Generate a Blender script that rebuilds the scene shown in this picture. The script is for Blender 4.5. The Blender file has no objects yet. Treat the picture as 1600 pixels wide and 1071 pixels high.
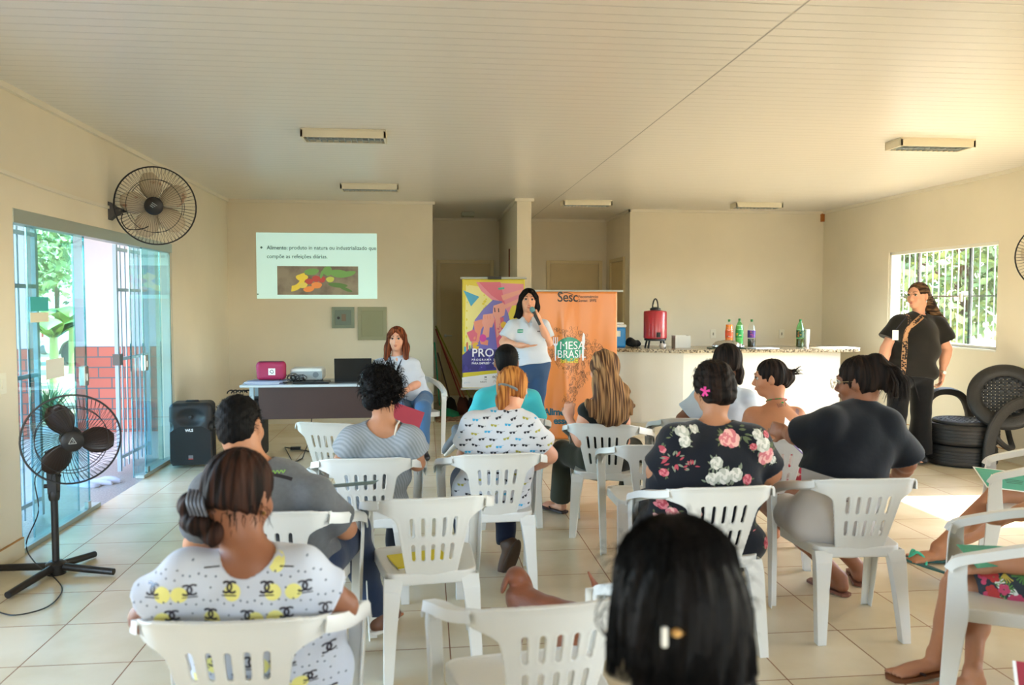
import bpy, bmesh, math, random
import numpy as np
from mathutils import Vector, Matrix
from mathutils.bvhtree import BVHTree
PI=math.pi
random.seed(7); RNG=np.random.default_rng(7)
scene=bpy.context.scene
COL=scene.collection

# ------------------------------------------------------------------ camera
HC=1.53                      # height of the lens over the floor
FPX=1273.0; YAW=.10617; PIT=.04945
cam_data=bpy.data.cameras.new('camera'); cam=bpy.data.objects.new('camera',cam_data); COL.objects.link(cam)
cam_data.sensor_width=36; cam_data.lens=FPX*36/1600; cam_data.clip_end=300
cam.location=(0,0,HC); cam.rotation_euler=(PI/2-PIT,0,-YAW)
cam_data.dof.use_dof=True; cam_data.dof.focus_distance=7.2; cam_data.dof.aperture_fstop=3.2
scene.camera=cam
# ------------------------------------------------------------------ world, sun, exposure
w=bpy.data.worlds.new('sky'); scene.world=w; w.use_nodes=True
nt=w.node_tree; nt.nodes.clear()
sk=nt.nodes.new('ShaderNodeTexSky'); sk.sky_type='NISHITA'; sk.sun_disc=False
SUN_EL=math.radians(45); SUN_DIR=Vector((-math.cos(SUN_EL),.05,-math.sin(SUN_EL))).normalized()
sk.sun_elevation=math.radians(45); sk.sun_rotation=math.radians(90); sk.air_density=1.0; sk.dust_density=1.5; sk.ozone_density=1.0
bgn=nt.nodes.new('ShaderNodeBackground'); bgn.inputs['Strength'].default_value=2.0
out=nt.nodes.new('ShaderNodeOutputWorld')
bgn.inputs[0].default_value=(1,1,1,1); nt.links.new(sk.outputs[0],bgn.inputs[0]); nt.links.new(bgn.outputs[0],out.inputs[0])
sd=bpy.data.lights.new('sun','SUN'); sd.energy=26; sd.angle=math.radians(.7); sd.color=(1,.97,.92)
so=bpy.data.objects.new('sun',sd); COL.objects.link(so); so.rotation_euler=SUN_DIR.to_track_quat('-Z','Y').to_euler(); so.location=(12,-10,14)
def portal(name,loc,rot,sx,sy):
    l=bpy.data.lights.new(name,'AREA'); l.shape='RECTANGLE'; l.size=sx; l.size_y=sy; l.cycles.is_portal=True
    o=bpy.data.objects.new(name,l); COL.objects.link(o); o.location=loc; o.rotation_euler=rot
portal('portal_left',(-2.66,6.67,1.05),(0,-PI/2,0),2.1,3.05)     # the glazed doorway in the left wall
portal('portal_right',(5.76,8.42,1.59),(0,PI/2,0),1.1,1.95)      # the window in the right wall
portal('portal_right2',(5.76,5.4,1.05),(0,PI/2,0),2.1,.9)
portal('portal_right3',(5.76,2.7,1.6),(0,PI/2,0),1.1,3.4)
portal('portal_left2',(-2.66,2.9,1.1),(0,-PI/2,0),2.2,2.2)
portal('portal_rear',(2.3,-2.25,1.2),(PI/2,0,0),4.6,2.4)
scene.view_settings.view_transform='Standard'; scene.view_settings.look='None'
scene.view_settings.gamma=1; scene.view_settings.use_curve_mapping=False
scene.view_settings.exposure=.70
scene.cycles.max_bounces=8; scene.cycles.diffuse_bounces=5; scene.cycles.glossy_bounces=3; scene.cycles.transparent_max_bounces=16
scene.cycles.transmission_bounces=6; scene.cycles.caustics_reflective=False; scene.cycles.caustics_refractive=False
scene.cycles.sample_clamp_indirect=6
scene.cycles.use_denoising=True

# ------------------------------------------------------------------ pixel -> point helper (photo frame 1600x1071)
_cy,_sy,_cp,_sp=math.cos(YAW),math.sin(YAW),math.cos(PIT),math.sin(PIT)
_F=np.array([_sy*_cp,_cy*_cp,-_sp]); _R=np.array([_cy,-_sy,0]); _U=np.cross(_R,_F)
def at(x,y,Y):
    d=(x-800)/FPX*_R-(y-535.5)/FPX*_U+_F; t=Y/d[1]
    return np.array([d[0]*t,Y,HC+d[2]*t])
def on(x,y,z=0.):
    d=(x-800)/FPX*_R-(y-535.5)/FPX*_U+_F; t=(z-HC)/d[2]
    return np.array([d[0]*t,d[1]*t,z])

# ------------------------------------------------------------------ materials
def srgb(h):
    if isinstance(h,str): c=[int(h[i:i+2],16)/255 for i in (0,2,4)]
    else: c=h
    return tuple(((v+.055)/1.055)**2.4 if v>.04045 else v/12.92 for v in c)+(1,)
MATS={}
def mat(name,col,rough=.6,metal=0,var=0,vscale=6,bump=0,bscale=60,spec=.5,trans=0,emit=0,sheen=0,stretch=(1,1,1),col2=None,ramp=None,sss=0,coat=0,alpha=1,detail=4):
    if name in MATS: return MATS[name]
    m=bpy.data.materials.new(name); MATS[name]=m; m.use_nodes=True; t=m.node_tree; b=t.nodes['Principled BSDF']
    c=srgb(col); b.inputs['Base Color'].default_value=c; b.inputs['Roughness'].default_value=rough; b.inputs['Metallic'].default_value=metal
    b.inputs['Specular IOR Level'].default_value=spec
    if trans: b.inputs['Transmission Weight'].default_value=trans
    if sheen: b.inputs['Sheen Weight'].default_value=sheen
    if coat: b.inputs['Coat Weight'].default_value=coat; b.inputs['Coat Roughness'].default_value=.15
    if sss:
        b.inputs['Subsurface Weight'].default_value=sss; b.inputs['Subsurface Radius'].default_value=(.012,.005,.003); b.inputs['Subsurface Scale'].default_value=1
    if emit: b.inputs['Emission Color'].default_value=c; b.inputs['Emission Strength'].default_value=emit
    if alpha<1: b.inputs['Alpha'].default_value=alpha
    if var or bump or col2:
        tc=t.nodes.new('ShaderNodeTexCoord'); mp=t.nodes.new('ShaderNodeMapping'); mp.inputs['Scale'].default_value=stretch
        t.links.new(tc.outputs['Object'],mp.inputs[0])
    if var or col2:
        n=t.nodes.new('ShaderNodeTexNoise'); n.inputs['Scale'].default_value=vscale; n.inputs['Detail'].default_value=detail
        t.links.new(mp.outputs[0],n.inputs['Vector'])
        r=t.nodes.new('ShaderNodeValToRGB'); t.links.new(n.outputs['Fac'],r.inputs[0]); e=r.color_ramp.elements
        if col2: e[0].color=c; e[1].color=srgb(col2); e[0].position,e[1].position=ramp or (.4,.65)
        else:
            e[0].color=tuple(v*(1-var) for v in c[:3])+(1,); e[1].color=tuple(min(1,v*(1+var)) for v in c[:3])+(1,); e[0].position=.3; e[1].position=.7
        t.links.new(r.outputs[0],b.inputs['Base Color'])
        if emit: t.links.new(r.outputs[0],b.inputs['Emission Color'])
    if bump:
        n2=t.nodes.new('ShaderNodeTexNoise'); n2.inputs['Scale'].default_value=bscale; n2.inputs['Detail'].default_value=min(3,detail)
        t.links.new(mp.outputs[0],n2.inputs['Vector']); bp=t.nodes.new('ShaderNodeBump'); bp.inputs['Strength'].default_value=bump; bp.inputs['Distance'].default_value=.004
        t.links.new(n2.outputs['Fac'],bp.inputs['Height']); t.links.new(bp.outputs[0],b.inputs['Normal'])
    return m
def node(t,kind,**kw):
    n=t.nodes.new(kind)
    for k,v in kw.items():
        if k.startswith('i_'):
            key=k[2:]; n.inputs[int(key) if key.isdigit() else key.replace('_',' ')].default_value=v
        else: setattr(n,k,v)
    return n
def cloth(name,col,**kw):
    kw.setdefault('rough',.85); kw.setdefault('sheen',.15); kw.setdefault('bump',.7); kw.setdefault('bscale',15); kw.setdefault('spec',.2)
    return mat(name,col,**kw)
def glassmat(name,tint,alpha_t,rough=.02):
    m=bpy.data.materials.new(name); m.use_nodes=True; t=m.node_tree; t.nodes.clear()
    tr=node(t,'ShaderNodeBsdfTransparent'); tr.inputs[0].default_value=tint
    gl=node(t,'ShaderNodeBsdfGlossy'); gl.inputs['Roughness'].default_value=rough; gl.inputs['Color'].default_value=(.85,.95,1,1)
    lw=node(t,'ShaderNodeLayerWeight'); fr=node(t,'ShaderNodeMath',operation='POWER'); fr.inputs[1].default_value=4; t.links.new(lw.outputs['Facing'],fr.inputs[0])
    mul=node(t,'ShaderNodeMath',operation='MULTIPLY_ADD'); mul.inputs[1].default_value=.55; mul.inputs[2].default_value=alpha_t; mul.use_clamp=True
    mx=node(t,'ShaderNodeMixShader'); o=node(t,'ShaderNodeOutputMaterial')
    t.links.new(fr.outputs[0],mul.inputs[0]); t.links.new(mul.outputs[0],mx.inputs[0]); t.links.new(tr.outputs[0],mx.inputs[1]); t.links.new(gl.outputs[0],mx.inputs[2]); t.links.new(mx.outputs[0],o.inputs[0])
    return m

# ------------------------------------------------------------------ mesh helpers
class MB:
    def __init__(s): s.v=[]; s.f=[]; s.m=[]
    def add(s,vs,fs,mi=0):
        o=len(s.v); s.v+= [tuple(map(float,q)) for q in vs]; s.f+=[tuple(int(i)+o for i in q) for q in fs]; s.m+=[mi]*len(fs); return s
    def box(s,x0,x1,y0,y1,z0,z1,mi=0,M=None):
        vs=[Vector((x,y,z)) for x in (x0,x1) for y in (y0,y1) for z in (z0,z1)]
        if M is not None: vs=[M@q for q in vs]
        return s.add(vs,[(0,1,3,2),(4,6,7,5),(0,4,5,1),(2,3,7,6),(0,2,6,4),(1,5,7,3)],mi)
    def sweep(s,path,prof,mi=0,closed=False,scales=None,up=(0,0,1),cap=True):
        """prof: list of (a,b) offsets along (side, up'); path list of points"""
        n=len(path); m=len(prof); P=[Vector(p) for p in path]; vs=[]; upv=Vector(up)
        for i in range(n):
            if closed: t=(P[(i+1)%n]-P[i-1])
            else: t=P[min(i+1,n-1)]-P[max(i-1,0)]
            t.normalize(); sd_=t.cross(upv)
            if sd_.length<1e-4: sd_=t.cross(Vector((1,0,0)))
            sd_.normalize(); u=sd_.cross(t)
            k=scales[i] if scales is not None else 1
            ka,kb=(k if isinstance(k,tuple) else (k,k))
            for a,b in prof: vs.append(P[i]+sd_*a*ka+u*b*kb)
        fs=[]
        for i in range(n if closed else n-1):
            j=(i+1)%n
            for q in range(m): r=(q+1)%m; fs.append((i*m+q,i*m+r,j*m+r,j*m+q))
        if cap and not closed: fs.append(tuple(range(m))[::-1]); fs.append(tuple((n-1)*m+q for q in range(m)))
        return s.add(vs,fs,mi)
    def tube(s,path,r,seg=8,mi=0,closed=False,scales=None,up=(0,0,1)):
        return s.sweep(path,[(r*math.cos(2*PI*i/seg),r*math.sin(2*PI*i/seg)) for i in range(seg)],mi,closed,scales,up)
    def lathe(s,prof,cx=0,cy=0,cz=0,seg=24,mi=0,M=None,capb=True,capt=True):
        vs=[]; n=len(prof)
        for r,z in prof:
            for i in range(seg): vs.append(Vector((cx+r*math.cos(2*PI*i/seg),cy+r*math.sin(2*PI*i/seg),cz+z)))
        if M is not None: vs=[M@q for q in vs]
        fs=[]
        for a in range(n-1):
            for i in range(seg): j=(i+1)%seg; fs.append((a*seg+i,a*seg+j,(a+1)*seg+j,(a+1)*seg+i))
        if capb: fs.append(tuple(range(seg))[::-1])
        if capt: fs.append(tuple((n-1)*seg+i for i in range(seg)))
        return s.add(vs,fs,mi)
    def poly(s,pts,thick,M,mi=0):
        """flat polygon (2D pts, ccw) extruded along local +z by thick, placed by M"""
        n=len(pts); vs=[M@Vector((a,b,0)) for a,b in pts]+[M@Vector((a,b,thick)) for a,b in pts]
        return s.add(vs,[tuple(range(n))[::-1],tuple(range(n,2*n))]+[(i,(i+1)%n,n+(i+1)%n,n+i) for i in range(n)],mi)
    def mesh(s,name,smooth=False,fixn=True):
        me=bpy.data.meshes.new(name); me.from_pydata(s.v,[],s.f)
        if any(s.m): me.polygons.foreach_set('material_index',s.m)
        if fixn:
            b=bmesh.new(); b.from_mesh(me); bmesh.ops.recalc_face_normals(b,faces=b.faces); b.to_mesh(me); b.free()
        if smooth:
            me.polygons.foreach_set('use_smooth',[True]*len(me.polygons))
            if smooth!='all': me.set_sharp_from_angle(angle=math.radians(38))
        me.update(); return me
def setp(o,label=None,cat=None,group=None,kind=None):
    if label: o['label']=label
    if cat: o['category']=cat
    if group: o['group']=group
    if kind: o['kind']=kind
    return o
def obj(name,data,mats,parent=None,smooth=True,bevel=0,loc=None,rot=None,**kw):
    if isinstance(data,MB): data=data.mesh(name,smooth)
    if not isinstance(mats,(list,tuple)): mats=[mats]
    for m in mats: data.materials.append(m)
    o=bpy.data.objects.new(name,data); COL.objects.link(o)
    if parent: o.parent=parent
    if loc is not None: o.location=loc
    if rot is not None: o.rotation_euler=rot
    if bevel:
        b=o.modifiers.new('bevel','BEVEL'); b.width=bevel; b.segments=2; b.limit_method='ANGLE'; b.angle_limit=.6
    setp(o,**kw); return o
def thing(name,label,cat,loc=(0,0,0),rz=0,group=None):
    o=bpy.data.objects.new(name,None); COL.objects.link(o); o.location=loc; o.rotation_euler=(0,0,rz); o.empty_display_size=.1
    return setp(o,label,cat,group)
def struct(name,mb,m,**kw): return obj(name,mb,m,smooth=False,kind='structure',**kw)
def boxes(*bs):
    m=MB()
    for b in bs: m.box(*b)
    return m
def text(name,body,size,m,parent,loc,rot=(PI/2,0,0),align='LEFT',ext=.0008,bold=0,space=1,sx=1,width=None):
    c=bpy.data.curves.new(name,'FONT'); c.body=body; c.size=size; c.align_x=align; c.extrude=ext; c.offset=bold; c.space_character=space; c.resolution_u=3
    tmp=bpy.data.objects.new('tmp',c); COL.objects.link(tmp); me=bpy.data.meshes.new_from_object(tmp.evaluated_get(bpy.context.evaluated_depsgraph_get())); bpy.data.objects.remove(tmp)
    me.name=name; me.materials.clear(); me.materials.append(m)
    if width: xs=[v.co.x for v in me.vertices]; sx=width/(max(xs)-min(xs))
    o=bpy.data.objects.new(name,me); COL.objects.link(o); o.parent=parent; o.location=loc; o.rotation_euler=rot; o.scale=(sx,1,1); return o
def copy_tree(o,parent=None):
    c=o.copy(); COL.objects.link(c)
    if parent: c.parent=parent
    for ch in o.children: copy_tree(ch,c)
    return c

# ------------------------------------------------------------------ implicit surfaces -> one continuous mesh
def V3(*a): return np.array(a,dtype=float)
def unit(v): v=np.asarray(v,float); return v/(np.linalg.norm(v)+1e-12)
class Pr:
    def __init__(s,f,k=.02,mode='+'): s.f=f; s.k=k; s.mode=mode
def cone(a,b,ra,rb,k=.02,mode='+'):
    a=np.asarray(a,float); b=np.asarray(b,float); ba=b-a; L2=ba@ba+1e-12
    def f(P):
        pa=P-a; t=np.clip(pa@ba/L2,0,1); q=pa-t[:,None]*ba; return np.sqrt((q*q).sum(1))-(ra+(rb-ra)*t)
    return Pr(f,k,mode)
def ball(c,r,k=.02,mode='+'):
    c=np.asarray(c,float); return Pr(lambda P:np.sqrt(((P-c)**2).sum(1))-r,k,mode)
def ell(c,r,fr=None,k=.02,mode='+'):
    """fr = (right,fwd,up) frame"""
    c=np.asarray(c,float); r=np.asarray(r,float); A=np.array(fr) if fr is not None else np.eye(3)
    def f(P):
        q=(P-c)@A.T; k0=np.sqrt(((q/r)**2).sum(1)); k1=np.sqrt(((q/r**2)**2).sum(1))+1e-9; return k0*(k0-1)/k1
    return Pr(f,k,mode)
def rbox(c,hs,rr,fr=None,k=.01,mode='+'):
    c=np.asarray(c,float); hs=np.asarray(hs,float); A=np.array(fr) if fr is not None else np.eye(3)
    def f(P):
        q=np.abs((P-c)@A.T)-(hs-rr); return np.sqrt((np.maximum(q,0)**2).sum(1))+np.minimum(q.max(1),0)-rr
    return Pr(f,k,mode)
def plane(c,n,k=.005,mode='&'):
    """keeps the side the normal points away from"""
    c=np.asarray(c,float); n=unit(n); return Pr(lambda P:(P-c)@n,k,mode)
def clipped(p,c,n,k=.004):
    c=np.asarray(c,float); n=unit(n); g=p.f
    return Pr(lambda P:np.maximum(g(P),(P-c)@n),p.k,p.mode)
def combine(prims,P):
    d=None
    for p in prims:
        e=p.f(P); k=p.k
        if d is None: d=e; continue
        if p.mode=='+': h=np.maximum(k-np.abs(d-e),0)/k; d=np.minimum(d,e)-h*h*k*.25
        elif p.mode=='-': h=np.maximum(k-np.abs(d+e),0)/k; d=np.maximum(d,-e)+h*h*k*.25
        else: h=np.maximum(k-np.abs(d-e),0)/k; d=np.maximum(d,e)+h*h*k*.25
    return d
def snet(prims,lo,hi,h,disp=None,slack=.01):
    lo=np.asarray(lo,float)-2*h; hi=np.asarray(hi,float)+2*h; B=8
    nb=np.ceil((hi-lo)/h/B).astype(int); N=nb*B; 
    D=np.empty(tuple(N),np.float32)
    bi=np.stack(np.meshgrid(*[np.arange(n) for n in nb],indexing='ij'),-1).reshape(-1,3)
    ctr=lo+(bi*B+(B-1)/2)*h; R=.87*B*h
    E=[p.f(ctr) for p in prims]; dc=None
    dc=combine([Pr((lambda e:(lambda P:e))(e),p.k,p.mode) for e,p in zip(E,prims)],ctr)
    D6=D.reshape(nb[0],B,nb[1],B,nb[2],B)
    D6[:]=dc.reshape(tuple(nb))[:,None,:,None,:,None]
    act=np.nonzero(np.abs(dc)<R*1.15+slack+.01)[0]
    off=np.stack(np.meshgrid(*[np.arange(B)]*3,indexing='ij'),-1).reshape(-1,3)*h
    for a in act:
        P=lo+bi[a]*B*h+off; keep=[]
        plus=min(E[i][a] for i,p in enumerate(prims) if p.mode=='+')
        for i,p in enumerate(prims):
            e=E[i][a]
            if p.mode=='+':
                if e<plus+2.3*R+p.k: keep.append(p)
            elif p.mode=='-':
                if e<R*1.2+p.k: keep.append(p)
            elif e>-(R*1.3+p.k): keep.append(p)
        d=combine(keep,P)
        if disp is not None: d=d-disp(P)
        i,j,k_=bi[a]*B
        D[i:i+B,j:j+B,k_:k_+B]=d.reshape(B,B,B)
    S=D<0
    c=np.zeros(tuple(N-1),np.int8)
    for dx in (0,1):
        for dy in (0,1):
            for dz in (0,1): c+=S[dx:N[0]-1+dx,dy:N[1]-1+dy,dz:N[2]-1+dz]
    cells=np.argwhere((c>0)&(c<8)); idx=-np.ones(tuple(N-1),np.int64); idx[tuple(cells.T)]=np.arange(len(cells))
    acc=np.zeros((len(cells),3)); cnt=np.zeros(len(cells))
    cor=[(x,y,z) for x in (0,1) for y in (0,1) for z in (0,1)]
    for a in cor:
        for ax in range(3):
            if a[ax]: continue
            b=list(a); b[ax]=1
            A=D[cells[:,0]+a[0],cells[:,1]+a[1],cells[:,2]+a[2]].astype(float); Bv=D[cells[:,0]+b[0],cells[:,1]+b[1],cells[:,2]+b[2]].astype(float)
            m=(A<0)!=(Bv<0); t=np.where(m,A/np.where(m,A-Bv,1),0)
            p=np.tile(np.array(a,float),(len(cells),1)); p[:,ax]+=t
            acc[m]+=p[m]; cnt[m]+=1
    verts=lo+(cells+acc/cnt[:,None])*h
    F=[]
    for ax in range(3):
        u,v=(ax+1)%3,(ax+2)%3
        sl0=[slice(1,n-1) for n in N]; sl0[ax]=slice(0,N[ax]-1); sl1=[slice(1,n-1) for n in N]; sl1[ax]=slice(1,N[ax])
        A=S[tuple(sl0)]; Bm=S[tuple(sl1)]
        e=np.argwhere(A!=Bm); st=A[tuple(e.T)]
        base=e.copy(); 
        for q in range(3):
            if q!=ax: base[:,q]+=1
        def g(du,dv):
            z=base.copy(); z[:,u]-=du; z[:,v]-=dv; return idx[tuple(z.T)]
        q=np.stack([g(0,0),g(1,0),g(1,1),g(0,1)],1); q[~st]=q[~st][:,::-1]; F.append(q)
    F=np.concatenate(F); F=F[(F>=0).all(1)]
    return verts,F[:,::-1] if False else F
def npmesh(name,v,f,smooth=True):
    me=bpy.data.meshes.new(name); me.vertices.add(len(v)); me.vertices.foreach_set('co',np.asarray(v,np.float32).ravel())
    me.loops.add(len(f)*4); me.loops.foreach_set('vertex_index',np.asarray(f,np.int32).ravel())
    me.polygons.add(len(f)); me.polygons.foreach_set('loop_start',np.arange(len(f),dtype=np.int32)*4); me.polygons.foreach_set('loop_total',np.full(len(f),4,np.int32))
    me.update(calc_edges=True); me.validate()
    if smooth: me.polygons.foreach_set('use_smooth',[True]*len(me.polygons))
    return me
def sdfobj(name,prims,lo,hi,h,mats,parent=None,disp=None,world=True,**kw):
    v,f=snet(prims,lo,hi,h,disp)
    me=npmesh(name,v,f); o=obj(name,me,mats,parent,smooth=False,**kw)
    return o
# ================================================================== ROOM
XL,XR,CH=-2.43,5.58,2.80
wallm=mat('wall_paint','e3dac6',rough=.55,var=.04,vscale=1.3,bump=.15,bscale=25,spec=.3)
def floor_mat():
    m=bpy.data.materials.new('floor_tile'); m.use_nodes=True; t=m.node_tree; b=t.nodes['Principled BSDF']
    tc=node(t,'ShaderNodeTexCoord'); mp=node(t,'ShaderNodeMapping'); mp.inputs['Location'].default_value=(1.703,-3.548+4.51,0)
    br=node(t,'ShaderNodeTexBrick',offset=0.0,offset_frequency=1); br.inputs['Scale'].default_value=1; br.inputs['Brick Width'].default_value=.4511; br.inputs['Row Height'].default_value=.4511
    br.inputs['Mortar Size'].default_value=.0032; br.inputs['Mortar Smooth'].default_value=.3; br.inputs['Bias'].default_value=0
    br.inputs['Color1'].default_value=srgb('e2d6bb'); br.inputs['Color2'].default_value=srgb('dccfb1'); br.inputs['Mortar'].default_value=srgb('84532f')
    n=node(t,'ShaderNodeTexNoise'); n.inputs['Scale'].default_value=2.2; n.inputs['Detail'].default_value=5
    n3=node(t,'ShaderNodeTexNoise'); n3.inputs['Scale'].default_value=60; n3.inputs['Detail'].default_value=3
    rp=node(t,'ShaderNodeValToRGB'); rp.color_ramp.elements[0].color=(.84,.8,.74,1); rp.color_ramp.elements[1].color=(1,1,1,1); rp.color_ramp.elements[0].position=.35; rp.color_ramp.elements[1].position=.6
    mx=node(t,'ShaderNodeMix',data_type='RGBA',blend_type='MULTIPLY'); mx.inputs[0].default_value=.8
    L=t.links.new
    L(tc.outputs['Object'],mp.inputs[0]); L(mp.outputs[0],br.inputs['Vector']); L(tc.outputs['Object'],n.inputs['Vector']); L(tc.outputs['Object'],n3.inputs['Vector'])
    L(n.outputs['Fac'],rp.inputs[0]); L(br.outputs['Color'],mx.inputs[6]); L(rp.outputs[0],mx.inputs[7]); L(mx.outputs[2],b.inputs['Base Color'])
    ro=node(t,'ShaderNodeMath',operation='MULTIPLY_ADD'); ro.inputs[1].default_value=.5; ro.inputs[2].default_value=.24
    L(br.outputs['Fac'],ro.inputs[0]); L(ro.outputs[0],b.inputs['Roughness'])
    bp=node(t,'ShaderNodeBump',invert=True); bp.inputs['Strength'].default_value=.5; bp.inputs['Distance'].default_value=.002; L(br.outputs['Fac'],bp.inputs['Height']); L(bp.outputs[0],b.inputs['Normal'])
    b.inputs['Specular IOR Level'].default_value=.45
    return m
def ceil_mat():
    m=bpy.data.materials.new('ceiling_lining'); m.use_nodes=True; t=m.node_tree; b=t.nodes['Principled BSDF']
    b.inputs['Base Color'].default_value=srgb('e6e1d8'); b.inputs['Roughness'].default_value=.32; b.inputs['Specular IOR Level'].default_value=.35
    tc=node(t,'ShaderNodeTexCoord'); sx=node(t,'ShaderNodeSeparateXYZ'); L=t.links.new; L(tc.outputs['Object'],sx.inputs[0])
    a=node(t,'ShaderNodeMath',operation='MULTIPLY'); a.inputs[1].default_value=1/.1; L(sx.outputs[1],a.inputs[0])
    fr=node(t,'ShaderNodeMath',operation='FRACT'); L(a.outputs[0],fr.inputs[0])
    ed=node(t,'ShaderNodeMath',operation='PINGPONG'); ed.inputs[1].default_value=.5; L(fr.outputs[0],ed.inputs[0])
    lt=node(t,'ShaderNodeMapRange'); lt.inputs[1].default_value=0; lt.inputs[2].default_value=.07; lt.inputs[3].default_value=0; lt.inputs[4].default_value=1; L(ed.outputs[0],lt.inputs[0])
    # a joint across the boards
    sb=node(t,'ShaderNodeMath',operation='SUBTRACT'); sb.inputs[1].default_value=1.615; L(sx.outputs[0],sb.inputs[0])
    ab=node(t,'ShaderNodeMath',operation='ABSOLUTE'); L(sb.outputs[0],ab.inputs[0])
    l2=node(t,'ShaderNodeMapRange'); l2.inputs[1].default_value=.002; l2.inputs[2].default_value=.006; l2.inputs[3].default_value=0; l2.inputs[4].default_value=1; L(ab.outputs[0],l2.inputs[0])
    mn=node(t,'ShaderNodeMath',operation='MINIMUM'); L(lt.outputs[0],mn.inputs[0]); L(l2.outputs[0],mn.inputs[1])
    bp=node(t,'ShaderNodeBump'); bp.inputs['Strength'].default_value=.6; bp.inputs['Distance'].default_value=.004; L(mn.outputs[0],bp.inputs['Height']); L(bp.outputs[0],b.inputs['Normal'])
    mr=node(t,'ShaderNodeMapRange'); mr.inputs[3].default_value=.82; mr.inputs[4].default_value=1; L(mn.outputs[0],mr.inputs[0])
    mx=node(t,'ShaderNodeMix',data_type='RGBA',blend_type='MULTIPLY'); mx.inputs[0].default_value=1; mx.inputs[6].default_value=srgb('e6e1d8'); L(mr.outputs[0],mx.inputs[7])
    mr2=node(t,'ShaderNodeMapRange'); mr2.inputs[3].default_value=.55; mr2.inputs[4].default_value=1; L(l2.outputs[0],mr2.inputs[0])
    mx2=node(t,'ShaderNodeMix',data_type='RGBA',blend_type='MULTIPLY'); mx2.inputs[0].default_value=1; L(mx.outputs[2],mx2.inputs[6]); L(mr2.outputs[0],mx2.inputs[7]); L(mx2.outputs[2],b.inputs['Base Color'])
    return m
T=.16
struct('floor',boxes((XL,XR,-2,12.45,-.12,0)),floor_mat())
struct('ceiling',boxes((XL-T,XR+T,-2.2,12.6,CH,CH+.1)),ceil_mat())
D0,D1,DH=5.15,8.2,2.09
struct('wall_left',boxes((XL-T,XL,-2.2,1.8,-.12,CH),(XL-T,XL,4.0,D0,-.12,CH),(XL-T,XL,1.8,4.0,2.2,CH),(XL-T,XL,D1,10.45,-.12,CH),(XL-T,XL,D0,D1,DH,CH)),wallm)  # gap nearest the camera is added out of view to let in sky light
struct('wall_back_left',boxes((XL-T,.10,10.45,10.6,-.12,CH),(-.05,.10,10.6,12.6,-.12,CH)),wallm)
struct('wall_alcove_back',boxes((.1,2.8,12.45,12.6,-.12,CH)),wallm)
struct('wall_partition',boxes((1.13,1.305,10.0,12.45,-.0,CH)),wallm)
struct('wall_back_right',boxes((2.8,XR,11.0,11.15,-.12,CH),(2.8,2.95,11.15,11.26,-.12,CH),(2.8,2.95,12.13,12.6,-.12,CH),(2.8,2.95,11.26,12.13,2.14,CH)),wallm)
W0,W1,WZ0,WZ1=7.45,9.36,1.06,2.13
A0,A1=1.0,4.4; B0,B1=4.95,5.87
struct('wall_right',boxes((XR,XR+T,W1,11.15,-.12,CH),(XR,XR+T,W0,W1,-.12,WZ0),(XR,XR+T,W0,W1,WZ1,CH),(XR,XR+T,B1,W0,-.12,CH),
  (XR,XR+T,B0,B1,2.1,CH),(XR,XR+T,A1,B0,-.12,CH),(XR,XR+T,A0,A1,-.12,1.05),(XR,XR+T,A0,A1,2.13,CH),(XR,XR+T,-2.2,A0,-.12,CH)),wallm)
struct('side_sun_block',boxes((XR+T,9.2,-2,4.9,2.72,2.8)),mat('roof_underside','cfc8b8',rough=.7)); bpy.data.objects['side_sun_block'].name='ceiling_side_sun_block'  # added slab out of view, keeps direct sun out of the second window
struct('wall_rear',boxes((XL,0,-2.2,-2,-.12,CH),(4.6,XR,-2.2,-2,-.12,CH),(0,4.6,-2.2,-2,2.4,CH)),wallm)  # wide opening behind the camera is added to let daylight in
# skirting tiles
skm=mat('skirting_tile','e0d6be',rough=.35,var=.05,vscale=4); edgem=mat('skirting_grout','b98a50',rough=.8,var=.2,vscale=9)
def skirt(name,*bs):
    m=MB()
    for b in bs:
        m.box(*b,0,.105,0); x0,x1,y0,y1=b; m.box(x0,x1,y0,y1,.105,.112,1)
    obj(name,m,[skm,edgem],smooth=False,kind='structure')
skirt('baseboard_left',(XL,XL+.012,4.1,D0,),(XL,XL+.012,D1,10.45))
skirt('baseboard_back_left',(XL,.10,10.438,10.45),(.1,.112,10.438,12.45))
skirt('baseboard_alcove',(.1,1.13,12.438,12.45),(1.118,1.317,9.988,10.0),(1.118,1.13,10,12.45),(1.305,1.317,10,12.45),(1.305,2.8,12.438,12.45))
skirt('baseboard_back_right',(2.8,XR,10.988,11.0),(2.788,2.8,10.988,11.2))
skirt('baseboard_right',(XR-.012,XR,5.87,11))
cm=mat('crown_white','e4ddcc',rough=.4)
def crown(name,*bs): struct(name,boxes(*[b+(CH-.035,CH) for b in bs]),cm)
crown('trim_1',(XL,XL+.03,-2,10.45),(XL,.13,10.42,10.45),(.10,.13,10.45,12.45))
crown('trim_2',(.1,1.13,12.42,12.45),(1.10,1.13,10,12.45),(1.10,1.335,9.97,10),(1.305,1.335,10,12.45),(1.305,2.8,12.42,12.45),(2.77,2.8,10.97,12.45))
crown('trim_3',(2.77,XR,10.97,11.0),(XR-.03,XR,-2,11))
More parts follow.
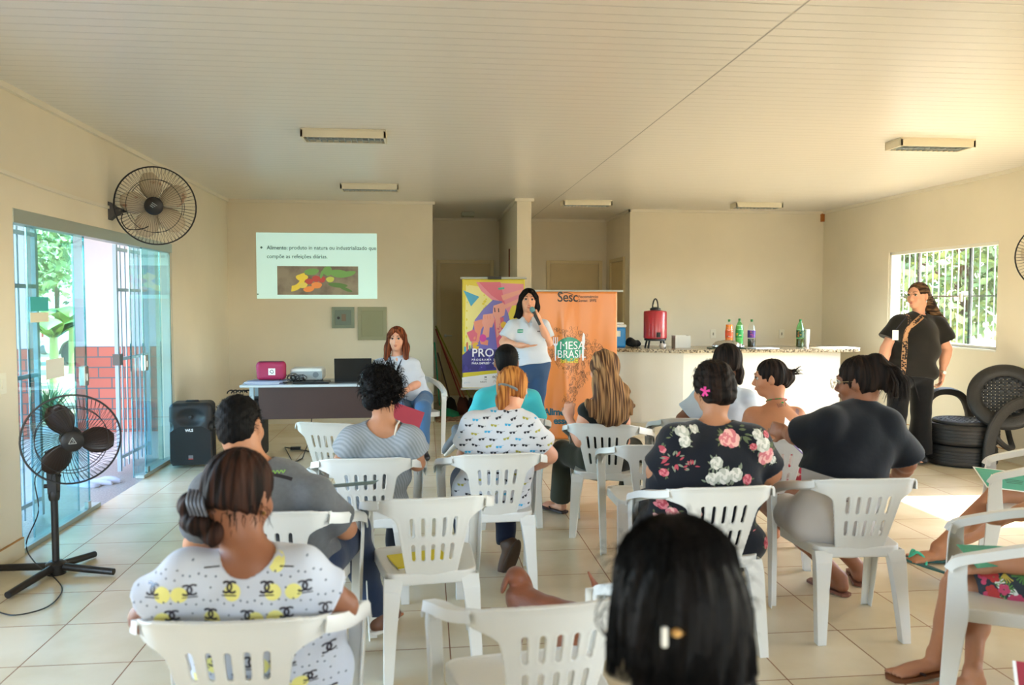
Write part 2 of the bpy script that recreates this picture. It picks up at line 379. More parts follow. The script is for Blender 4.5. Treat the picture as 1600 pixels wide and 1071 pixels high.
# surface conduit on the left wall above the door
c_=MB(); p0=at(0,268,0.01)
pa=[]
for q in ((0,268),(60,291),(110,308),(166,324)):
    d=at(q[0],q[1],1.0)-np.array([0,0,HC]); tt=XL/d[0]; P=np.array([0,0,HC])+d*tt; pa.append((XL+.012,P[1],P[2]))
c_.sweep([(XL+.012,3.2,pa[0][2]-(pa[1][2]-pa[0][2])/(pa[1][1]-pa[0][1])*(pa[0][1]-3.2))]+pa,[(-.012,-.011),(.012,-.011),(.012,.011),(-.012,.011)])
obj('cable_trunking',c_,cm,label='narrow cream cable duct running along the left wall to the wall fan',cat='cable duct')
# doors
dm=mat('door_paint','cdb98d',rough=.45,var=.05,vscale=3); dfm=mat('door_frame_paint','d6c69c',rough=.45); metal=mat('brushed_metal','b8bab8',rough=.3,metal=1); dark=mat('dark_rust','3a2416',rough=.7)
def door(n,M,wd,h=2.12):
    r=thing('door_%d'%n,None,None); r['kind']='structure'; r.matrix_world=M
    f=MB(); f.box(0,.055,-.03,.02,0,h+.05); f.box(wd-.055,wd,-.03,.02,0,h+.05); f.box(.055,wd-.055,-.03,.02,h,h+.05)
    obj('door_frame',f,dfm,r,smooth=False,bevel=.004)
    obj('door_leaf',boxes((.058,wd-.058,-.008,.015,.01,h-.003)),dm,r,smooth=False)
    k=MB(); k.lathe([(.022,0),(.024,.006),(.01,.01),(.009,.04)],seg=12,M=Matrix.Translation((.13,-.008,1.02))@Matrix.Rotation(PI/2,4,'X')); k.tube([(.13,-.046,1.02),(.23,-.05,1.02)],.008)
    obj('door_handle',k,metal,r)
    return r
door(1,Matrix.Translation((.175,12.45,0)),.87); door(2,Matrix.Translation((1.86,12.45,0)),.87)
door(3,Matrix.Translation((2.8,12.13,0))@Matrix.Rotation(-PI/2,4,'Z'),.87)
# ---------------- glazed doorway in the left wall
alm=mat('grey_aluminium','aab4ae',rough=.4,metal=.4); gl=glassmat('green_glass',(.80,.95,.96,1),.06); gl2=glassmat('green_glass_edge',(.25,.62,.66,1),.15)
cg=glassmat('clear_glass',(.93,.97,.97,1),.05)
granite_s=mat('threshold_stone','8e8a86',rough=.35,var=.35,vscale=70)
r=thing('door_4',None,None); r['kind']='structure'
obj('header_rail',boxes((XL-.09,XL+.004,D0,D1,2.005,DH)),alm,r,smooth=False,bevel=.003)
obj('floor_track',boxes((XL-.075,XL-.0,D0,6.35,0,.03),(XL-.075,XL,7.3,D1,0,.03)),alm,r,smooth=False,bevel=.003)
obj('side_jamb',boxes((XL-.09,XL-.02,D1-.035,D1,0,2.005),(XL-.09,XL-.06,D0,D0+.012,0,2.005)),alm,r,smooth=False)
def pane(x,y0,y1,handle=None):
    m=MB(); m.box(x-.004,x+.004,y0,y1,.03,2.005,0); m.box(x-.0045,x+.0045,y0-.001,y0+.008,.03,2.005,1); m.box(x-.0045,x+.0045,y1-.008,y1+.001,.03,2.005,1)
    g=obj('glass_panel',m,[gl,gl2],r,smooth=False)
    if handle:
        k=MB(); k.box(x-.02,x+.02,handle-.05,handle+.02,.93,1.07); k.box(x-.03,x+.03,handle-.03,handle,.96,1.02)
        obj('lock_plate',k,metal,g,smooth=False,bevel=.004)
        k=MB(); k.box(x-.015,x+.015,handle-.03,handle+.02,.03,.08); obj('corner_clamp',k,metal,g,smooth=False,bevel=.003)
    return g
pane(XL-.02,5.18,6.2,6.17); pane(XL-.055,5.42,6.1); pane(XL-.02,7.4,8.18,7.45); pane(XL-.055,7.2,8.0)
struct('threshold',boxes((XL-.6,XL,D0-.05,D1+.05,-.09,-.0)),granite_s); bpy.data.objects['threshold'].name='trim_4'
# stickers on the glass
st=thing('paper_notice','small blue and white notice stuck on the left glass door','notice',(XL-.013,0,0))
def wl(px,py,x):
    d=at(px,py,1.0)-np.array([0,0,HC]); return np.array([0,0,HC])+d*(x/d[0])
def wallquad(name,m,parent,x,p,th=.001):
    P=[wl(a,b,x) for a,b in p]; y0,y1=P[0][1],P[1][1]; z1,z0=P[0][2],P[2][2]; ox=parent.location.x if parent else 0
    return obj(name,boxes((x-ox,x-ox+th,y0,y1,z0,z1)),m,parent,smooth=False)
white=mat('white_paper','f2f2ee',rough=.7); teal=mat('teal_print','3fb0b4',rough=.6); cream=mat('cream_paper','e0dcc6',rough=.7)
wallquad('printed_panel',teal,st,XL-.013,[(47,464),(62,0),(0,488)]); wallquad('lower_note',cream,st,XL-.013,[(47,489),(62,0),(0,507)])
st=obj('paper_sheet',boxes((XL-.014,XL-.013,wl(75,565,XL)[1],wl(103,565,XL)[1],wl(75,594,XL)[2],wl(75,563,XL)[2])),mat('old_paper','d9d6cc',rough=.7),smooth=False,label='plain pale paper sheet taped on the left glass door beside the lock',cat='paper')
# light switch on the left wall
s=thing('light_switch','small cream light switch on the left wall beside the glass door','light switch')
y_=wl(2,600,XL)[1]; z_=wl(2,600,XL)[2]
obj('switch_plate',boxes((XL,XL+.008,y_-.045,y_+.045,z_-.06,z_+.06)),mat('switch_white','e8e4d4',rough=.4),s,smooth=False,bevel=.003)
obj('rocker',boxes((XL+.008,XL+.012,y_-.012,y_+.012,z_-.03,z_+.03)),MATS['switch_white'],s,smooth=False,bevel=.002)
# ---------------- window in the right wall
wm=mat('window_white','e9e6dc',rough=.4); barw=mat('white_bar','eceff0',rough=.4); bronze=mat('bronze_frame','5c5450',rough=.4)
def window(n,y0,y1,z0,z1,bars=True):
    r=thing('window_%d'%n,None,None); r['kind']='structure'
    f=MB(); f.box(XR+.02,XR+.1,y0,y0+.035,z0,z1); f.box(XR+.02,XR+.1,y1-.035,y1,z0,z1); f.box(XR+.02,XR+.1,y0,y1,z1-.035,z1); f.box(XR+.02,XR+.1,y0,y1,z0,z0+.03)
    obj('window_frame',f,wm,r,smooth=False,bevel=.003)
    L_=y1-y0; m=MB(); q=[y0+.035,y0+L_*.27,y0+L_*.5,y0+L_*.74,y1-.035]
    for i in (1,3): m.box(XR+.07,XR+.09,q[i]-.015,q[i]+.015,z0+.03,z1-.035)
    obj('sash_stile',m,bronze,r,smooth=False)
    m=MB(); m.box(XR+.06,XR+.062,q[0],q[1]+.02,z0+.03,z1-.035); m.box(XR+.06,XR+.062,q[3]-.02,q[4],z0+.03,z1-.035); m.box(XR+.05,XR+.052,q[0]+.05,q[1]+.1,z0+.03,z1-.035)
    obj('pane',m,cg,r,smooth=False)
    obj('window_sill',boxes((XR-.012,XR+T+.02,y0,y1,z0-.02,z0)),wm,r,smooth=False,bevel=.003)
    if bars:
        k=int(L_/.108); g=MB()
        for i in range(1,k): g.tube([(XR+.13,y0+i*L_/k,z0),(XR+.13,y0+i*L_/k,z1)],.006,6)
        obj('security_bars',g,barw,r)
        obj('cross_rail',boxes((XR+.12,XR+.14,y0,y1,(z0+z1)/2-.008,(z0+z1)/2+.008)),mat('rail_brown','8a7f78',rough=.5),r,smooth=False)
    m=MB(); m.box(XR+.045,XR+.06,q[1]+.09,q[1]+.12,(z0+z1)/2-.06,(z0+z1)/2+.03); obj('latch',m,wm,r,smooth=False)
window(1,W0,W1,WZ0,WZ1); window(2,A0,A1,1.05,2.13,False)  # second window is added out of view for diffuse daylight

# ================================================================== OUTSIDE
grassm=mat('dry_grass','a8a860',rough=.9,col2='7a8c40',vscale=1.5,bump=.5,bscale=30); dirt=mat('dirt','a08c68',rough=.95,var=.12,vscale=.8)
struct('ground',boxes((-60,-4.75,-20,70,-.3,-.14),(-4.75,XR+T,14,70,-.3,-.14),(XR+T,60,-20,60,-.3,-.14),(-60,60,-40,-6,-.3,-.14)),dirt)
gp=MB()
for i in range(14):
    pass
vm=bpy.data.materials.new('veranda_tile'); vm.use_nodes=True; t=vm.node_tree; b=t.nodes['Principled BSDF']
br=node(t,'ShaderNodeTexBrick',offset=0.0); br.inputs['Scale'].default_value=1; br.inputs['Brick Width'].default_value=.42; br.inputs['Row Height'].default_value=.42; br.inputs['Mortar Size'].default_value=.003
br.inputs['Color1'].default_value=srgb('b8b0ae'); br.inputs['Color2'].default_value=srgb('b2a8a6'); br.inputs['Mortar'].default_value=srgb('a09088')
tc=node(t,'ShaderNodeTexCoord'); t.links.new(tc.outputs['Object'],br.inputs['Vector']); t.links.new(br.outputs['Color'],b.inputs['Base Color']); b.inputs['Roughness'].default_value=.35
struct('veranda_floor',boxes((-4.75,XL-.6,-2,14,-.14,-.03),(XL-.6,XL-T,-2,D0-.05,-.14,-.03),(XL-.6,XL-T,D1+.05,14,-.14,-.03)),vm,)
bpy.data.objects['veranda_floor']['kind']='structure'
struct('veranda_roof',boxes((-4.9,XL-T,-2,14,2.75,2.85)),mat('roof_underside','cfc8b8',rough=.7))
struct('rear_sun_block',boxes((-4,4.8,-6,-2.2,2.72,2.82)),MATS['roof_underside']); bpy.data.objects['rear_sun_block']['kind']='structure'  # last slab is added out of view to stop sun at the rear opening
# masonry pier: white above, brick tiles below
pm=mat('pier_white','b5adb8',rough=.6); bm=bpy.data.materials.new('brick_tile'); bm.use_nodes=True; t=bm.node_tree; b=t.nodes['Principled BSDF']
br=node(t,'ShaderNodeTexBrick'); br.inputs['Scale'].default_value=1; br.inputs['Brick Width'].default_value=.30; br.inputs['Row Height'].default_value=.125; br.inputs['Mortar Size'].default_value=.008
br.inputs['Color1'].default_value=srgb('a8503e'); br.inputs['Color2'].default_value=srgb('9c4633'); br.inputs['Mortar'].default_value=srgb('45454a')
tc=node(t,'ShaderNodeTexCoord'); sx=node(t,'ShaderNodeSeparateXYZ'); cx=node(t,'ShaderNodeCombineXYZ'); ad=node(t,'ShaderNodeMath',operation='ADD')
t.links.new(tc.outputs['Object'],sx.inputs[0]); t.links.new(sx.outputs[0],ad.inputs[0]); t.links.new(sx.outputs[1],ad.inputs[1]); t.links.new(ad.outputs[0],cx.inputs[0]); t.links.new(sx.outputs[2],cx.inputs[1]); t.links.new(cx.outputs[0],br.inputs['Vector']); t.links.new(br.outputs['Color'],b.inputs['Base Color']); b.inputs['Roughness'].default_value=.5
def pier(x0,x1,y0,y1,lab):
    p=thing('veranda_pillar',None,None,(0,0,0)); p['kind']='structure'
    obj('plaster_shaft',boxes((x0,x1,y0,y1,1.0,2.75)),pm,p,smooth=False)
    obj('brick_cladding',boxes((x0-.01,x1+.01,y0-.01,y1+.01,-.03,1.0)),bm,p,smooth=False)
pier(-4.15,-3.1,10.2,10.6,''); 
p=wl(58,600,-4.4); pier(-4.7,-4.5,p[1]+.0,p[1]+.2,'')  # added narrow pillar stands for pale stripes reflected in the door glass
# steel gates, folded open
gm=mat('gate_paint','8f9cac',rough=.4,metal=.2)
def gate(label,x,y0,y1,bars,rz=0):
    r=thing('barred_gate',label,'gate',(x,y0,.02),rz); Lg=y1-y0
    f=MB()
    for yy in (0,Lg): f.box(-.015,.015,yy-.018,yy+.018,0,2.02)
    for z in (.12,1.0,1.62,1.98): f.box(-.012,.012,0,Lg,z-.014,z+.014)
    obj('gate_frame',f,gm,r,smooth=False)
    for i in range(bars):
        yy=(i+1)*Lg/(bars+1); b=MB(); b.tube([(0,yy,.02),(0,yy,2.02)],.008,8); obj('bar',b,gm,r)
    b=MB(); b.box(-.03,.03,Lg*.0-.03,Lg*.0+.05,.95,1.05); b.tube([(0,-.02,1.0),(0,.2,1.0)],.008); obj('lock_box',b,mat('lock_dark','4a4644',rough=.4,metal=.6),r,smooth=False)
gate('pale steel barred gate folded open outside the right glass panels',-2.72,7.55,8.35,6)
gate('pale steel barred gate folded open outside the left glass panels',-2.72,5.2,6.05,6)
# vegetation
def leafmat(name,c1,c2): 
    m=mat(name,c1,rough=.5,col2=c2,vscale=3,ramp=(.35,.65)); m.node_tree.nodes['Principled BSDF'].inputs['Transmission Weight'].default_value=0; return m
lf=[leafmat('leaf_mid','3c5a2c','66824a'),leafmat('leaf_yellow','5c7040','8c9a60'),leafmat('leaf_dark','243a22','445a36')]; bark=mat('bark','6a5440',rough=.9,var=.2,vscale=8)
def tree(loc,h,r,n,lm,label,trunk=.12,leaf=.12,z0=.25):
    t_=thing('tree',label,'tree',loc)
    m=MB(); m.tube([(0,0,-.1),(.05,.03,h*.35),(-.06,.05,h*.6),(.03,-.03,h*.85)],trunk,8,scales=[1.2,1,.8,.4])
    for k in range(5):
        a=random.uniform(0,6.28); m.tube([(0,0,h*(.35+.08*k)),(math.cos(a)*r*.7,math.sin(a)*r*.7,h*(.55+.08*k))],trunk*.35,6,scales=[1,.5])
    obj('trunk',m,bark,t_)
    c=RNG.normal(size=(n,3)); c/=np.linalg.norm(c,axis=1)[:,None]; rad=RNG.uniform(.35,1,n)**.5
    P=c*rad[:,None]*np.array([r,r,h*(1-z0)/2])+np.array([0,0,h*(1+z0)/2])
    P+=.25*r*np.sin(P[:,[1,2,0]]*3.1)
    q=RNG.normal(size=(n,3)); q/=np.linalg.norm(q,axis=1)[:,None]; s=np.cross(q,RNG.normal(size=(n,3))); s/=np.linalg.norm(s,axis=1)[:,None]
    sz=RNG.uniform(.6,1.2,n)[:,None]*leaf; v=np.stack([P-q*sz,P+s*sz*.45,P+q*sz,P-s*sz*.45],1).reshape(-1,3); f=np.arange(4*n).reshape(-1,4)
    obj('foliage',npmesh('foliage',v,f,False),lm,t_,smooth=False); return t_
def banana(loc,h,label):
    t_=thing('banana_plant',label,'banana plant',loc)
    m=MB(); m.tube([(0,0,-.1),(0,0,h*.45)],.1,10,scales=[1,.7]); obj('stem',m,mat('banana_stem','9a9a58',rough=.6),t_)
    for k in range(9):
        a=k*2.4+random.random()*.4; L=h*random.uniform(.55,.8); lm=MB(); vs=[];fs=[]; N=12
        for i in range(N+1):
            u=i/N; rr=L*.75*u; z=h*.42+L*(.75*u-.62*u*u); wd=.5*L*.28*math.sin(PI*min(1,u*1.02+.02))**.6+.01
            c=(math.cos(a)*rr,math.sin(a)*rr); sdx,sdy=-math.sin(a)*wd,math.cos(a)*wd
            vs+=[(c[0]-sdx,c[1]-sdy,z-.1*wd),(c[0],c[1],z+.05),(c[0]+sdx,c[1]+sdy,z-.1*wd)]
        for i in range(N): b=i*3; fs+=[(b,b+1,b+4,b+3),(b+1,b+2,b+5,b+4)]
        lm.add(vs,fs); obj('leaf',lm.mesh('leaf','all',False),mat('banana_leaf','567834',rough=.4,col2='7c9a48',vscale=2),t_)
def woods(rows,group,labels):
    for i,(x,y,h,r,n,k) in enumerate(rows):
        t_=tree((x,y,-.14),h,r,n,lf[k],labels[i] if isinstance(labels,list) else labels); t_['group']=group
woods([(-9.0,18.2,4.8,1.5,3600,1),(-12.6,29.5,8,2.4,4800,0),(-9.2,27.5,7,1.9,4800,1),(-11.5,24.5,6,1.6,4200,0),(-16.5,36,10,3.6,4800,2),(-11,36,10,3.2,4800,2),(-6.5,30.5,7,2,2400,1)],
  'garden trees beyond the left doorway',['small pale tree nearest the veranda, beyond the left glass door','tall mid-green tree behind the parked car on its left','slender pale tree directly behind the parked car','low bushy green tree left of the parked car','broad dark tree far behind the car, leftmost beyond the door','tall dark tree far behind the car','pale tree rightmost beyond the doorway, half hidden by the pier'])
banana((-7.15,16.6,-.14),2.3,'broad-leaved banana plant beyond the left glass door, in front of the white car')
banana((-8.2,20.0,-.14),2.6,'broad-leaved banana plant just beside the white car')
for k,(x,y,lab_) in enumerate([(-5.15,11.7,'nearest'),(-5.5,12.7,'middle'),(-5.1,13.6,'farthest')]):
    t_=thing('garden_shrub',lab_+' of three low strappy shrubs in the bed past the veranda','shrub',(x,y,-.14),0,'strappy shrubs at the veranda edge'); m=MB()
    for j in range(60):
        a=random.uniform(0,6.28); L=random.uniform(.4,.9); wd=.02; e=random.uniform(.3,.8); vs=[]
        for i in range(5):
            u=i/4; rr=L*e*u; z=L*(1.1*u-.5*u*u); ww=wd*(1-u*.9); vs+=[(math.cos(a)*rr-math.sin(a)*ww,math.sin(a)*rr+math.cos(a)*ww,z),(math.cos(a)*rr+math.sin(a)*ww,math.sin(a)*rr-math.cos(a)*ww,z)]
        m.add(vs,[(2*i,2*i+1,2*i+3,2*i+2) for i in range(4)])
    obj('blades',m.mesh('blades',False,False),lf[k%2],t_,smooth=False)
woods([(9.3,13.2,4.2,1.6,5200,1),(11.5,18.2,6.5,2.4,5200,0),(15.5,14.5,6.5,2.6,4800,1),(19,25,9,4,3000,2),(13.3,27,9.5,3.5,3600,2),(22,17.5,8,3.6,2600,0),(10.4,9.6,2.0,1.0,1500,1)],
  'trees beyond the right window',['pale green tree nearest the barred window','taller green tree behind the pale one outside the barred window','pale tree at the right side of the barred window view','broad dark tree far beyond the barred window, on its right','tall dark tree far beyond the barred window, on its left','mid-green tree at the right edge of the window view, far off','low pale bush close under the barred window'])
# parked car, far beyond the doorway
def car():
    r=thing('car','white hatchback parked in the garden beyond the left glass doors','car',(-8.15,23.6,-.14),math.radians(12)); cw=mat('car_white','eef0f2',rough=.25,coat=.5); ck=mat('tyre_rubber','1c1c1c',rough=.8)
    v,f=snet([rbox((0,0,.62),(2.0,.82,.33),.16,k=.1),rbox((-.15,0,1.12),(1.15,.7,.36),.22,k=.12),ell((1.25,0,.75),(.8,.75,.25),k=.1)]+[cone((x,y*.6,.32),(x,y*1.0,.32),.37,.37,.02,'-') for x in (-1.25,1.3) for y in (-1,1)],(-2.1,-.95,.2),(2.1,.95,1.55),.045)
    obj('body',npmesh('body',v,f),cw,r,smooth=False)
    w_=MB()
    for s_ in (-1,1): w_.box(-1.0,-.2,s_*.69-.02,s_*.69+.02,1.0,1.35); w_.box(-.1,.65,s_*.69-.02,s_*.69+.02,1.0,1.33)
    w_.box(-1.31,-1.27,-.55,.55,1.0,1.32); obj('window_glass',w_,mat('car_glass','39434a',rough=.1),r,smooth=False)
    b_=MB(); b_.box(-2.06,-1.9,-.78,.78,.3,.55); obj('bumper',b_,mat('bumper_grey','55585a',rough=.6),r,smooth=False,bevel=.05)
    for s_ in (-1,1): obj('tail_light',boxes((-2.03,-1.96,s_*.66-.08,s_*.66+.08,.75,1.05)),mat('tail_red','b02018',rough=.3),r,smooth=False,bevel=.02)
    for x in (-1.25,1.3):
        for y in (-.74,.74):
            m=MB(); M=Matrix.Translation((x,y,.32))@Matrix.Rotation(PI/2,4,'X'); m.lathe([(.2,-.1),(.3,-.1),(.32,-.06),(.32,.06),(.3,.1),(.2,.1)],M=M); o=obj('wheel',m,ck,r)
            m=MB(); m.lathe([(.2,-.07),(.19,.07)],M=M); 
            for a in range(5): m.box(-.02,.02,0,.19,-.09,.09,0,M@Matrix.Rotation(a*2*PI/5,4,'Z'))
            obj('rim',m,metal,o,smooth=False)
car()
# ================================================================== COUNTER, TABLE, APPLIANCES
granite=bpy.data.materials.new('granite'); granite.use_nodes=True; t=granite.node_tree; b=t.nodes['Principled BSDF']
vo=node(t,'ShaderNodeTexNoise'); vo.inputs['Scale'].default_value=55; vo.inputs['Detail'].default_value=6; tc=node(t,'ShaderNodeTexCoord'); t.links.new(tc.outputs['Object'],vo.inputs['Vector'])
rp=node(t,'ShaderNodeValToRGB'); e=rp.color_ramp.elements; e[0].color=srgb('3b332b'); e[0].position=.36; e[1].color=srgb('c2b296'); e[1].position=.58; e2=rp.color_ramp.elements.new(.46); e2.color=srgb('8f7f66')
t.links.new(vo.outputs['Fac'],rp.inputs[0]); t.links.new(rp.outputs[0],b.inputs['Base Color']); b.inputs['Roughness'].default_value=.2
ct=thing('serving_counter','cream masonry serving counter with a speckled granite top and angled left end','counter',(0,0,0))
GZ=.985
base=MB(); base.poly([(1.9,9.74),(2.345,9.50),(2.964,9.13),(4.87,9.13),(4.87,9.75),(3.1,9.75),(2.5,10.1),(1.95,10.4)],.945,Matrix.Identity(4)); obj('masonry_base',base,mat('counter_paint','e9e5da',rough=.5,var=.03,vscale=2),ct,smooth=False)
kb=MB()
for a,b_ in (((1.9,9.74),(2.964,9.13)),((2.964,9.13),(4.87,9.13))):
    a=Vector(a+(0,)); b_=Vector(b_+(0,)); d=(b_-a).normalized(); n=Vector((d.y,-d.x,0)); q=[a,b_,b_+n*.01,a+n*.01]; kb.poly([(v.x,v.y) for v in q],.1,Matrix.Identity(4))
obj('tiled_kick',kb,skm,ct,smooth=False)
top=MB(); top.poly([(1.85,9.62),(2.3,9.40),(2.93,9.05),(5.05,9.05),(5.10,9.10),(5.10,9.85),(3.15,9.85),(2.55,10.2),(1.9,10.5)],.04,Matrix.Translation((0,0,.945))); obj('granite_top',top,granite,ct,smooth=False,bevel=.006)
CY=9.5
def onc(px,Y=CY):  # x on the counter for an image column
    return at(px,541,Y)[0]
# drinks dispenser
red=mat('dispenser_red','b01d2c',rough=.35,coat=.3); black=mat('black_plastic','18181a',rough=.45)
dx=onc(1023.5); r=thing('drinks_dispenser','red insulated drinks dispenser on black legs with a black carry handle','drinks dispenser',(dx,CY,GZ))
def lathe_obj(name,prof,m,parent,seg=32,z=0,**k): mm=MB(); mm.lathe(prof,cz=z,seg=seg); return obj(name,mm,m,parent,**k)
lathe_obj('body',[(.125,.11),(.138,.12),(.138,.42),(.132,.438),(.06,.45)],red,r)
lathe_obj('base_ring',[(.10,.085),(.13,.09),(.13,.11),(.10,.112)],black,r)
lathe_obj('lid',[(.062,.448),(.064,.47),(.05,.478),(.02,.485)],black,r)
for a in (.6,2.54,3.74,5.68):
    m=MB(); m.tube([(.10*math.cos(a),.10*math.sin(a),.1),(.125*math.cos(a),.125*math.sin(a),.0)],.012,8); obj('leg',m,black,r)
m=MB(); m.box(-.022,.022,-.165,-.13,.13,.19); m.box(-.012,.012,-.185,-.16,.15,.165); obj('tap',m,black,r,smooth=False,bevel=.005)
m=MB(); m.tube([(.045*math.cos(a),0,.47+.115*math.sin(a)) for a in np.linspace(0,PI,14)],.009,8,up=(0,1,0)); obj('carry_handle',m,black,r,rot=(.0,0,.5))
# bottles
def bottle(label,px,pet,liquid,label_m,fill,mark,h=.335,Y=CY,capc=None):
    r=thing('soda_bottle',label,'bottle',(onc(px,Y),Y,GZ),0,'drinks bottles on the counter')
    k=h/.335; prof=[(.03,0),(.045,.006),(.047,.03),(.046,.10),(.0465,.19),(.047,.21),(.042,.245),(.026,.285),(.014,.308),(.0135,.322)]
    lathe_obj('bottle_body',[(a,z*k) for a,z in prof],pet,r,24)
    if liquid:
        pr=[(a-.0025,max(z*k,.004)) for a,z in prof if z*k<fill]; last=[a for a,z in prof if z*k<fill][-1]; pr.append((last-.003,fill)); lathe_obj('drink',pr,liquid,r,24)
    lathe_obj('label_band',[(.0476,.115*k),(.0476,.205*k)],label_m,r,24)
    m=MB(); m.lathe([(.0484,.13*k),(.0484,.19*k)],seg=24,capb=False,capt=False); mk=MB()
    for j in range(9):
        a=-PI/2+random.uniform(-1.0,1.0); z=random.uniform(.125,.195)*k; rr=.0482; s_=random.uniform(.006,.012)
        mk.add([(rr*math.cos(a-s_/rr),rr*math.sin(a-s_/rr),z-s_*.6),(rr*math.cos(a+s_/rr),rr*math.sin(a+s_/rr),z-s_*.4),(rr*math.cos(a+s_/rr),rr*math.sin(a+s_/rr),z+s_*.7),(rr*math.cos(a-s_/rr),rr*math.sin(a-s_/rr),z+s_*.5)],[(0,1,2,3)],j%2)
    obj('label_print',mk,mark,r,smooth=False)
    lathe_obj('cap',[(.015,.31*k),(.0155,.335*k),(.012,.338*k)],capc or mat('cap_green','1c7a3c',rough=.4),r,16)
pet=glassmat('clear_pet',(.95,.97,.95,1),.08,.06); petg=glassmat('green_pet',(.45,.88,.5,1),.1,.06)
bottle('large orange soda bottle with a red-orange label on the counter',1139,pet,mat('orange_soda','ff8a10',rough=.2),mat('lab_orange','e8541c',rough=.4),.275,[mat('mk_green','2d7a30'),mat('mk_white','f2efe2')])
bottle('large clear green soda bottle with a green label on the counter',1155,petg,mat('pale_green_soda','9fe0a0',rough=.15),mat('lab_green','1fa04a',rough=.4),.27,[mat('mk_yellow','e8d23a'),MATS['mk_white']],h=.345)
bottle('large grape soda bottle, dark liquid and purple label, on the counter',1174,pet,mat('grape_soda','24101e',rough=.2),mat('lab_purple','5b2f8f',rough=.4),.105,[mat('mk_pink','e0569a'),MATS['mk_green']])
bottle('large green guarana bottle half full of brown soda beside the stacked cups',1250,petg,mat('brown_soda','8a4418',rough=.2),mat('lab_dkgreen','1d4a2a',rough=.4),.1,[mat('mk_orange','e8792c'),MATS['mk_yellow']])
ORD=['lowest','second','third','fourth','fifth','sixth','seventh','eighth','ninth','tenth','eleventh','twelfth']
# cups: one stack
m=MB(); cupm=mat('cup_white','f0f2f4',rough=.3)
cx=onc(1262)
proto=None
for k in range(12):
    if proto is None:
        m=MB(); m.lathe([(.024,0),(.034,.085),(.036,.087),(.0345,.083),(.0235,.002)],seg=20,capt=False); proto=obj('plastic_cup',m,cupm); o=proto
    else: o=proto.copy(); COL.objects.link(o)
    o.location=(cx,CY+.03,GZ+.001+k*.0115); setp(o,ORD[k]+' white plastic cup from the bottom of the stack beside the brown soda bottle','cup','nested white cups on the counter')
# stack of clear trays
proto=None; sx=onc(1064)
trm=glassmat('frosted_plastic',(.9,.92,.9,1),.35,.4)
for k in range(9):
    if proto is None:
        m=MB(); a,b_=.085,.07
        m.box(-a,a,-b_,b_,0,.004); 
        for q in ((-a-.008,-a,-b_,b_),(a,a+.008,-b_,b_),(-a-.008,a+.008,-b_-.008,-b_),(-a-.008,a+.008,b_,b_+.008)): m.box(q[0],q[1],q[2],q[3],0,.03)
        proto=obj('plastic_tray',m,mat('tray_white','e6e6e0',rough=.35,alpha=.75),smooth=False); o=proto
    else: o=proto.copy(); COL.objects.link(o)
    o.location=(sx,CY,GZ+.001+k*.0145); setp(o,ORD[k]+' translucent plastic tray from the bottom of the stack by the red dispenser','tray','stacked plastic trays on the counter')
# foil covered cake on dark tray
r=thing('foil_covered_dish','dish covered in crumpled silver foil on a dark tray','dish',(onc(1135,9.25),9.25,GZ))
foil=mat('foil','c9ccd0',rough=.22,metal=1,bump=1,bscale=30)
v,f=snet([ell((0,0,.03),(.17,.11,.07),k=.02),ell((.1,.02,.02),(.12,.1,.045),k=.03),plane((0,0,.012),(0,0,-1))],(-.22,-.15,0),(.25,.15,.11),.008,disp=lambda P:.006*np.sin(70*P[:,0]+20*np.sin(40*P[:,1]))*np.sin(55*P[:,1]+3*np.sin(50*P[:,2])))
obj('foil_cover',npmesh('foil',v,f,False),foil,r,smooth=False)
m=MB(); m.poly([(-.22,-.11),(.2,-.11),(.22,.11),(-.2,.11)],.012,Matrix.Identity(4)); obj('dark_tray',m,mat('tray_dark','24402c',rough=.4),r,smooth=False,bevel=.004)
m=MB(); m.box(-.15,.15,-.1,.1,0,.012); obj('paper_sheets',m,mat('paper_blue','dfe6f2',rough=.7),loc=(onc(1193,9.2),9.2,GZ),rot=(0,0,.1),smooth=False,label='white paper sheets lying flat on the counter below the grape bottle',cat='papers')
m=MB(); m.box(-.2,.2,-.15,.15,0,.006); obj('clear_tray',m,mat('rack_white','f0f0ee',rough=.3),loc=(4.93,9.3,GZ),smooth=False,label='thin white sheet at the right end of the counter',cat='sheet')
v,f=snet([ball((0,0,.03),.032,k=.02),ball((.03,.01,.035),.025,k=.02),plane((0,0,.001),(0,0,-1))],(-.06,-.06,0),(.08,.06,.08),.006,disp=lambda P:.004*np.sin(90*P[:,0])*np.sin(80*P[:,2]))
obj('plastic_bag',npmesh('bag',v,f),mat('bag_grey','c9c2bc',rough=.3),loc=(onc(1048,9.4)-.12,9.35,GZ),smooth=False,label='small crumpled translucent bag between the dispenser and the trays',cat='bag')
# blue cool box
r=thing('cool_box','bright blue cool box with white lid at the left end of the counter','cool box',(2.27,9.75,GZ),.05)
v,f=snet([rbox((0,0,.12),(.14,.11,.12),.015)],(-.15,-.12,0),(.15,.12,.25),.008); obj('box_body',npmesh('b',v,f),mat('cool_blue','1f8fd8',rough=.4),r,smooth=False)
obj('lid',boxes((-.145,.145,-.115,.115,.24,.275),(-.12,.12,-.09,.09,.275,.30)),mat('lid_white','f0f0f0',rough=.4),r,smooth=False,bevel=.008)
obj('sticker',boxes((.01,.07,-.1125,-.1105,.13,.2)),white,r,smooth=False)
v,f=snet([ball((0,0,.05),.055,k=.03),ball((.07,.01,.035),.04,k=.03),ball((-.03,.02,.06),.05,k=.03),plane((0,0,.001),(0,0,-1))],(-.1,-.08,0),(.13,.09,.13),.008,disp=lambda P:.008*np.sin(60*P[:,0])*np.sin(50*P[:,2]))
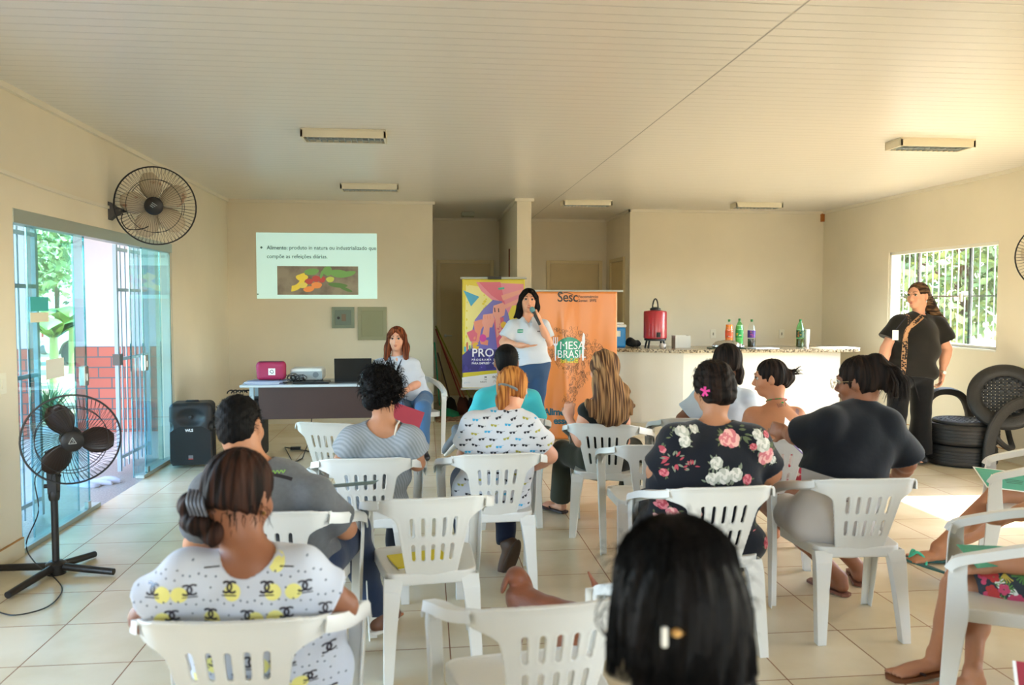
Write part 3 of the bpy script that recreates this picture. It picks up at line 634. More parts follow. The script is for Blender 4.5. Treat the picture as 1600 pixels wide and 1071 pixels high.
obj('black_bag',npmesh('bb',v,f),mat('bag_black','0e0e10',rough=.7),loc=(2.52,9.75,GZ),smooth=False,label='black cloth bag bunched on the counter beside the blue cool box',cat='bag')
# ---------------- desk
lam=mat('desk_grey','b9c2c8',rough=.4); brown=mat('desk_brown','3f2a26',rough=.4,var=.08,vscale=3)
r=thing('desk','office desk with grey top and dark brown front panel','desk',(0,0,0)); TY=7.97
obj('desk_top',boxes((-1.76,-.42,TY-.02,TY+.6,.715,.74)),lam,r,smooth=False,bevel=.004)
obj('modesty_panel',boxes((-1.60,-.5,TY+.05,TY+.07,.40,.715)),brown,r,smooth=False)
for x in (-1.66,-.48):
    m=MB(); m.box(x-.02,x+.02,TY+.28,TY+.32,.03,.715); m.box(x-.02,x+.02,TY+.04,TY+.56,0,.03); m.box(x-.02,x+.02,TY+.03,TY+.07,.4,.715); obj('leg',m,mat('desk_leg','9fb0b8',rough=.4,metal=.3),r,smooth=False)
def ond(px,dy=0.): return at(px,590,TY+.1+dy)[0]
# pouch
pk=mat('pouch_pink','a3244f',rough=.55,bump=.3,bscale=40); xp=ond(423)
r=thing('toiletry_pouch','dark pink zipped pouch with a white square logo, standing on papers','pouch',(xp,TY+.14,.775))
v,f=snet([rbox((0,0,.085),(.14,.045,.085),.035,k=.02),rbox((0,0,.15),(.12,.03,.03),.02,k=.03)],(-.16,-.06,-.01),(.16,.06,.2),.008,disp=lambda P:.003*np.sin(30*P[:,0]+2)*np.sin(35*P[:,2])); obj('pouch_body',npmesh('p',v,f),pk,r,smooth=False)
lg=obj('logo_patch',boxes((-.02,.045,-.0495,-.0475,.05,.115)),white,r,smooth=False)
m=MB(); m.tube([(.012+.016*math.cos(a),-.0505,.083+.016*math.sin(a)) for a in np.linspace(.5,PI+.7,9)],.003,5,up=(0,1,0)); m.tube([(.016+.012*math.cos(a),-.0505,.08+.014*math.sin(a)) for a in np.linspace(PI+.3,2*PI+.5,9)],.003,5,up=(0,1,0)); obj('logo_mark',m,black,lg)
obj('zip_line',boxes((-.11,.11,-.04,.04,.176,.18)),black,r,smooth=False)
# papers
papm=mat('paper_grey','c4c8d2',rough=.7); 
for k in range(5):
    o=obj('document_folder',boxes((-.17,.17,-.11,.11,0,.006)),papm if k%2 else mat('folder_blue','8f9ab8',rough=.6),loc=(ond(415)+random.uniform(-.03,.03),TY+.11,.7405+k*.0065),rot=(0,0,random.uniform(-.12,.12)),smooth=False)
    setp(o,ORD[k]+' folder from the bottom of the pile under the pink pouch','folder','folders piled at the left end of the desk')
# projector
r=thing('projector','white projector facing the back wall, on the desk beside the pink pouch','projector',(ond(477),TY+.3,.742))
v,f=snet([rbox((0,0,.08),(.16,.13,.06),.03,k=.02)],(-.17,-.14,0),(.17,.14,.16),.008); obj('projector_body',npmesh('pr',v,f),mat('projector_white','dfe3e0',rough=.4),r,smooth=False)
obj('rear_panel',boxes((-.15,.15,-.1315,-.128,.035,.11)),mat('projector_grey','9aa4a8',rough=.5),r,smooth=False)
m=MB(); m.lathe([(.028,0),(.028,.005)],seg=20,M=Matrix.Translation((.09,-.13,.075))@Matrix.Rotation(PI/2,4,'X')); obj('speaker_grille',m,mat('grille_grey','707a80',rough=.6),r)
for sx_ in (-.12,.12): m=MB(); m.lathe([(.014,0),(.014,.022)],cx=sx_,cy=-.08,seg=10); m.lathe([(.014,0),(.014,.022)],cx=sx_,cy=.09,seg=10); obj('foot',m,black,r)
m=MB(); m.lathe([(.04,0),(.042,.02),(.036,.022)],seg=20,M=Matrix.Translation((-.06,.128,.08))@Matrix.Rotation(-PI/2,4,'X')); obj('lens',m,black,r)
# tangle of cables
m=MB(); 
for k in range(10):
    c=[random.uniform(-.09,.09),random.uniform(-.03,.03),random.uniform(.02,.06)]; a0=random.uniform(0,6); rr=random.uniform(.02,.05)
    m.tube([(c[0]+rr*1.4*math.cos(a0+t_*.7),c[1]+.03*math.sin(t_*1.3+k),max(.006,c[2]+rr*math.sin(a0+t_*.7))) for t_ in range(12)],.0035,5)
m.tube([(.05,0,.006),(.14,.0,.01),(.22,.03,.03),(.30,.01,.012),(.42,.02,.006)],.0035,5)
obj('cable_bundle',m,black,loc=(ond(461),TY+.08,.742),label='tangled black cables heaped in front of the projector',cat='cables')
# closed laptop + open laptop
r=thing('closed_laptop','thin closed black laptop lying flat in front of the projector','laptop',(ond(487),TY+.12,.741),.03)
obj('laptop_base',boxes((-.17,.17,-.11,.11,0,.012)),black,r,smooth=False,bevel=.003); obj('laptop_lid',boxes((-.17,.17,-.11,.11,.013,.02)),mat('lap_lid','26262a',rough=.35),r,smooth=False,bevel=.003)
r=thing('open_laptop','open black laptop with its lid back to the audience, right end of the desk','laptop',(ond(552),TY+.1,.741),0)
obj('laptop_base',boxes((-.18,.18,0,.24,0,.018)),black,r,smooth=False,bevel=.004)
M=Matrix.Translation((0,0,.018))@Matrix.Rotation(.12,4,'X'); m=MB(); m.box(-.18,.18,-.006,.006,0,.225,0,M); o=obj('screen_lid',m,mat('laptop_black','0c0c0e',rough=.25),r,smooth=False,bevel=.003)
# mains cable and adapter on the floor
m=MB(); P=[(-1.13,TY+.3,.4),(-1.15,TY+.2,.15),(-1.2,TY+.1,.006),(-1.3,TY-.3,.006),(-1.3,TY-.9,.006),(-1.1,TY-1.3,.006),(-.9,TY-1.5,.006)]; P+= [tuple(on(445,700)+V3(0,0,.006)),tuple(on(487,707)+V3(0,0,.006)),tuple(on(520,716)+V3(0,0,.006))]
m.tube(P,.005,6); m.box(*(lambda q:(q[0]-.05,q[0]+.05,q[1]-.025,q[1]+.025,0,.03))(on(462,703))); obj('power_cable',m,black,label='black power cable with an adapter trailing on the floor below the desk',cat='cable')
# ---------------- loudspeakers
spm=mat('speaker_body','1a1a1d',rough=.55,bump=.2,bscale=150); grm=mat('speaker_grille','111113',rough=.75,bump=.8,bscale=260)
def speaker(x,y,rz,label):
    r=thing('loudspeaker',label,'loudspeaker',(x,y,0),rz)
    v,f=snet([rbox((0,0,.31),(.19,.15,.29),.05,k=.02),plane((0,0,.012),(0,0,-1)),ell((0,-.18,.47),(.13,.07,.085),k=.02,mode='-'),ball((-.2,-.13,.38),.05,k=.01,mode='-'),ball((.2,-.13,.38),.05,k=.01,mode='-')],(-.21,-.17,0),(.21,.17,.62),.009)
    obj('cabinet',npmesh('cab',v,f),spm,r,smooth=False)
    m=MB(); m.poly([(-.16,.03),(.16,.03),(.175,.08),(.175,.34),(.1,.385),(-.1,.385),(-.175,.34),(-.175,.08)],.006,Matrix.Translation((0,-.151,0))@Matrix.Rotation(PI/2,4,'X')); obj('woofer_grille',m,grm,r,smooth=False)
    m=MB(); m.lathe([(.02,0),(.016,.01),(.0,.014)],seg=14,M=Matrix.Translation((0,-.118,.47))@Matrix.Rotation(PI/2,4,'X')); obj('tweeter',m,black,r)
    m=MB(); m.tube([(-.06,0,.59),(-.05,0,.606),(.05,0,.606),(.06,0,.59)],.01,8,up=(0,1,0)); obj('top_handle',m,spm,r)
    text('brand_mark','WLS',.035,mat('print_white','e8e8e8',rough=.5),r,(-.045,-.1585,.34),bold=.0012)
    obj('badge',boxes((-.02,.02,-.159,-.1575,.09,.12)),mat('badge_grey','6a6a70',rough=.4),r,smooth=False); obj('red_badge',boxes((-.02,.02,-.1595,-.158,.082,.09)),mat('badge_red','c23a30',rough=.4),r,smooth=False)
q=on(297,731); speaker(q[0]+.0,q[1]+.12,.12,'black loudspeaker standing on the floor beside the glass door')
speaker(q[0]+.42,q[1]+.42,-.05,'second black loudspeaker behind the grey-shirted man, against the wall')
m=MB()
for k in range(5):
    m.tube([(.04*k-.08+.03*math.cos(a),.02*math.sin(a*1.3),.02+.03*abs(math.sin(a))) for a in np.linspace(k,k+5,12)],.006,6)
obj('cable_coil',m,black,loc=(q[0]+.36,q[1]+.42,.62),label='coiled black cable lying on top of the second loudspeaker',cat='cable')
# ---------------- pedestal fan
fanm=mat('fan_black','1b1716',rough=.4); blm=mat('fan_blade_brown','2a1a14',rough=.3,alpha=.9)
def fanhead(root,c,R_,ax,wire,bladem,cagem,hubr,nb,rings,twist,rot0=.5):
    ax=Vector(ax).normalized(); q=ax.to_track_quat('Z','Y').to_matrix().to_4x4(); M=Matrix.Translation(c)@q
    m=MB()
    for k,(rr,z) in enumerate(rings):
        m.tube([M@Vector((rr*math.cos(a),rr*math.sin(a),z)) for a in np.linspace(0,2*PI,49)[:-1]],(.0055 if rr>R_*.98 else .0022),6,closed=True,up=ax)
    n=wire
    for i in range(n):
        a=2*PI*i/n
        for s_ in (1,-1):
            p=[]
            for j in range(7):
                u=j/6; rr=hubr*.9+(R_-hubr*.9)*u; z=s_*(.055*math.cos(u*PI/2)**.6)+(.02 if s_>0 else -.02)*(1-u); aa=a+twist*u
                p.append(M@Vector((rr*math.cos(aa),rr*math.sin(aa),z)))
            m.tube(p,.0011,4,up=ax)
    obj('cage',m,cagem,root)
    lo=MB(); lo.lathe([(hubr,0),(hubr,.012),(hubr*.8,.02),(.0,.022)],seg=28,M=M@Matrix.Translation((0,0,.06))); hb=obj('hub_cap',lo,fanm,root)
    m=MB(); m.lathe([(hubr*.5,-.03),(hubr*.55,0),(hubr*.5,.05)],seg=20,M=M); obj('spindle',m,fanm,root)
    m=MB(); m.lathe([(.02,-.2),(.055,-.17),(.06,-.09),(.05,-.055),(hubr*.9,-.05)],seg=20,M=M); obj('motor_housing',m,fanm,root)
    for k in range(nb):
        a0=2*PI*k/nb+rot0; vs=[];fs=[];N=8;K=6
        for i in range(N+1):
            u=i/N; rr=hubr*.5+(R_*.86-hubr*.5)*u; wd=(.25+.55*math.sin(PI*min(1,.15+u*.85))**.8)
            for j in range(K+1):
                v_=j/K-.5; aa=a0+v_*wd*1.5*(1.15-.35*u); vs.append(M@Vector((rr*math.cos(aa),rr*math.sin(aa),.045*v_*-1+.01*(1-4*v_*v_))))
        for i in range(N):
            for j in range(K): b_=i*(K+1)+j; fs.append((b_,b_+1,b_+K+2,b_+K+1))
        mm=MB(); mm.add(vs,fs); me=mm.mesh('blade','all'); o=obj('blade',me,bladem,root); s_=o.modifiers.new('t','SOLIDIFY'); s_.thickness=.003
    return M
fb=on(88,897); fz=.775
r=thing('pedestal_fan','black pedestal fan with three brown blades on a cross base','fan',(0,0,0))
m=MB(); base_c=Vector((fb[0],fb[1],0))
for px,py in ((12,937),(178,900),(148,872),(-32,895)):
    e_=on(px,py); e_=Vector((e_[0],e_[1],.022)); l=MB(); l.tube([base_c+Vector((0,0,.045)),e_],.022,10,scales=[1,.85]); obj('foot',l,fanm,r)
lathe_obj('base_hub',[(.05,.0),(.055,.06),(.035,.075)],fanm,r).location=(fb[0],fb[1],0)
hc=at(112,687,fb[1]-.05)
m=MB(); m.tube([(fb[0],fb[1],.03),(fb[0],fb[1],.46)],.019,14); obj('lower_pole',m,fanm,r)
m=MB(); m.lathe([(.026,.42),(.03,.44),(.03,.47),(.024,.48)],cx=fb[0],cy=fb[1]); obj('collar',m,fanm,r)
m=MB(); m.sweep([(fb[0],fb[1],.46),(fb[0],fb[1],.56),(fb[0],fb[1]+.0,.70)],[(-.025,-.03),(.025,-.03),(.03,0),(.025,.03),(-.025,.03),(-.03,0)],scales=[.9,1,1.15],up=(0,1,0)); obj('control_box',m,fanm,r)
for k in range(4): m=MB(); m.lathe([(.006,0),(.006,.014)],seg=8,M=Matrix.Translation((fb[0]+.03,fb[1]-.01,.56+k*.022))@Matrix.Rotation(PI/2,4,'Y')); obj('knob',m,fanm,r)
m=MB(); m.lathe([(.012,0),(.012,.03)],seg=10,M=Matrix.Translation((fb[0]-.02,fb[1],.50))@Matrix.Rotation(-PI/2,4,'Y')); obj('height_knob',m,fanm,r)
fax=Vector((.42,-.9,.0)); M=fanhead(r,Vector(hc),.247,fax,64,blm,fanm,.058,3,[(.247,.0),(.18,.045),(.18,-.045)],.35,-.1)
m=MB(); tri=[(0,.022),(-.019,-.012),(.019,-.012)]
for a,b_ in ((0,1),(1,2),(2,0)): m.tube([M@Vector((tri[a][0],tri[a][1],.084)),M@Vector((tri[b_][0],tri[b_][1],.084))],.002,5,up=fax)
m.tube([M@Vector((0,.01,.084)),M@Vector((.006,-.006,.084)),M@Vector((-.006,-.006,.084))],.0016,5,up=fax)
obj('hub_emblem',m,mat('emblem_silver','b9bcbc',rough=.3,metal=.5),r)
m=MB(); P=[(fb[0]-.02,fb[1],.62),(fb[0]-.09,fb[1]-.02,.55)]+[tuple(at(a,b_,fb[1]-.03)) for a,b_ in ((60,800),(41,850),(55,880))]+[tuple(on(a,b_)+V3(0,0,.006)) for a,b_ in ((85,905),(97,925),(75,950),(30,963),(2,960),(-30,945))]
from mathutils import geometry as _g
def smoothpath(P,n=6):
    P=[Vector(p) for p in P]; o=[]
    for i in range(len(P)-1):
        a=P[max(i-1,0)];b_=P[i];c=P[i+1];d=P[min(i+2,len(P)-1)]
        for k in range(n):
            u=k/n; o.append(.5*((2*b_)+(c-a)*u+(2*a-5*b_+4*c-d)*u*u+(3*b_-a-3*c+d)*u**3))
    o.append(P[-1]); return o
m.tube(smoothpath(P),.0035,6); obj('power_cord',m,fanm,r)
# ---------------- wall fan (left)
wirem=mat('wire_dark','2c2c30',rough=.4,metal=.3); wb=mat('blade_beige','c6b69c',rough=.4,col2='9a5a3a',vscale=14,ramp=(.6,.72))
r=thing('wall_fan','dusty wall fan with beige blades mounted above the glass doorway','fan',(0,0,0)); fc=at(243,322,6.68)
bk=wl(172,330,XL); m=MB(); m.sweep([(XL+.0,bk[1],bk[2]),(XL+.05,bk[1],bk[2]),(XL+.09,bk[1],bk[2])],[(-.045,-.07),(.045,-.07),(.045,.07),(-.045,.07)],scales=[1,.5,.25]); obj('wall_bracket',m,fanm,r)
m=MB(); m.tube([(XL+.06,bk[1],bk[2]),(fc[0]-.14,fc[1]+.1,fc[2]-.02),(fc[0],fc[1]+.09,fc[2])],.016,10); obj('arm',m,fanm,r)
M=fanhead(r,Vector(fc),.30,Vector((.12,-1,-.12)),64,wb,wirem,.07,5,[(.30,0),(.30,.008),(.205,.05),(.205,-.05)],.0)
m=MB(); m.tube(smoothpath([(XL+.1,bk[1]-.02,bk[2]-.02),tuple(at(190,345,6.6)),tuple(at(200,358,6.6)),tuple(at(225,357,6.65)),tuple(Vector(fc)+Vector((-.02,.1,-.1)))]),.004,6); obj('power_cord',m,fanm,r)
m=MB()
for k in range(3): m.box(-.022,.022-.008*k,.014-.014*k,.02-.014*k,.082,.0835,0,M@Matrix.Rotation(-.6,4,'Z'))
obj('hub_label',m,mat('emblem_dim','9aa4a6',rough=.5),r,smooth=False)
bpy.data.objects[-1] if False else None
# wall fan on the right wall, mostly outside the frame
r=thing('wall_fan','wall fan with beige blades on the right wall beyond the window','fan',(0,0,0)); fc=V3(5.33,6.42,1.92)
m=MB(); m.sweep([(XR,fc[1]+.1,fc[2]),(XR-.06,fc[1]+.1,fc[2])],[(-.045,-.07),(.045,-.07),(.045,.07),(-.045,.07)],scales=[1,.4]); m.tube([(XR-.04,fc[1]+.1,fc[2]),(fc[0],fc[1]+.08,fc[2])],.016,10); obj('wall_bracket',m,fanm,r)
fanhead(r,Vector(fc),.30,Vector((-.75,-.65,-.1)),64,wb,wirem,.07,5,[(.30,0),(.30,.008),(.205,.05),(.205,-.05)],.0)
# ---------------- electrical panels, slide
def onb(px,py,Y=10.45): return at(px,py,Y)
def wallbox(root,name,x0,y0,x1,y1,m,d,d0=0,Y=10.45):
    a=onb(x0,y0,Y); b_=onb(x1,y1,Y); return obj(name,boxes((a[0],b_[0],Y-d,Y-d0,b_[2],a[2])),m,root,smooth=False,bevel=.002)
g1=mat('panel_blue_grey','83907f',rough=.5); g2=mat('panel_olive','97977a',rough=.5)
r=thing('electrical_panel','small grey-green electrical panel with a round black lock on the back wall','electrical panel')
wallbox(r,'panel_frame',519,480,554,513,g1,.03); wallbox(r,'panel_door',524,485,549,508,mat('panel_in','6f7e74',rough=.45),.038,.03); wallbox(r,'rating_label',534,491,541,502,mat('label_rust','7c6a5a'),.0395,.038)
a=onb(529.5,497); m=MB(); m.lathe([(.018,0),(.018,.01)],seg=16,M=Matrix.Translation((a[0],10.413,a[2]))@Matrix.Rotation(PI/2,4,'X')); obj('round_lock',m,black,r)
r=thing('electrical_panel','larger plain olive metal panel on the back wall beside the small one','electrical panel')
wallbox(r,'panel_frame',559,480,604.5,531.5,g2,.025); wallbox(r,'panel_cover',565,486,599,526,mat('panel_olive2','8f9070',rough=.45),.032,.025)
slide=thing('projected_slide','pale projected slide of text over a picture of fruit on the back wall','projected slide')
wallbox(slide,'slide_field',400,363.5,589.5,467,mat('slide_light','bfe2da',rough=.7,emit=.38),.004)  # projector's light put into the colour and faint glow of a thin panel
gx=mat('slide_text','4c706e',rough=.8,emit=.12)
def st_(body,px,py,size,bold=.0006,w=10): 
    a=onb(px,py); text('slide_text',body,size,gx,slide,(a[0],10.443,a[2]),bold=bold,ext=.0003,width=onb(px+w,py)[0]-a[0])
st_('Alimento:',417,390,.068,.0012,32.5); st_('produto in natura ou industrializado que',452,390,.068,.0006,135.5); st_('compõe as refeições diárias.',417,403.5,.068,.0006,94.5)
a=onb(408.5,387); m=MB(); m.lathe([(.014,0),(.014,.001)],seg=14,M=Matrix.Translation((a[0],10.4455,a[2]))@Matrix.Rotation(PI/2,4,'X')); obj('bullet',m,gx,slide)
a=onb(403,460); m=MB(); m.lathe([(.01,0),(.01,.001)],seg=10,M=Matrix.Translation((a[0],10.4455,a[2]))@Matrix.Rotation(PI/2,4,'X')); obj('page_mark',m,gx,slide)
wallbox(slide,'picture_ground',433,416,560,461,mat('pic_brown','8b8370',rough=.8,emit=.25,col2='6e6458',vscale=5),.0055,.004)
def blob(root,name,m,px,py,w_,h_,ang=0,Y=10.443,crescent=False,th=.0006):
    c=onb(px,py); N=18; pts=[]
    if crescent:
        for i in range(N): t_=-2.6+i/(N-1)*2.2; pts.append((w_*math.cos(t_),h_*math.sin(t_)))
        for i in range(N): t_=-.4-i/(N-1)*2.2; pts.append((w_*.62*math.cos(t_)+.01,h_*.62*math.sin(t_)+.012))
    else:
        for i in range(N): t_=2*PI*i/N; pts.append((w_*math.cos(t_)*(1+.08*math.sin(3*t_)),h_*math.sin(t_)))
    mm=MB(); mm.poly(pts,th,Matrix.Translation((c[0],Y,c[2]))@Matrix.Rotation(PI/2,4,'X')@Matrix.Rotation(ang,4,'Z')); return obj(name,mm,m,root,smooth=False)
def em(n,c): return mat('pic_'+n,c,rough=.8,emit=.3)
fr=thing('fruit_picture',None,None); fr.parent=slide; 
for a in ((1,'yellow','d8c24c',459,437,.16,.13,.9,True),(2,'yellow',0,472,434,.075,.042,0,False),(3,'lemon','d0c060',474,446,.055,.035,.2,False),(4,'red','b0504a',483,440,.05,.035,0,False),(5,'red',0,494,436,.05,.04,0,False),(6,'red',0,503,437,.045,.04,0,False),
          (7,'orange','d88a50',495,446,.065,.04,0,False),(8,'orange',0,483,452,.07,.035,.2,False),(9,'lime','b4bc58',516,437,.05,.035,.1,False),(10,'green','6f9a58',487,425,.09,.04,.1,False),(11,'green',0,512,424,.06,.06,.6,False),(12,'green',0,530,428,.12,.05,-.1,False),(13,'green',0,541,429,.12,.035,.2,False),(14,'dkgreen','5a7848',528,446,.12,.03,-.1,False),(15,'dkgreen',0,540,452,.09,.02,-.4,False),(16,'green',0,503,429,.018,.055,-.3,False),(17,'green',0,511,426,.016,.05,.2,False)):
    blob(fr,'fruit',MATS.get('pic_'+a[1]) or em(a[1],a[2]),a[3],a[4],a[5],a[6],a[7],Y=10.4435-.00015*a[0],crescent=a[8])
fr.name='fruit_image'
# ---------------- ceiling lights
lum=mat('fixture_cream','ded6bf',rough=.4); lou=mat('louvre','b8c0c0',rough=.3,metal=.6); tub=mat('tube_white','f4f6f6',rough=.3)
def fixture(cx,cy,label,L=.62,Wd=.22):
    r=thing('ceiling_light',label,'ceiling light',(cx,cy,CH),0,'louvred strip lights on the ceiling')
    m=MB(); z=-.065; h_=L/2; w_=Wd/2
    m.box(-h_,h_,-w_,w_,-.012,0); m.box(-h_,h_,-w_,-w_+.012,z,-.012); m.box(-h_,h_,w_-.012,w_,z,-.012); m.box(-h_,-h_+.02,-w_,w_,z,-.012); m.box(h_-.02,h_,-w_,w_,z,-.012)
    obj('housing',m,lum,r,smooth=False,bevel=.003)
    for k in (-.05,.05): m=MB(); m.tube([(-h_+.03,k,-.035),(h_-.03,k,-.035)],.012,10); obj('tube_lamp',m,tub,r)
    m=MB(); n=14
    for i in range(1,n): x=-h_+L*i/n; m.box(x-.001,x+.001,-w_+.012,w_-.012,z,z+.03)
    m.box(-h_+.02,h_-.02,-.004,.004,z,z+.03); obj('louvre',m,lou,r,smooth=False)
fixture(-.59,6.24,'cream strip light nearest the wall fan, above the grey-shirted man'); fixture(-.585,9.0,'cream strip light above the projected slide')
fixture(2.02,10.15,'cream strip light before the right alcove'); fixture(4.24,10.15,'cream strip light above the counter bottles'); fixture(3.96,6.1,'large cream strip light on the right side of the ceiling')
m=MB(); q=onb(731,332,11.6); m.box(-.09,.09,-.09,.09,-.06,0); obj('emergency_light',m,mat('emerg_grey','9c9f90',rough=.5),loc=(q[0],11.6,CH),smooth=False,bevel=.006,label='small square pale fitting on the dark alcove ceiling',cat='ceiling light')
# outlets
for k,(px,lab) in enumerate(((1114,'cream wall outlet behind the foil-covered dish'),(1221,'cream wall outlet between the grape bottle and the cups'))):
    q=at(px,522,11.0); r=thing('wall_outlet',lab,'outlet'); obj('outlet_plate',boxes((q[0]-.04,q[0]+.04,10.99,11.0,q[2]-.06,q[2]+.06)),MATS['switch_white'],r,smooth=False,bevel=.004)
    obj('socket',boxes((q[0]-.008,q[0]+.008,10.987,10.99,q[2]-.02,q[2]+.02)),mat('socket_grey','8a8674'),r,smooth=False)
# brooms and mat in the alcove
def stick(name,label,cat,p0,p1,m,head=None,rr=.011):
    r=thing(name,label,cat); mm=MB(); mm.tube([p0,p1],rr,8); obj('handle',mm,m,r); return r
gm_=mat('green_plastic','14805c',rough=.4); rd=mat('red_stick','8c2020',rough=.4); yl=mat('yellow_green_stick','8a8f28',rough=.4); bs=mat('bristle_dark','1c1816',rough=.9)
Yb=11.0; 
def hd(px,py,Y=Yb): return tuple(at(px,py,Y))
r=stick('dustpan','green long-handled dustpan standing in the dark alcove','dustpan',hd(679,535,11.0),hd(687,634,10.9),gm_); e_=Vector(hd(697,640,10.8)); e_.z=.0
m=MB(); m.sweep([(e_.x-.12,10.95,.06),(e_.x-.05,10.85,.08),(e_.x+.05,10.82,.08),(e_.x+.16,10.88,.04)],[(-.1,-.04),(.1,-.06),(.1,-.055),(0,.02),(-.1,.03)]); obj('scoop',m,gm_,r)
def broom(label,top,bot,m,hc_,hw=.12,lab='broom'):
    r=stick(lab,label,lab,top,bot,m); b_=Vector(bot); mm=MB(); mm.sweep([(b_.x,b_.y,b_.z+.01),(b_.x+.01,b_.y,max(.16,b_.z*.5)),(b_.x+.03,b_.y,.01)],[(-.5,-.25),(.5,-.25),(.5,.25),(-.5,.25)],scales=[.04,hw,hw*1.4],up=(0,1,0)); obj('bristles',mm,hc_,r)
broom('thin broom with brown handle behind the green dustpan',hd(684,552,12.2),(at(703,632,11.3)[0],11.3,.2),mat('brown_stick','5a3c34',rough=.5),bs)
broom('red-handled broom leaning in the alcove',hd(681,515,12.2),(at(720,625,11.0)[0],11.0,.24),rd,mat('bristle_brown','4a2418',rough=.9))
broom('orange-handled broom leaning behind the red one',hd(683,522,12.2),(at(726,628,11.1)[0],11.1,.22),mat('orange_stick','b05a38',rough=.5),MATS['bristle_brown'],.1)
broom('long yellow-green handled mop leaning against the alcove corner',hd(681,510,12.3),(at(735,640,11.05)[0],11.05,.22),yl,bs,.08,'mop')
a=on(674,660); m=MB(); m.box(.13,.85,10.35,10.95,.001,.012); obj('door_mat',m,mat('mat_red','8e5a44',rough=.95,col2='b99a78',vscale=18,ramp=(.45,.55)),smooth=False,label='worn reddish patterned mat on the alcove floor',cat='mat')
m=MB(); q=at(801,415,10.9); m.box(1.118,1.13,q[1]-.04,q[1]+.04,q[2]-.18,q[2]+.22); obj('wooden_plaque',m,mat('plaque_wood','84452c',rough=.5),smooth=False,label='narrow reddish-brown strip hung on the side of the white pier',cat='wall strip')
# rusty stain clamp in the corner
m=MB(); m.box(XR-.05,XR-.005,10.96,10.995,2.66,2.77); obj('corner_bracket',m,mat('rust','a8662e',rough=.9),smooth=False,label='small rusty bracket in the top right corner of the room',cat='bracket')
# towel / rag and shoes outside on the sill
v,f=snet([ell((0,0,.01),(.17,.13,.022),k=.02),ell((.1,.07,.01),(.12,.1,.025),k=.02)],(-.35,-.25,-.02),(.45,.3,.08),.012,disp=lambda P:.012*np.sin(20*P[:,0]+6*np.sin(12*P[:,1]))); q=on(165,757)
obj('floor_cloth',npmesh('cl',v,f),cloth('rag_white','a9aec4'),loc=(q[0]-.12,q[1]+.0,0),smooth=False,label='crumpled pale floor cloth on the stone doorway threshold',cat='cloth')
# ================================================================== BANNERS
def banner(name,label,cat,x0,x1,z0,z1,Y,m,wave=.012,seed=0,rails=True,fold=None):
    r=thing(name,label,cat,((x0+x1)/2,Y,0)); W=x1-x0; n,k=48,70; vs=[]
    def yy(x,z): 
        u=(x-x0)/W; v=(z-z0)/(z1-z0); s_=(1-v)*.8+.2
        return -wave*s_*(math.sin(u*9+seed+1.4*v)+.5*math.sin(u*21+seed*2-2*v))+(fold(u,v) if fold else 0)
    for j in range(k+1):
        for i in range(n+1):
            x=x0+W*i/n; z=z0+(z1-z0)*j/k; vs.append((x-(x0+x1)/2,yy(x,z),z))
    mm=MB(); mm.add(vs,[(j*(n+1)+i,j*(n+1)+i+1,(j+1)*(n+1)+i+1,(j+1)*(n+1)+i) for j in range(k) for i in range(n)])
    me=mm.mesh('printed_sheet','all'); o=obj('printed_sheet',me,m,r); s_=o.modifiers.new('t','SOLIDIFY'); s_.thickness=.0012; s_.offset=1
    def put(ob,dy=-.003):   # lays flat artwork on the sheet, following its waves
        me=ob.data; M=ob.matrix_basis.copy(); b=bmesh.new(); b.from_mesh(me); b.transform(M); bmesh.ops.triangulate(b,faces=b.faces)
        for _ in range(3):
            e=[e for e in b.edges if e.calc_length()>.05]
            if not e: break
            bmesh.ops.subdivide_edges(b,edges=e,cuts=1); bmesh.ops.triangulate(b,faces=b.faces)
        for v in b.verts: v.co.y+=yy(v.co.x+(x0+x1)/2,v.co.z)+dy
        b.to_mesh(me); b.free(); ob.matrix_basis=Matrix.Identity(4); ob.parent=r
        return ob
    return r,put
def art(put,name,m,pts,dy,Y=0):
    mm=MB(); mm.poly(pts,.0003,Matrix.Rotation(PI/2,4,'X')); return put(obj(name,mm,m,smooth=False),dy)
def circ(cx,cz,rx,rz,n=22,a0=0,a1=2*PI): return [(cx+rx*math.cos(a0+(a1-a0)*i/n),cz+rz*math.sin(a0+(a1-a0)*i/n)) for i in range(n if abs(a1-a0-2*PI)<1e-3 else n+1)]
B1Y=9.5; a=at(722,436,B1Y); b_=at(820,606,B1Y); x0,x1,z1,z0=a[0],b_[0],a[2],b_[2]; cxm=(x0+x1)/2
def q1(px,py): p=at(px,py,B1Y); return (p[0]-cxm,p[2])
def pm_(n,c,**k): return mat('print_'+n,c,rough=.35,**k)
br,put=banner('hanging_banner','yellow and purple hanging banner with raised fists, behind the presenter','banner',x0,x1,z0,z1,B1Y,pm_('yellow','d2c02a'),.006,1)
m=MB(); m.tube([(x0-cxm-.02,0,z1+.01),(x1-cxm+.02,0,z1+.01)],.014,8); m2=MB(); m2.box(-.07,.09,-.02,.0,z1-.005,z1+.03); m3=MB(); m3.tube([(x0-cxm-.02,0,z0-.01),(x1-cxm+.02,0,z0-.01)],.012,8)
silver=mat('rail_silver','c2c8cc',rough=.35,metal=.4); obj('top_rail',m,silver,br); obj('rail_clamp',m2,black,br,smooth=False); obj('bottom_rail',m3,silver,br)
m=MB(); m.tube([(0,.05,0),(0,.05,z1+.02)],.012,8); m.tube([(0,.05,.25),(-.3,.25,.01)],.008,6); m.tube([(0,.05,.25),(.3,.25,.01)],.008,6); m.tube([(0,.05,.25),(0,-.25,.01)],.008,6); obj('stand',m,black,br)
P=lambda *p:[q1(*v) for v in p]
def A1(name,col,pts,dy): return art(put,name,pm_(col,COLS[col]),pts,dy)
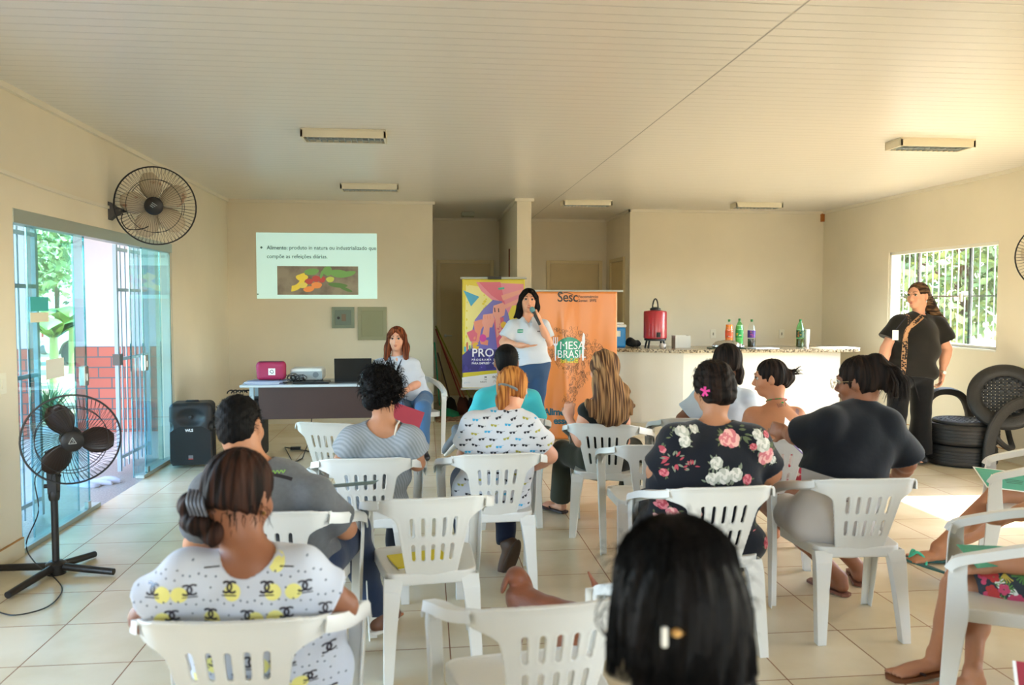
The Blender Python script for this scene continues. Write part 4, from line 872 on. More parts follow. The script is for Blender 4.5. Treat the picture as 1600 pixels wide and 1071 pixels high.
COLS=dict(purple='3a2f86',violet='6f68b8',blue='2f9cc8',pale='ded68a',pink='d0607a',rose='d98296',skin='e29a8c',salmon='dd8a72',magenta='c8409c',gold='dcae30',white='dfe4ea',navy='2b2472',cyan='3aa0c0',redp='c04050',greenp='2c9a84',ink='26202e',dusk='9a5a80',lilac='8b7cc0')
A1('artwork','pale',P((728,445),(778,452),(766,475),(745,505),(738,540),(726,552)),-.001)
A1('artwork','rose',P((744,441),(818,444),(818,475),(800,478),(790,500),(770,470),(752,455)),-.0015)
A1('artwork','pink',P((748,441),(782,441),(789,476),(768,462)),-.002); A1('artwork','skin',P((783,462),(816,452),(816,458),(786,470)),-.0022); A1('artwork','skin',P((785,478),(812,466),(812,472),(787,484)),-.0022)
A1('artwork','violet',P((737,520),(742,500),(756,482),(770,469),(784,471),(794,490),(801,520),(801,575),(736,575)),-.0025)
A1('artwork','purple',P((722,556),(733,545),(745,560),(760,562),(790,552),(820,545),(820,575),(722,583)),-.0028)
A1('artwork','navy',P((722,556),(734,545),(820,548),(820,570),(722,582.5)),-.003)
A1('artwork','blue',P((724,454),(749,464),(736,479)),-.003)
A1('artwork','skin',P((771,478),(786,473),(790,480),(788,493),(781,497),(784,520),(776,528),(774,500),(770,490)),-.0032)
A1('artwork','pink',P((771,497),(787,496),(786,548),(777,545)),-.0031); A1('artwork','skin',P((755,492),(770,490),(773,500),(769,512),(765,512),(764,527),(752,530),(756,512),(753,505)),-.0034)
A1('artwork','salmon',P((740,503),(753,499),(757,507),(752,515),(748,535),(736,540),(742,520)),-.0033); A1('artwork','pink',P((729,520),(740,515),(746,522),(744,533),(735,534)),-.0034)
A1('artwork','magenta',circ(*q1(754.5,528.5),.04,.045),-.0038); A1('artwork','salmon',P((749,530),(763,532),(762,540),(751,538)),-.0036); A1('artwork','gold',circ(*q1(787,508),.035,.04),-.0038)
A1('artwork','gold',circ(*q1(743.5,541),.04,.042,18,.6,2*PI-.1)+[q1(743.5,541)],-.0042); A1('artwork','greenp',P((778,450),(788,449),(788,452),(779,453)),-.0025)
A1('artwork','cyan',P((725,542),(728,542),(728,550),(725,550)),-.0042); A1('artwork','redp',P((729,535),(731,535),(731,549),(729,549)),-.0042); A1('artwork','greenp',P((733,540),(735,540),(735,548),(733,548)),-.0042)
A1('artwork','white',P((722,590),(820,578),(820,606),(722,606)),-.0032); A1('artwork','ink',P((772,481),(773.5,481),(774,488),(772.5,488)),-.004); A1('artwork','ink',P((778,482),(779.5,482),(780,488),(778.5,488)),-.004)
for i in range(3): A1('artwork','salmon',P((757+4*i,493),(758+4*i,493),(758.5+4*i,499),(757.5+4*i,499)),-.004)
def T1(body,px,py,size,m,bold=.002,sp=1,align='LEFT'):
    c=q1(px,py); o=text('lettering',body,size,m,None,(c[0],0,c[1]),bold=bold,space=sp,align=align,ext=.0002); put(o,-.0045)
wt=mat('lettering_white','ecebf4',rough=.4); inkm=mat('lettering_dark','1f1d28',rough=.5)
T1('PRO',737,557.5,.135,wt,.0015,1.02); T1('PROGRAMA D',737,564,.034,wt,.0004,1.4); T1('PARA EMPREENDE',737,569.5,.032,wt,.0005,1.0)
T1('MINISTÉR',757,591,0.03,inkm,.0005); T1('Secretaria',757,594.5,.024,inkm,.0001); T1('Indústria, C',750,598,.024,inkm,.0001); T1('gov.br',725,599,.03,mat('lettering_pale','c2cdd8'),.0003)
# orange banner
B2Y=8.9; a=at(838,456,B2Y); x0,x1,z1,z0=a[0],at(964,456,B2Y)[0],a[2],.012; cxm=(x0+x1)/2
def q2(px,py): p=at(px,py,B2Y); return (p[0]-cxm,p[2])
orange=bpy.data.materials.new('orange_vinyl'); orange.use_nodes=True; t=orange.node_tree; b=t.nodes['Principled BSDF']; b.inputs['Base Color'].default_value=srgb('d9823f'); b.inputs['Roughness'].default_value=.3; b.inputs['Specular IOR Level'].default_value=.6
br,put=banner('hanging_banner','orange glossy banner with a drawn map and green plate logo, right of the presenter','banner',x0,x1,z0,z1,B2Y,orange,.022,4,fold=lambda u,v:-.03*math.exp(-((u-.3-.1*(1-v))/.05)**2)*(1-v))
m=MB(); m.tube([(x0-cxm-.03,.01,z1+.008),(x1-cxm+.07,.01,z1+.008)],.012,8); obj('top_rail',m,silver,br)
m=MB(); m.tube([(0,.06,0),(0,.06,z1)],.012,8); m.tube([(0,.06,.2),(-.3,.3,.01)],.008,6); m.tube([(0,.06,.2),(.3,.3,.01)],.008,6); obj('stand',m,black,br)
def T2(body,px,py,size,m,bold=.002,sp=1,sx=1,shear=0):
    c=q2(px,py); o=text('lettering',body,size,m,None,(c[0],0,c[1]),bold=bold,space=sp,ext=.0002,sx=sx)
    put(o,-.004)
blk=mat('lettering_black','26201c',rough=.4)
T2('Sesc',870.5,471.5,.155,blk,.002,.95,.9); T2('Fecomércio',903.5,466,.047,blk,.0004); T2('Senac  IFPE',903.5,472,.045,blk,.0004)
arc=[q2(872+24*u,463-6*math.sin(PI*(u*.8+.1))) for u in np.linspace(0,1,12)]; art(put,'logo_arc',blk,arc+[(p[0],p[1]-.008) for p in arc[::-1]],-.004)
art(put,'green_plate',mat('print_plate','1f8f72',rough=.35),circ(*q2(889,546),.155,.135),-.0035)
T2('MESA',873.5,546,.125,wt,0,1,.98); T2('BRASIL',870,559.5,.125,wt,0,1,.86)
for i,(ch,cl) in enumerate(zip('SESC',('e0c22c','e0c22c','e0c22c','e0c22c'))):
    px=876+i*7.2; art(put,'logo_tile',mat('print_tile','d8c430',rough=.4),P2([(px,561),(px+6,561),(px+6,567),(px,567)]) if False else [q2(px-.5,560.5),q2(px+5.5,560.5),q2(px+5.5,567),q2(px-.5,567)],-.0035); T2(ch,px+.3,566.2,.05,blk,.0006)
# fork and knife
c0=q2(867,530); fk=[(0,-.16),(.012,-.16),(.014,.0),(.03,.02),(.032,.1),(.024,.1),(.023,.03),(.01,.03),(.01,.1),(.002,.1),(.002,.03),(-.012,.03),(-.012,.1),(-.02,.1),(-.018,.02),(-.004,.0)]
art(put,'fork_print',wt,[(c0[0]+x,c0[1]-.08+y) for x,y in fk],-.004)
c0=q2(911,530); art(put,'knife_print',wt,[(c0[0]+x,c0[1]-.09+y) for x,y in [(-.008,-.15),(.008,-.15),(.012,.0),(.024,.06),(.02,.14),(.002,.16),(-.01,.1)]],-.004)
# doodled outline map of Brazil
inside=[(868,508),(880,515),(899,512),(915,522),(932,532),(945,545),(942,560),(930,568),(926,590),(912,598),(905,608),(896,628),(884,638),(879,622),(889,600),(885,585),(872,572),(860,566),(856,545),(866,530)]
from mathutils.geometry import intersect_point_quad_2d
def inpoly(x,y,P):
    c=False
    for i in range(len(P)):
        (x1_,y1_),(x2_,y2_)=P[i],P[i-1]
        if (y1_>y)!=(y2_>y) and x<(x2_-x1_)*(y-y1_)/(y2_-y1_)+x1_: c=not c
    return c
dd=MB(); k=0
while k<320:
    px,py=random.uniform(852,950),random.uniform(505,640)
    if not inpoly(px,py,inside) : continue
    k+=1; cx_,cz_=q2(px,py); n=random.choice([3,4,5,6,9]); s_=random.uniform(.008,.024); a0=random.random()*6; pts=[(cx_+s_*(1+.3*math.sin(i*2.3+k))*math.cos(a0+2*PI*i/n),0,cz_+s_*(1+.3*math.cos(i*1.7+k))*math.sin(a0+2*PI*i/n)) for i in range(n)]
    dd.sweep(pts,[(0,-.0016),(0,.0016),(.0003,.0016),(.0003,-.0016)],closed=True,up=(0,1,0)) if False else [dd.add([(p[0]-.0019,0,p[2]-.0019),(p[0]+.0019,0,p[2]-.0019),(q_[0]+.0019,0,q_[2]+.0019),(q_[0]-.0019,0,q_[2]+.0019)],[(0,1,2,3)]) for p,q_ in zip(pts,pts[1:]+pts[:1])]
put(obj('map_drawing',dd,mat('doodle_brown','5e3f22',rough=.5),smooth=False,kind='stuff'),-.003)
tl=mat('lettering_teal','1c5a6a',rough=.4); T2('Alimen',850,649,.105,tl,.004,.95,.95); T2('esse',865,662.5,.105,tl,.004,.95,.95)

# ================================================================== TYRE ARMCHAIR
rub=mat('old_rubber','232120',rough=.55,bump=.6,bscale=90,var=.15,vscale=20); rub2=mat('woven_rubber','2a2b2e',rough=.45)
tc_=V3(5.06,7.20,0); r=thing('tyre_armchair','armchair made of old tyres, beside the woman in black','armchair',tuple(tc_))
def tyre(name,R_,Wd,M,parent,ribs=True):
    m=MB(); pr=[(R_*.62,-Wd*.42),(R_*.78,-Wd*.5),(R_*.93,-Wd*.47),(R_*.99,-Wd*.36)]
    for i in range(5): z=-Wd*.3+Wd*.15*i; pr+=[(R_,z-.02*Wd),(R_,z+.05*Wd),(R_*.98,z+.06*Wd),(R_*.98,z+.1*Wd)] if i<4 else [(R_,z)]
    pr+=[(R_*.99,Wd*.36),(R_*.93,Wd*.47),(R_*.78,Wd*.5),(R_*.62,Wd*.42)]
    m.lathe(pr,seg=56,M=M,capb=False,capt=False); o=obj(name,m,rub,parent); s_=o.modifiers.new('t','SOLIDIFY'); s_.thickness=.012; return o
TW=.195
tyre('lower_tyre',.31,TW,Matrix.Translation((0,0,TW/2)),r); tyre('upper_tyre',.315,TW,Matrix.Translation((.01,0,TW*1.5+.003)),r)
def weave(name,M,R_,parent,n=9):
    m=MB()
    for i in range(-n+1,n):
        d=i/n*R_; L=math.sqrt(max(0,R_*R_-d*d)); K=24
        for ax in (0,1):
            p=[]
            for j in range(K+1):
                s_=-L+2*L*j/K; ph=math.floor((s_+R_)/(R_/n)+.5)+i+ax; z=.006*math.cos(PI*((s_)/(R_/n)+i+ax))
                p.append(M@Vector((s_,d,z) if ax==0 else (d,s_,z)))
            m.sweep(p,[(-.012,-.002),(.012,-.002),(.012,.002),(-.012,.002)],up=(M.to_3x3()@Vector((0,0,1))))
    return obj(name,m,rub2,parent,smooth=False)
weave('woven_seat',Matrix.Translation((0,-.01,TW*2+.02)),.23,r)
m=MB(); m.tube([(.235*math.cos(a),-.01+.235*math.sin(a),TW*2+.012) for a in np.linspace(0,2*PI,41)[:-1]],.022,8,closed=True); obj('seat_rim',m,rub,r)
# back: a tyre rim with woven web, leaning back to the right
Mb=Matrix.Translation((.235,-.27,.66))@Vector((-.5,-.72,.42)).to_track_quat('Z','Y').to_matrix().to_4x4()
o=tyre('back_tyre',.31,.10,Mb,r); weave('woven_back',Mb,.25,r,8)
# arms: half-tyre hoops standing over the seat sides
def hoop(name,P,wd,th):
    m=MB(); P=smoothpath(P,7); m.sweep(P,[(-wd,-th*.4),(-wd*.8,-th),(wd*.8,-th),(wd,-th*.4),(wd,th*.4),(wd*.8,th),(-wd*.8,th),(-wd,th*.4)],up=(0,1,.2)); return obj(name,m,rub,r)
hoop('arm_hoop',[(-.27,.22,.02),(-.29,.21,.35),(-.24,.22,.52),(-.12,.24,.64),(.04,.25,.66),(.18,.25,.60),(.26,.26,.45),(.28,.27,.3)],.035,.03)
hoop('arm_hoop',[(.02,-.35,.0),(.03,-.36,.25),(.06,-.37,.40),(.13,-.38,.52),(.22,-.40,.60),(.33,-.40,.63),(.44,-.34,.60),(.49,-.22,.5)],.055,.022)
m=MB(); m.tube(smoothpath([(.09,-.3,.36),(.13,-.34,.27),(.22,-.34,.2),(.32,-.27,.19),(.38,-.16,.25),(.40,-.08,.38)],6),.026,8); obj('lower_strap',m,rub,r)
m=MB(); m.tube(smoothpath([(-.28,.15,.03),(-.36,.12,.06),(-.44,.1,.03)],5),.03,8); obj('foot_strap',m,rub,r)

# ================================================================== PLASTIC CHAIRS
pl_=mat('white_plastic','dad9d4',rough=.38,spec=.45,var=.03,vscale=5); tipm=mat('worn_tip','7c8486',rough=.8)
RZ=.755
def make_chair():
    r=thing('plastic_chair','','chair')
    # backrest with two rows of slots, flaring into a top rail
    def yb(x,z): return -.175-.11*np.clip((z-.40)/.35,-.2,1.2)+.75*x*x+9*np.maximum(np.abs(x)-.165,0)**2
    def fb(P):
        x,y,z=P[:,0],P[:,1],P[:,2]; ax=np.abs(x)
        top=RZ-.10*ax*ax-.22*np.maximum(ax-.19,0); w_=.112+.040*np.clip((z-.42)/.22,0,1); 
        band=np.maximum(np.maximum(z-top,(RZ-.072-.05*ax+.28*np.maximum(ax-.17,0))-z),ax-.236)
        pan=np.maximum(ax-w_,np.maximum(.395-z,z-RZ+.02))
        h=np.maximum(.05-np.abs(band-pan),0)/.05; d2=np.minimum(band,pan)-h*h*.05*.25
        sl=np.full(len(x),1e3)
        for z0,z1 in ((.598,.665),(.49,.55)):
            for i in range(-2,3):
                cx=i*.0395*(1+1.0*(z-.48)); q=np.hypot(x-cx,z-np.clip(z,z0,z1)); sl=np.minimum(sl,q-.0075)
        d2=np.maximum(d2,-sl)
        rim=np.clip(1-np.abs(d2)/.012,0,1)*.002
        t_=.0045+rim+.004*np.clip((z-RZ+.02)/.02,0,1)
        return np.maximum((np.abs(y-yb(x,z))-t_)*.93,d2)
    v,f=snet([Pr(fb)],(-.275,-.30,.39),(.275,-.09,.76),.0038,slack=.03); obj('backrest',npmesh('backrest',v,f),pl_,r,smooth=False)
    # seat
    def fs(P):
        x,y,z=P[:,0],P[:,1],P[:,2]; w_=.215+.02*np.clip(y/.2,-1,1); dx=np.abs(x)-w_+.06; dy=np.abs(y-.015)-.20+.06
        d=np.hypot(np.maximum(dx,0),np.maximum(dy,0))+np.minimum(np.maximum(dx,dy),0)-.06
        zs=.425-.016*np.exp(-(x/.14)**2-((y+.03)/.13)**2)-.35*np.maximum(y-.13,0)**1.5
        slab=np.maximum(np.abs(z-zs)-.004,d); sk_=np.maximum(np.abs(d+.004)-.004,np.abs(z-.402)-.026)
        return np.minimum(slab,sk_)
    v,f=snet([Pr(fs)],(-.25,-.20,.36),(.25,.23,.44),.005,slack=.03); obj('seat',npmesh('seat',v,f),pl_,r,smooth=False)
    for s_ in (-1,1):
        # armrest ribbon from the rail corner to the front post
        P=smoothpath([(s_*.224,-.212,RZ-.026),(s_*.258,-.14,RZ-.045),(s_*.278,-.02,.685),(s_*.282,.11,.645),(s_*.276,.19,.615),(s_*.27,.215,.58)],5)
        m=MB(); n=len(P); m.sweep(P,[(-.020,-.020),(-.016,.008),(.016,.010),(.022,.0),(.022,-.028),(.017,-.028),(.015,.002),(-.013,.0),(-.016,-.020)],scales=[(.55+.6*min(1,i/(n*.3)),1.1) for i in range(n)]); obj('armrest',m,pl_,r)
        # front leg with the arm post: tapered angle section
        m=MB(); zs=[.615,.55,.42,.2,.0]; wf=[.055,.052,.05,.046,.04]; ws=[.05,.06,.075,.055,.04]; yf=[.205,.215,.22,.23,.24]; xo=[.285,.285,.278,.268,.258]
        vs=[];t_=.006
        for z,a_,b_,y,x in zip(zs,wf,ws,yf,xo):
            pr=[(x,y),(x-a_,y),(x-a_,y-t_),(x-t_,y-t_),(x-t_,y-b_),(x,y-b_)]
            vs+=[(s_*px,py,z) for px,py in pr]
        fs_=[]
        for i in range(4):
            for j in range(6): k=(j+1)%6; fs_.append((i*6+j,i*6+k,(i+1)*6+k,(i+1)*6+j))
        fs_+=[tuple(range(6)),tuple(range(24,30))[::-1]]
        m.add(vs,fs_); obj('leg',m,pl_,r,smooth=False,bevel=.003)
        # rear leg: splayed channel
        m=MB(); zs=[.41,.36,.25,.12,0.0]; w_=[.085,.075,.06,.05,.04]; xc=[.165,.172,.18,.188,.194]; yc=[-.18,-.20,-.215,-.232,-.245]; vs=[]
        for z,a_,x,y in zip(zs,w_,xc,yc):
            h_=a_/2; pr=[(x-h_,y),(x+h_,y),(x+h_,y+.045),(x+h_-t_,y+.045),(x+h_-t_,y+t_),(x-h_+t_,y+t_),(x-h_+t_,y+.045),(x-h_,y+.045)]
            vs+=[(s_*px,py,z) for px,py in pr]
        fs_=[]
        for i in range(4):
            for j in range(8): k=(j+1)%8; fs_.append((i*8+j,i*8+k,(i+1)*8+k,(i+1)*8+j))
        fs_+=[(0,1,4,5),(1,2,3,4),(0,5,6,7),(32,33,36,37)[::-1],(33,34,35,36)[::-1],(32,37,38,39)[::-1]]
        m.add(vs,fs_); o=obj('leg',m,pl_,r,smooth=False,bevel=.003)
    return r
chair0=make_chair(); _used=[False]
def chair(cx,cy,deg,label,sx=1,sz=1):
    o=chair0 if not _used[0] else copy_tree(chair0); _used[0]=True
    o.location=(cx,cy,0); o.rotation_euler=(0,0,math.radians(deg)); o.scale=(sx,1,sz); o['label']=label; o['group']='white plastic armchairs'; return o
def railat(px,py,deg,z=RZ,off=.285):   # chair centre from the image point of the middle of its top rail
    p=on(px,py,z); a=math.radians(deg); return p[0]-math.sin(a)*off,p[1]+math.cos(a)*off
CH_={}
def chair_at(key,px,py,deg,label,**k):
    x,y=railat(px,py,deg); CH_[key]=(x,y,math.radians(deg)); return chair(x,y,deg,label,**k)
chair_at('P1',350,975,-2,'white plastic armchair holding the woman in the logo-print blouse')
chair_at('P2',410,802,-6,'white plastic armchair holding the man in the grey T-shirt')
chair_at('P3',570,718,0,'white plastic armchair holding the curly-haired woman in grey')
chair_at('P4',779,711,3,'white plastic armchair holding the woman in the sunglasses-print blouse')
chair_at('E',679,780,6,'empty white plastic armchair with a yellow folder on its seat',sx=.94)
chair_at('F',880,948,8,'empty white plastic armchair nearest the camera, in front of the dog')
chair_at('P6',940,664,-20,'white plastic armchair holding the long-haired woman')
chair_at('E2',1030,697,-6,'empty white plastic armchair just left of the floral-dressed woman',)
chair_at('P7',1137,763,2,'white plastic armchair holding the woman in the black floral dress')
chair_at('P9',1212,688,-14,'white plastic armchair holding the tattooed woman, behind the floral dress')
chair_at('P10',1364,750,-3,'white plastic armchair holding the woman in black T-shirt and white shorts')
chair_at('P8',1090,655,-10,'white plastic armchair holding the woman in the pale T-shirt, mostly hidden')
chair_at('P5',800,655,0,'white plastic armchair holding the man in turquoise, hidden behind others')
chair_at('B',505,662,-20,'empty white plastic armchair at the end of the second row, near the cable')
x,y=2.19,2.80; CH_['P11']=(x,y,math.radians(56)); chair(x,y,56,'white plastic armchair turned sideways, holding the person with tropical-print shorts')
x,y=3.29,4.08; CH_['P12']=(x,y,math.radians(56)); chair(x,y,56,'white plastic armchair at the right edge holding the person with crossed legs')
x,y=-.12,8.35; CH_['P15']=(x,y,math.radians(195)); chair(x,y,195,'white plastic armchair holding the woman at the end of the desk')
x,y=.35,1.15; CH_['P13']=(x,y,0)
# ================================================================== PEOPLE
def skinmat(n,c,rough=.5): return mat('skin_'+n,c,rough=rough,var=.05,vscale=14,bump=.12,bscale=120,sss=.06,spec=.35)
SK=dict(tan=skinmat('tan','b07a5a'),brown=skinmat('brown','8a583e'),dark=skinmat('dark','75482f'),fair=skinmat('fair','d69c80'),mid=skinmat('mid','b57a58'))
def hairmat(n,c,c2,st=(12,2,.7),sc=7,ramp=(.42,.62)): 
    m=mat('hair_'+n,c,rough=.62,col2=c2,vscale=sc,stretch=st,ramp=ramp,bump=.6,bscale=sc*2.5,spec=.12,detail=1); return m
HM=dict(black=hairmat('black','060505','100c0b'),dark=hairmat('dark','100b09','261a14'),brown=hairmat('brown','140c09','38221a'),ginger=hairmat('ginger','7a431c','c08040'),long=hairmat('long','4a3020','a07850',(12,1.2,.5),9,(.42,.62)),auburn=hairmat('auburn','4a2416','8a4a2c'),ombre=hairmat('ombre','2c1e17','6d5238',(2,3,10),6),curly=mat('hair_curly','0b0808',rough=.5,bump=1,bscale=50,spec=.1))
eyew=mat('eye_white','b8b0aa',rough=.2); iris=mat('iris','2a1810',rough=.2); lipm=mat('lips','a8504a',rough=.4); brow=mat('brow','2a1a14',rough=.8)
UP=V3(0,0,1)
def fold(A,s=1.,ph=0.): return lambda P: 1.7*A*(np.sin(s*17*P[:,0]+ph+2.2*np.sin(s*11*P[:,2]+ph))*np.sin(s*14*P[:,2]+1.7*np.sin(s*9*P[:,0]-ph)+s*8*P[:,1])+.5*np.sin(s*38*P[:,2]+3*np.sin(s*13*P[:,0]+ph)))
def hairdisp(A,f=60,c=(0,0,0),vert=True):
    c=np.asarray(c,float)
    def g(P):
        q=P-c; a=np.arctan2(q[:,0],q[:,1]) if vert else q[:,0]*12
        return A*(np.sin(f*.28*a+4*np.sin(9*q[:,2]))+.6*np.sin(f*.61*a+3*np.sin(14*q[:,2]+1)))
    return g
def frame(f,u):
    f=unit(f); u=np.asarray(u,float); u=unit(u-f*(u@f)); r=np.cross(f,u); return r,f,u
class Head:
    def __init__(s,H,f=(0,1,0),u=(0,0,1),k=1.):
        s.H=np.asarray(H,float); s.r,s.f,s.u=frame(f,u); s.k=k; s.fr=(s.r,s.f,s.u)
    def p(s,x,y,z): return s.H+(s.r*x+s.f*y+s.u*z)*s.k
    def ell(s,c,r,**kw): return ell(s.p(*c),np.array(r)*s.k,s.fr,**kw)
    def cone(s,a,b,ra,rb,**kw): return cone(s.p(*a),s.p(*b),ra*s.k,rb*s.k,**kw)
    def prims(s,mouth=False):
        k=s.k; q=[s.ell((0,-.012,.028),(.074,.094,.086),k=.01),s.ell((0,.022,-.035),(.058,.066,.072),k=.035),s.ell((0,.052,-.082),(.030,.030,.026),k=.03),
         s.ell((0,-.03,-.05),(.055,.055,.06),k=.04)]
        for sx in (-1,1): q+=[s.ell((sx*.036,.058,-.028),(.024,.024,.024),k=.02)]
        q+=[s.cone((-.028,.080,.034),(.028,.080,.034),.012,.012,k=.014)]
        for sx in (-1,1): q.append(s.ell((sx*.031,.098,.012),(.019,.016,.012),k=.012,mode='-'))
        q+=[s.cone((0,.086,.012),(0,.106,-.022),.007,.0105,k=.010),s.ell((0,.094,-.030),(.017,.012,.008),k=.008)]
        q+=[s.ell((0,.088,-.056),(.024,.012,.011),k=.010)]
        if mouth: q.append(s.ell((0,.102,-.060),(.020,.016,.010),k=.005,mode='-'))
        for sx in (-1,1): q+=[s.ell((sx*.077,-.008,-.004),(.010,.019,.031),k=.008),s.ell((sx*.088,.0,.002),(.008,.009,.016),k=.006,mode='-')]
        return q
def hand_prims(W,d,n,side=1,curl=.4,s=1.,spread=.0,thumb=.6):
    d=unit(d); n=unit(np.asarray(n,float)-d*(np.asarray(n,float)@d)); w_=np.cross(n,d)*side
    q=[cone(W,W+d*.03*s,.024*s,.026*s,k=.02),rbox(W+d*.055*s,V3(.038,.042,.014)*s,.012*s,(w_,d,n),k=.02),ell(W+d*.04*s+w_*.026*s+n*.006*s,V3(.018,.03,.016)*s,(w_,d,n),k=.012)]
    for i,(ox,L) in enumerate(((.029,.070),(.010,.079),(-.010,.073),(-.028,.058))):
        b=W+(d*(.094-.004*abs(i-1))+w_*ox)*s; a=curl*(.6+.12*i); dd=d+w_*spread*(1.5-i)*.3; r0=.0088-.0006*i
        for j,fr_ in enumerate((.45,.3,.25)):
            ang=a*(j+1); v=unit(unit(dd)*math.cos(ang)+n*math.sin(ang)); e_=b+v*L*fr_*s; q.append(cone(b,e_,r0*s,(r0-.0012)*s,k=.004)); b=e_; r0-=.0011
    b=W+(d*.030+w_*.034+n*.004)*s; v=unit(d*.75+w_*thumb+n*.35*(curl+.3)); e_=b+v*.040*s; q.append(cone(b,e_,.0115*s,.0098*s,k=.01)); v=unit(d*.95+w_*thumb*.35+n*(.4*curl+.1)); q.append(cone(e_,e_+v*.030*s,.0098*s,.0078*s,k=.004))
    return q
class Body:
    def __init__(s,head,N,P,SL,SR,EL,ER,WL,WR,KL=None,KR=None,AL=None,AR=None,tl=None,tr_=None,cw=.165,cd=.115,bw=.155,bd=.12,hw=.175,hd=.13,ar=1.,lr=1.,hl=None,hr=None,neck=1.,feet=True,hipz=0):
        A=lambda v: None if v is None else np.asarray(v,float)
        s.h=head; s.N,s.P,s.SL,s.SR,s.EL,s.ER,s.WL,s.WR,s.KL,s.KR,s.AL,s.AR=map(A,(N,P,SL,SR,EL,ER,WL,WR,KL,KR,AL,AR))
        s.SL=s.SL+(s.N-s.SL)*.10-V3(0,0,.022); s.SR=s.SR+(s.N-s.SR)*.10-V3(0,0,.022)
        s.tu=unit(s.N-s.P); r=s.SR-s.SL; r=unit(r-s.tu*(r@s.tu)); s.tr=r; s.tf=np.cross(s.tu,r); s.fr=(s.tr,s.tf,s.tu)
        s.cw,s.cd,s.bw,s.bd,s.hw,s.hd=cw,cd,bw,bd,hw,hd; s.ar,s.lr=ar,lr; s.L=np.linalg.norm(s.N-s.P)
        s.hl,s.hr=hl,hr; s.tl,s.tr2=A(tl),A(tr_); s.neck=neck; s.feet=feet
        hx=hw*.52; s.HL=s.P-s.tr*hx+V3(0,0,-.01); s.HR=s.P+s.tr*hx+V3(0,0,-.01)
    def torso(s,g=0.,gb=0.,soft=0.):
        L=s.L; up=s.tu
        q=[ell(s.P+up*.02,(s.hw+g+gb,s.hd+g+gb,.13+g),s.fr,k=.05),ell(s.P+up*L*.38+s.tf*.01,(s.bw+g+gb,s.bd+g+gb,L*.32+g),s.fr,k=.05),
           ell(s.P+up*L*.68+s.tf*.008,(s.cw-.01+g+soft,s.cd+g,L*.30+g),s.fr,k=.05)]
        r=.046*s.ar
        q+=[cone(s.SL,s.N-s.tu*.035,r+g,.046+g,k=.035),cone(s.SR,s.N-s.tu*.035,r+g,.046+g,k=.035)]
        for S in (s.SL,s.SR): q.append(cone(S,s.P+up*L*.5+(S-s.N)*.55,.048*s.ar+g,.05+g,k=.045))
        return q
    def arm(s,S,E,W,g=0.,g2=0.):
        a=s.ar; return [cone(S,E,.050*a+g,.040*a+g,k=.03),ell(S*.62+E*.38,(.047*a+g,)*3,k=.05),cone(E,W,.038*a+g2,.025*a**.5+g2,k=.018),cone(E*.75+W*.25,E*.45+W*.55,.040*a+g2,.031*a+g2,k=.03)]
    def leg(s,H,K,A,g=0.,g2=0.,gk=0.):
        l=s.lr; q=[cone(H,K,.083*l+g,.056*l+g+gk,k=.05)]
        if A is not None:
            back=unit(np.cross(np.cross(K-H,A-K),A-K)+1e-6); back=back*(-1 if back@(K-H)>0 else 1)
            q+=[cone(K,A,.052*l+g2+gk,.035*l+g2,k=.03),cone(K*.85+A*.15+back*.012,K*.5+A*.5+back*.012,.05*l+g2,.042*l+g2,k=.04)]
        return q
    def foot(s,A,t,l=1.):
        t=unit(t); w_=unit(np.cross(t,UP)); n=np.cross(w_,t); 
        q=[cone(A,A-n*.035-t*.02,.033,.030,k=.02),ell(A+t*.06-n*.045,(.034,.095,.026),(w_,t,n),k=.03),ell(A+t*.13-n*.055,(.042,.05,.018),(w_,t,n),k=.02)]
        for i in range(5): x=.034-.016*i; q.append(cone(A+t*.15-n*.058+w_*x,A+t*(.192-.006*i)-n*.06+w_*x*1.1,.0105-.001*i,.009-.001*i,k=.004))
        return q
    def body(s,mouth=False,legs=True):
        h=s.h; q=h.prims(mouth)+[cone(s.N-s.tu*.02,h.p(0,-.022,-.055),.056*s.neck,.050*s.neck,k=.035)]
        q+=s.torso()
        q+=s.arm(s.SL,s.EL,s.WL)+s.arm(s.SR,s.ER,s.WR)
        if s.hl: q+=hand_prims(s.WL,side=-1,**s.hl) if 'side' not in s.hl else hand_prims(s.WL,**s.hl)
        if s.hr: q+=hand_prims(s.WR,side=1,**s.hr) if 'side' not in s.hr else hand_prims(s.WR,**s.hr)
        if legs and s.KL is not None:
            q+=s.leg(s.HL,s.KL,s.AL)+s.leg(s.HR,s.KR,s.AR)
            if s.feet and s.AL is not None: q+=s.foot(s.AL,s.tl)+s.foot(s.AR,s.tr2)
        return q
    def bounds(s,pad=.16):
        pts=[s.h.H,s.N,s.P,s.SL,s.SR,s.EL,s.ER,s.WL,s.WR]+[v for v in (s.KL,s.KR,s.AL,s.AR) if v is not None]
        for W,h in ((s.WL,s.hl),(s.WR,s.hr)):
            if h: pts.append(W+unit(h['d'])*.12)
        for A,t in ((s.AL,s.tl),(s.AR,s.tr2)):
            if A is not None and t is not None: pts.append(A+unit(t)*.1)
        pts=np.array(pts); lo=pts.min(0)-pad; hi=pts.max(0)+pad; lo[2]=max(lo[2],-.02); return lo,hi
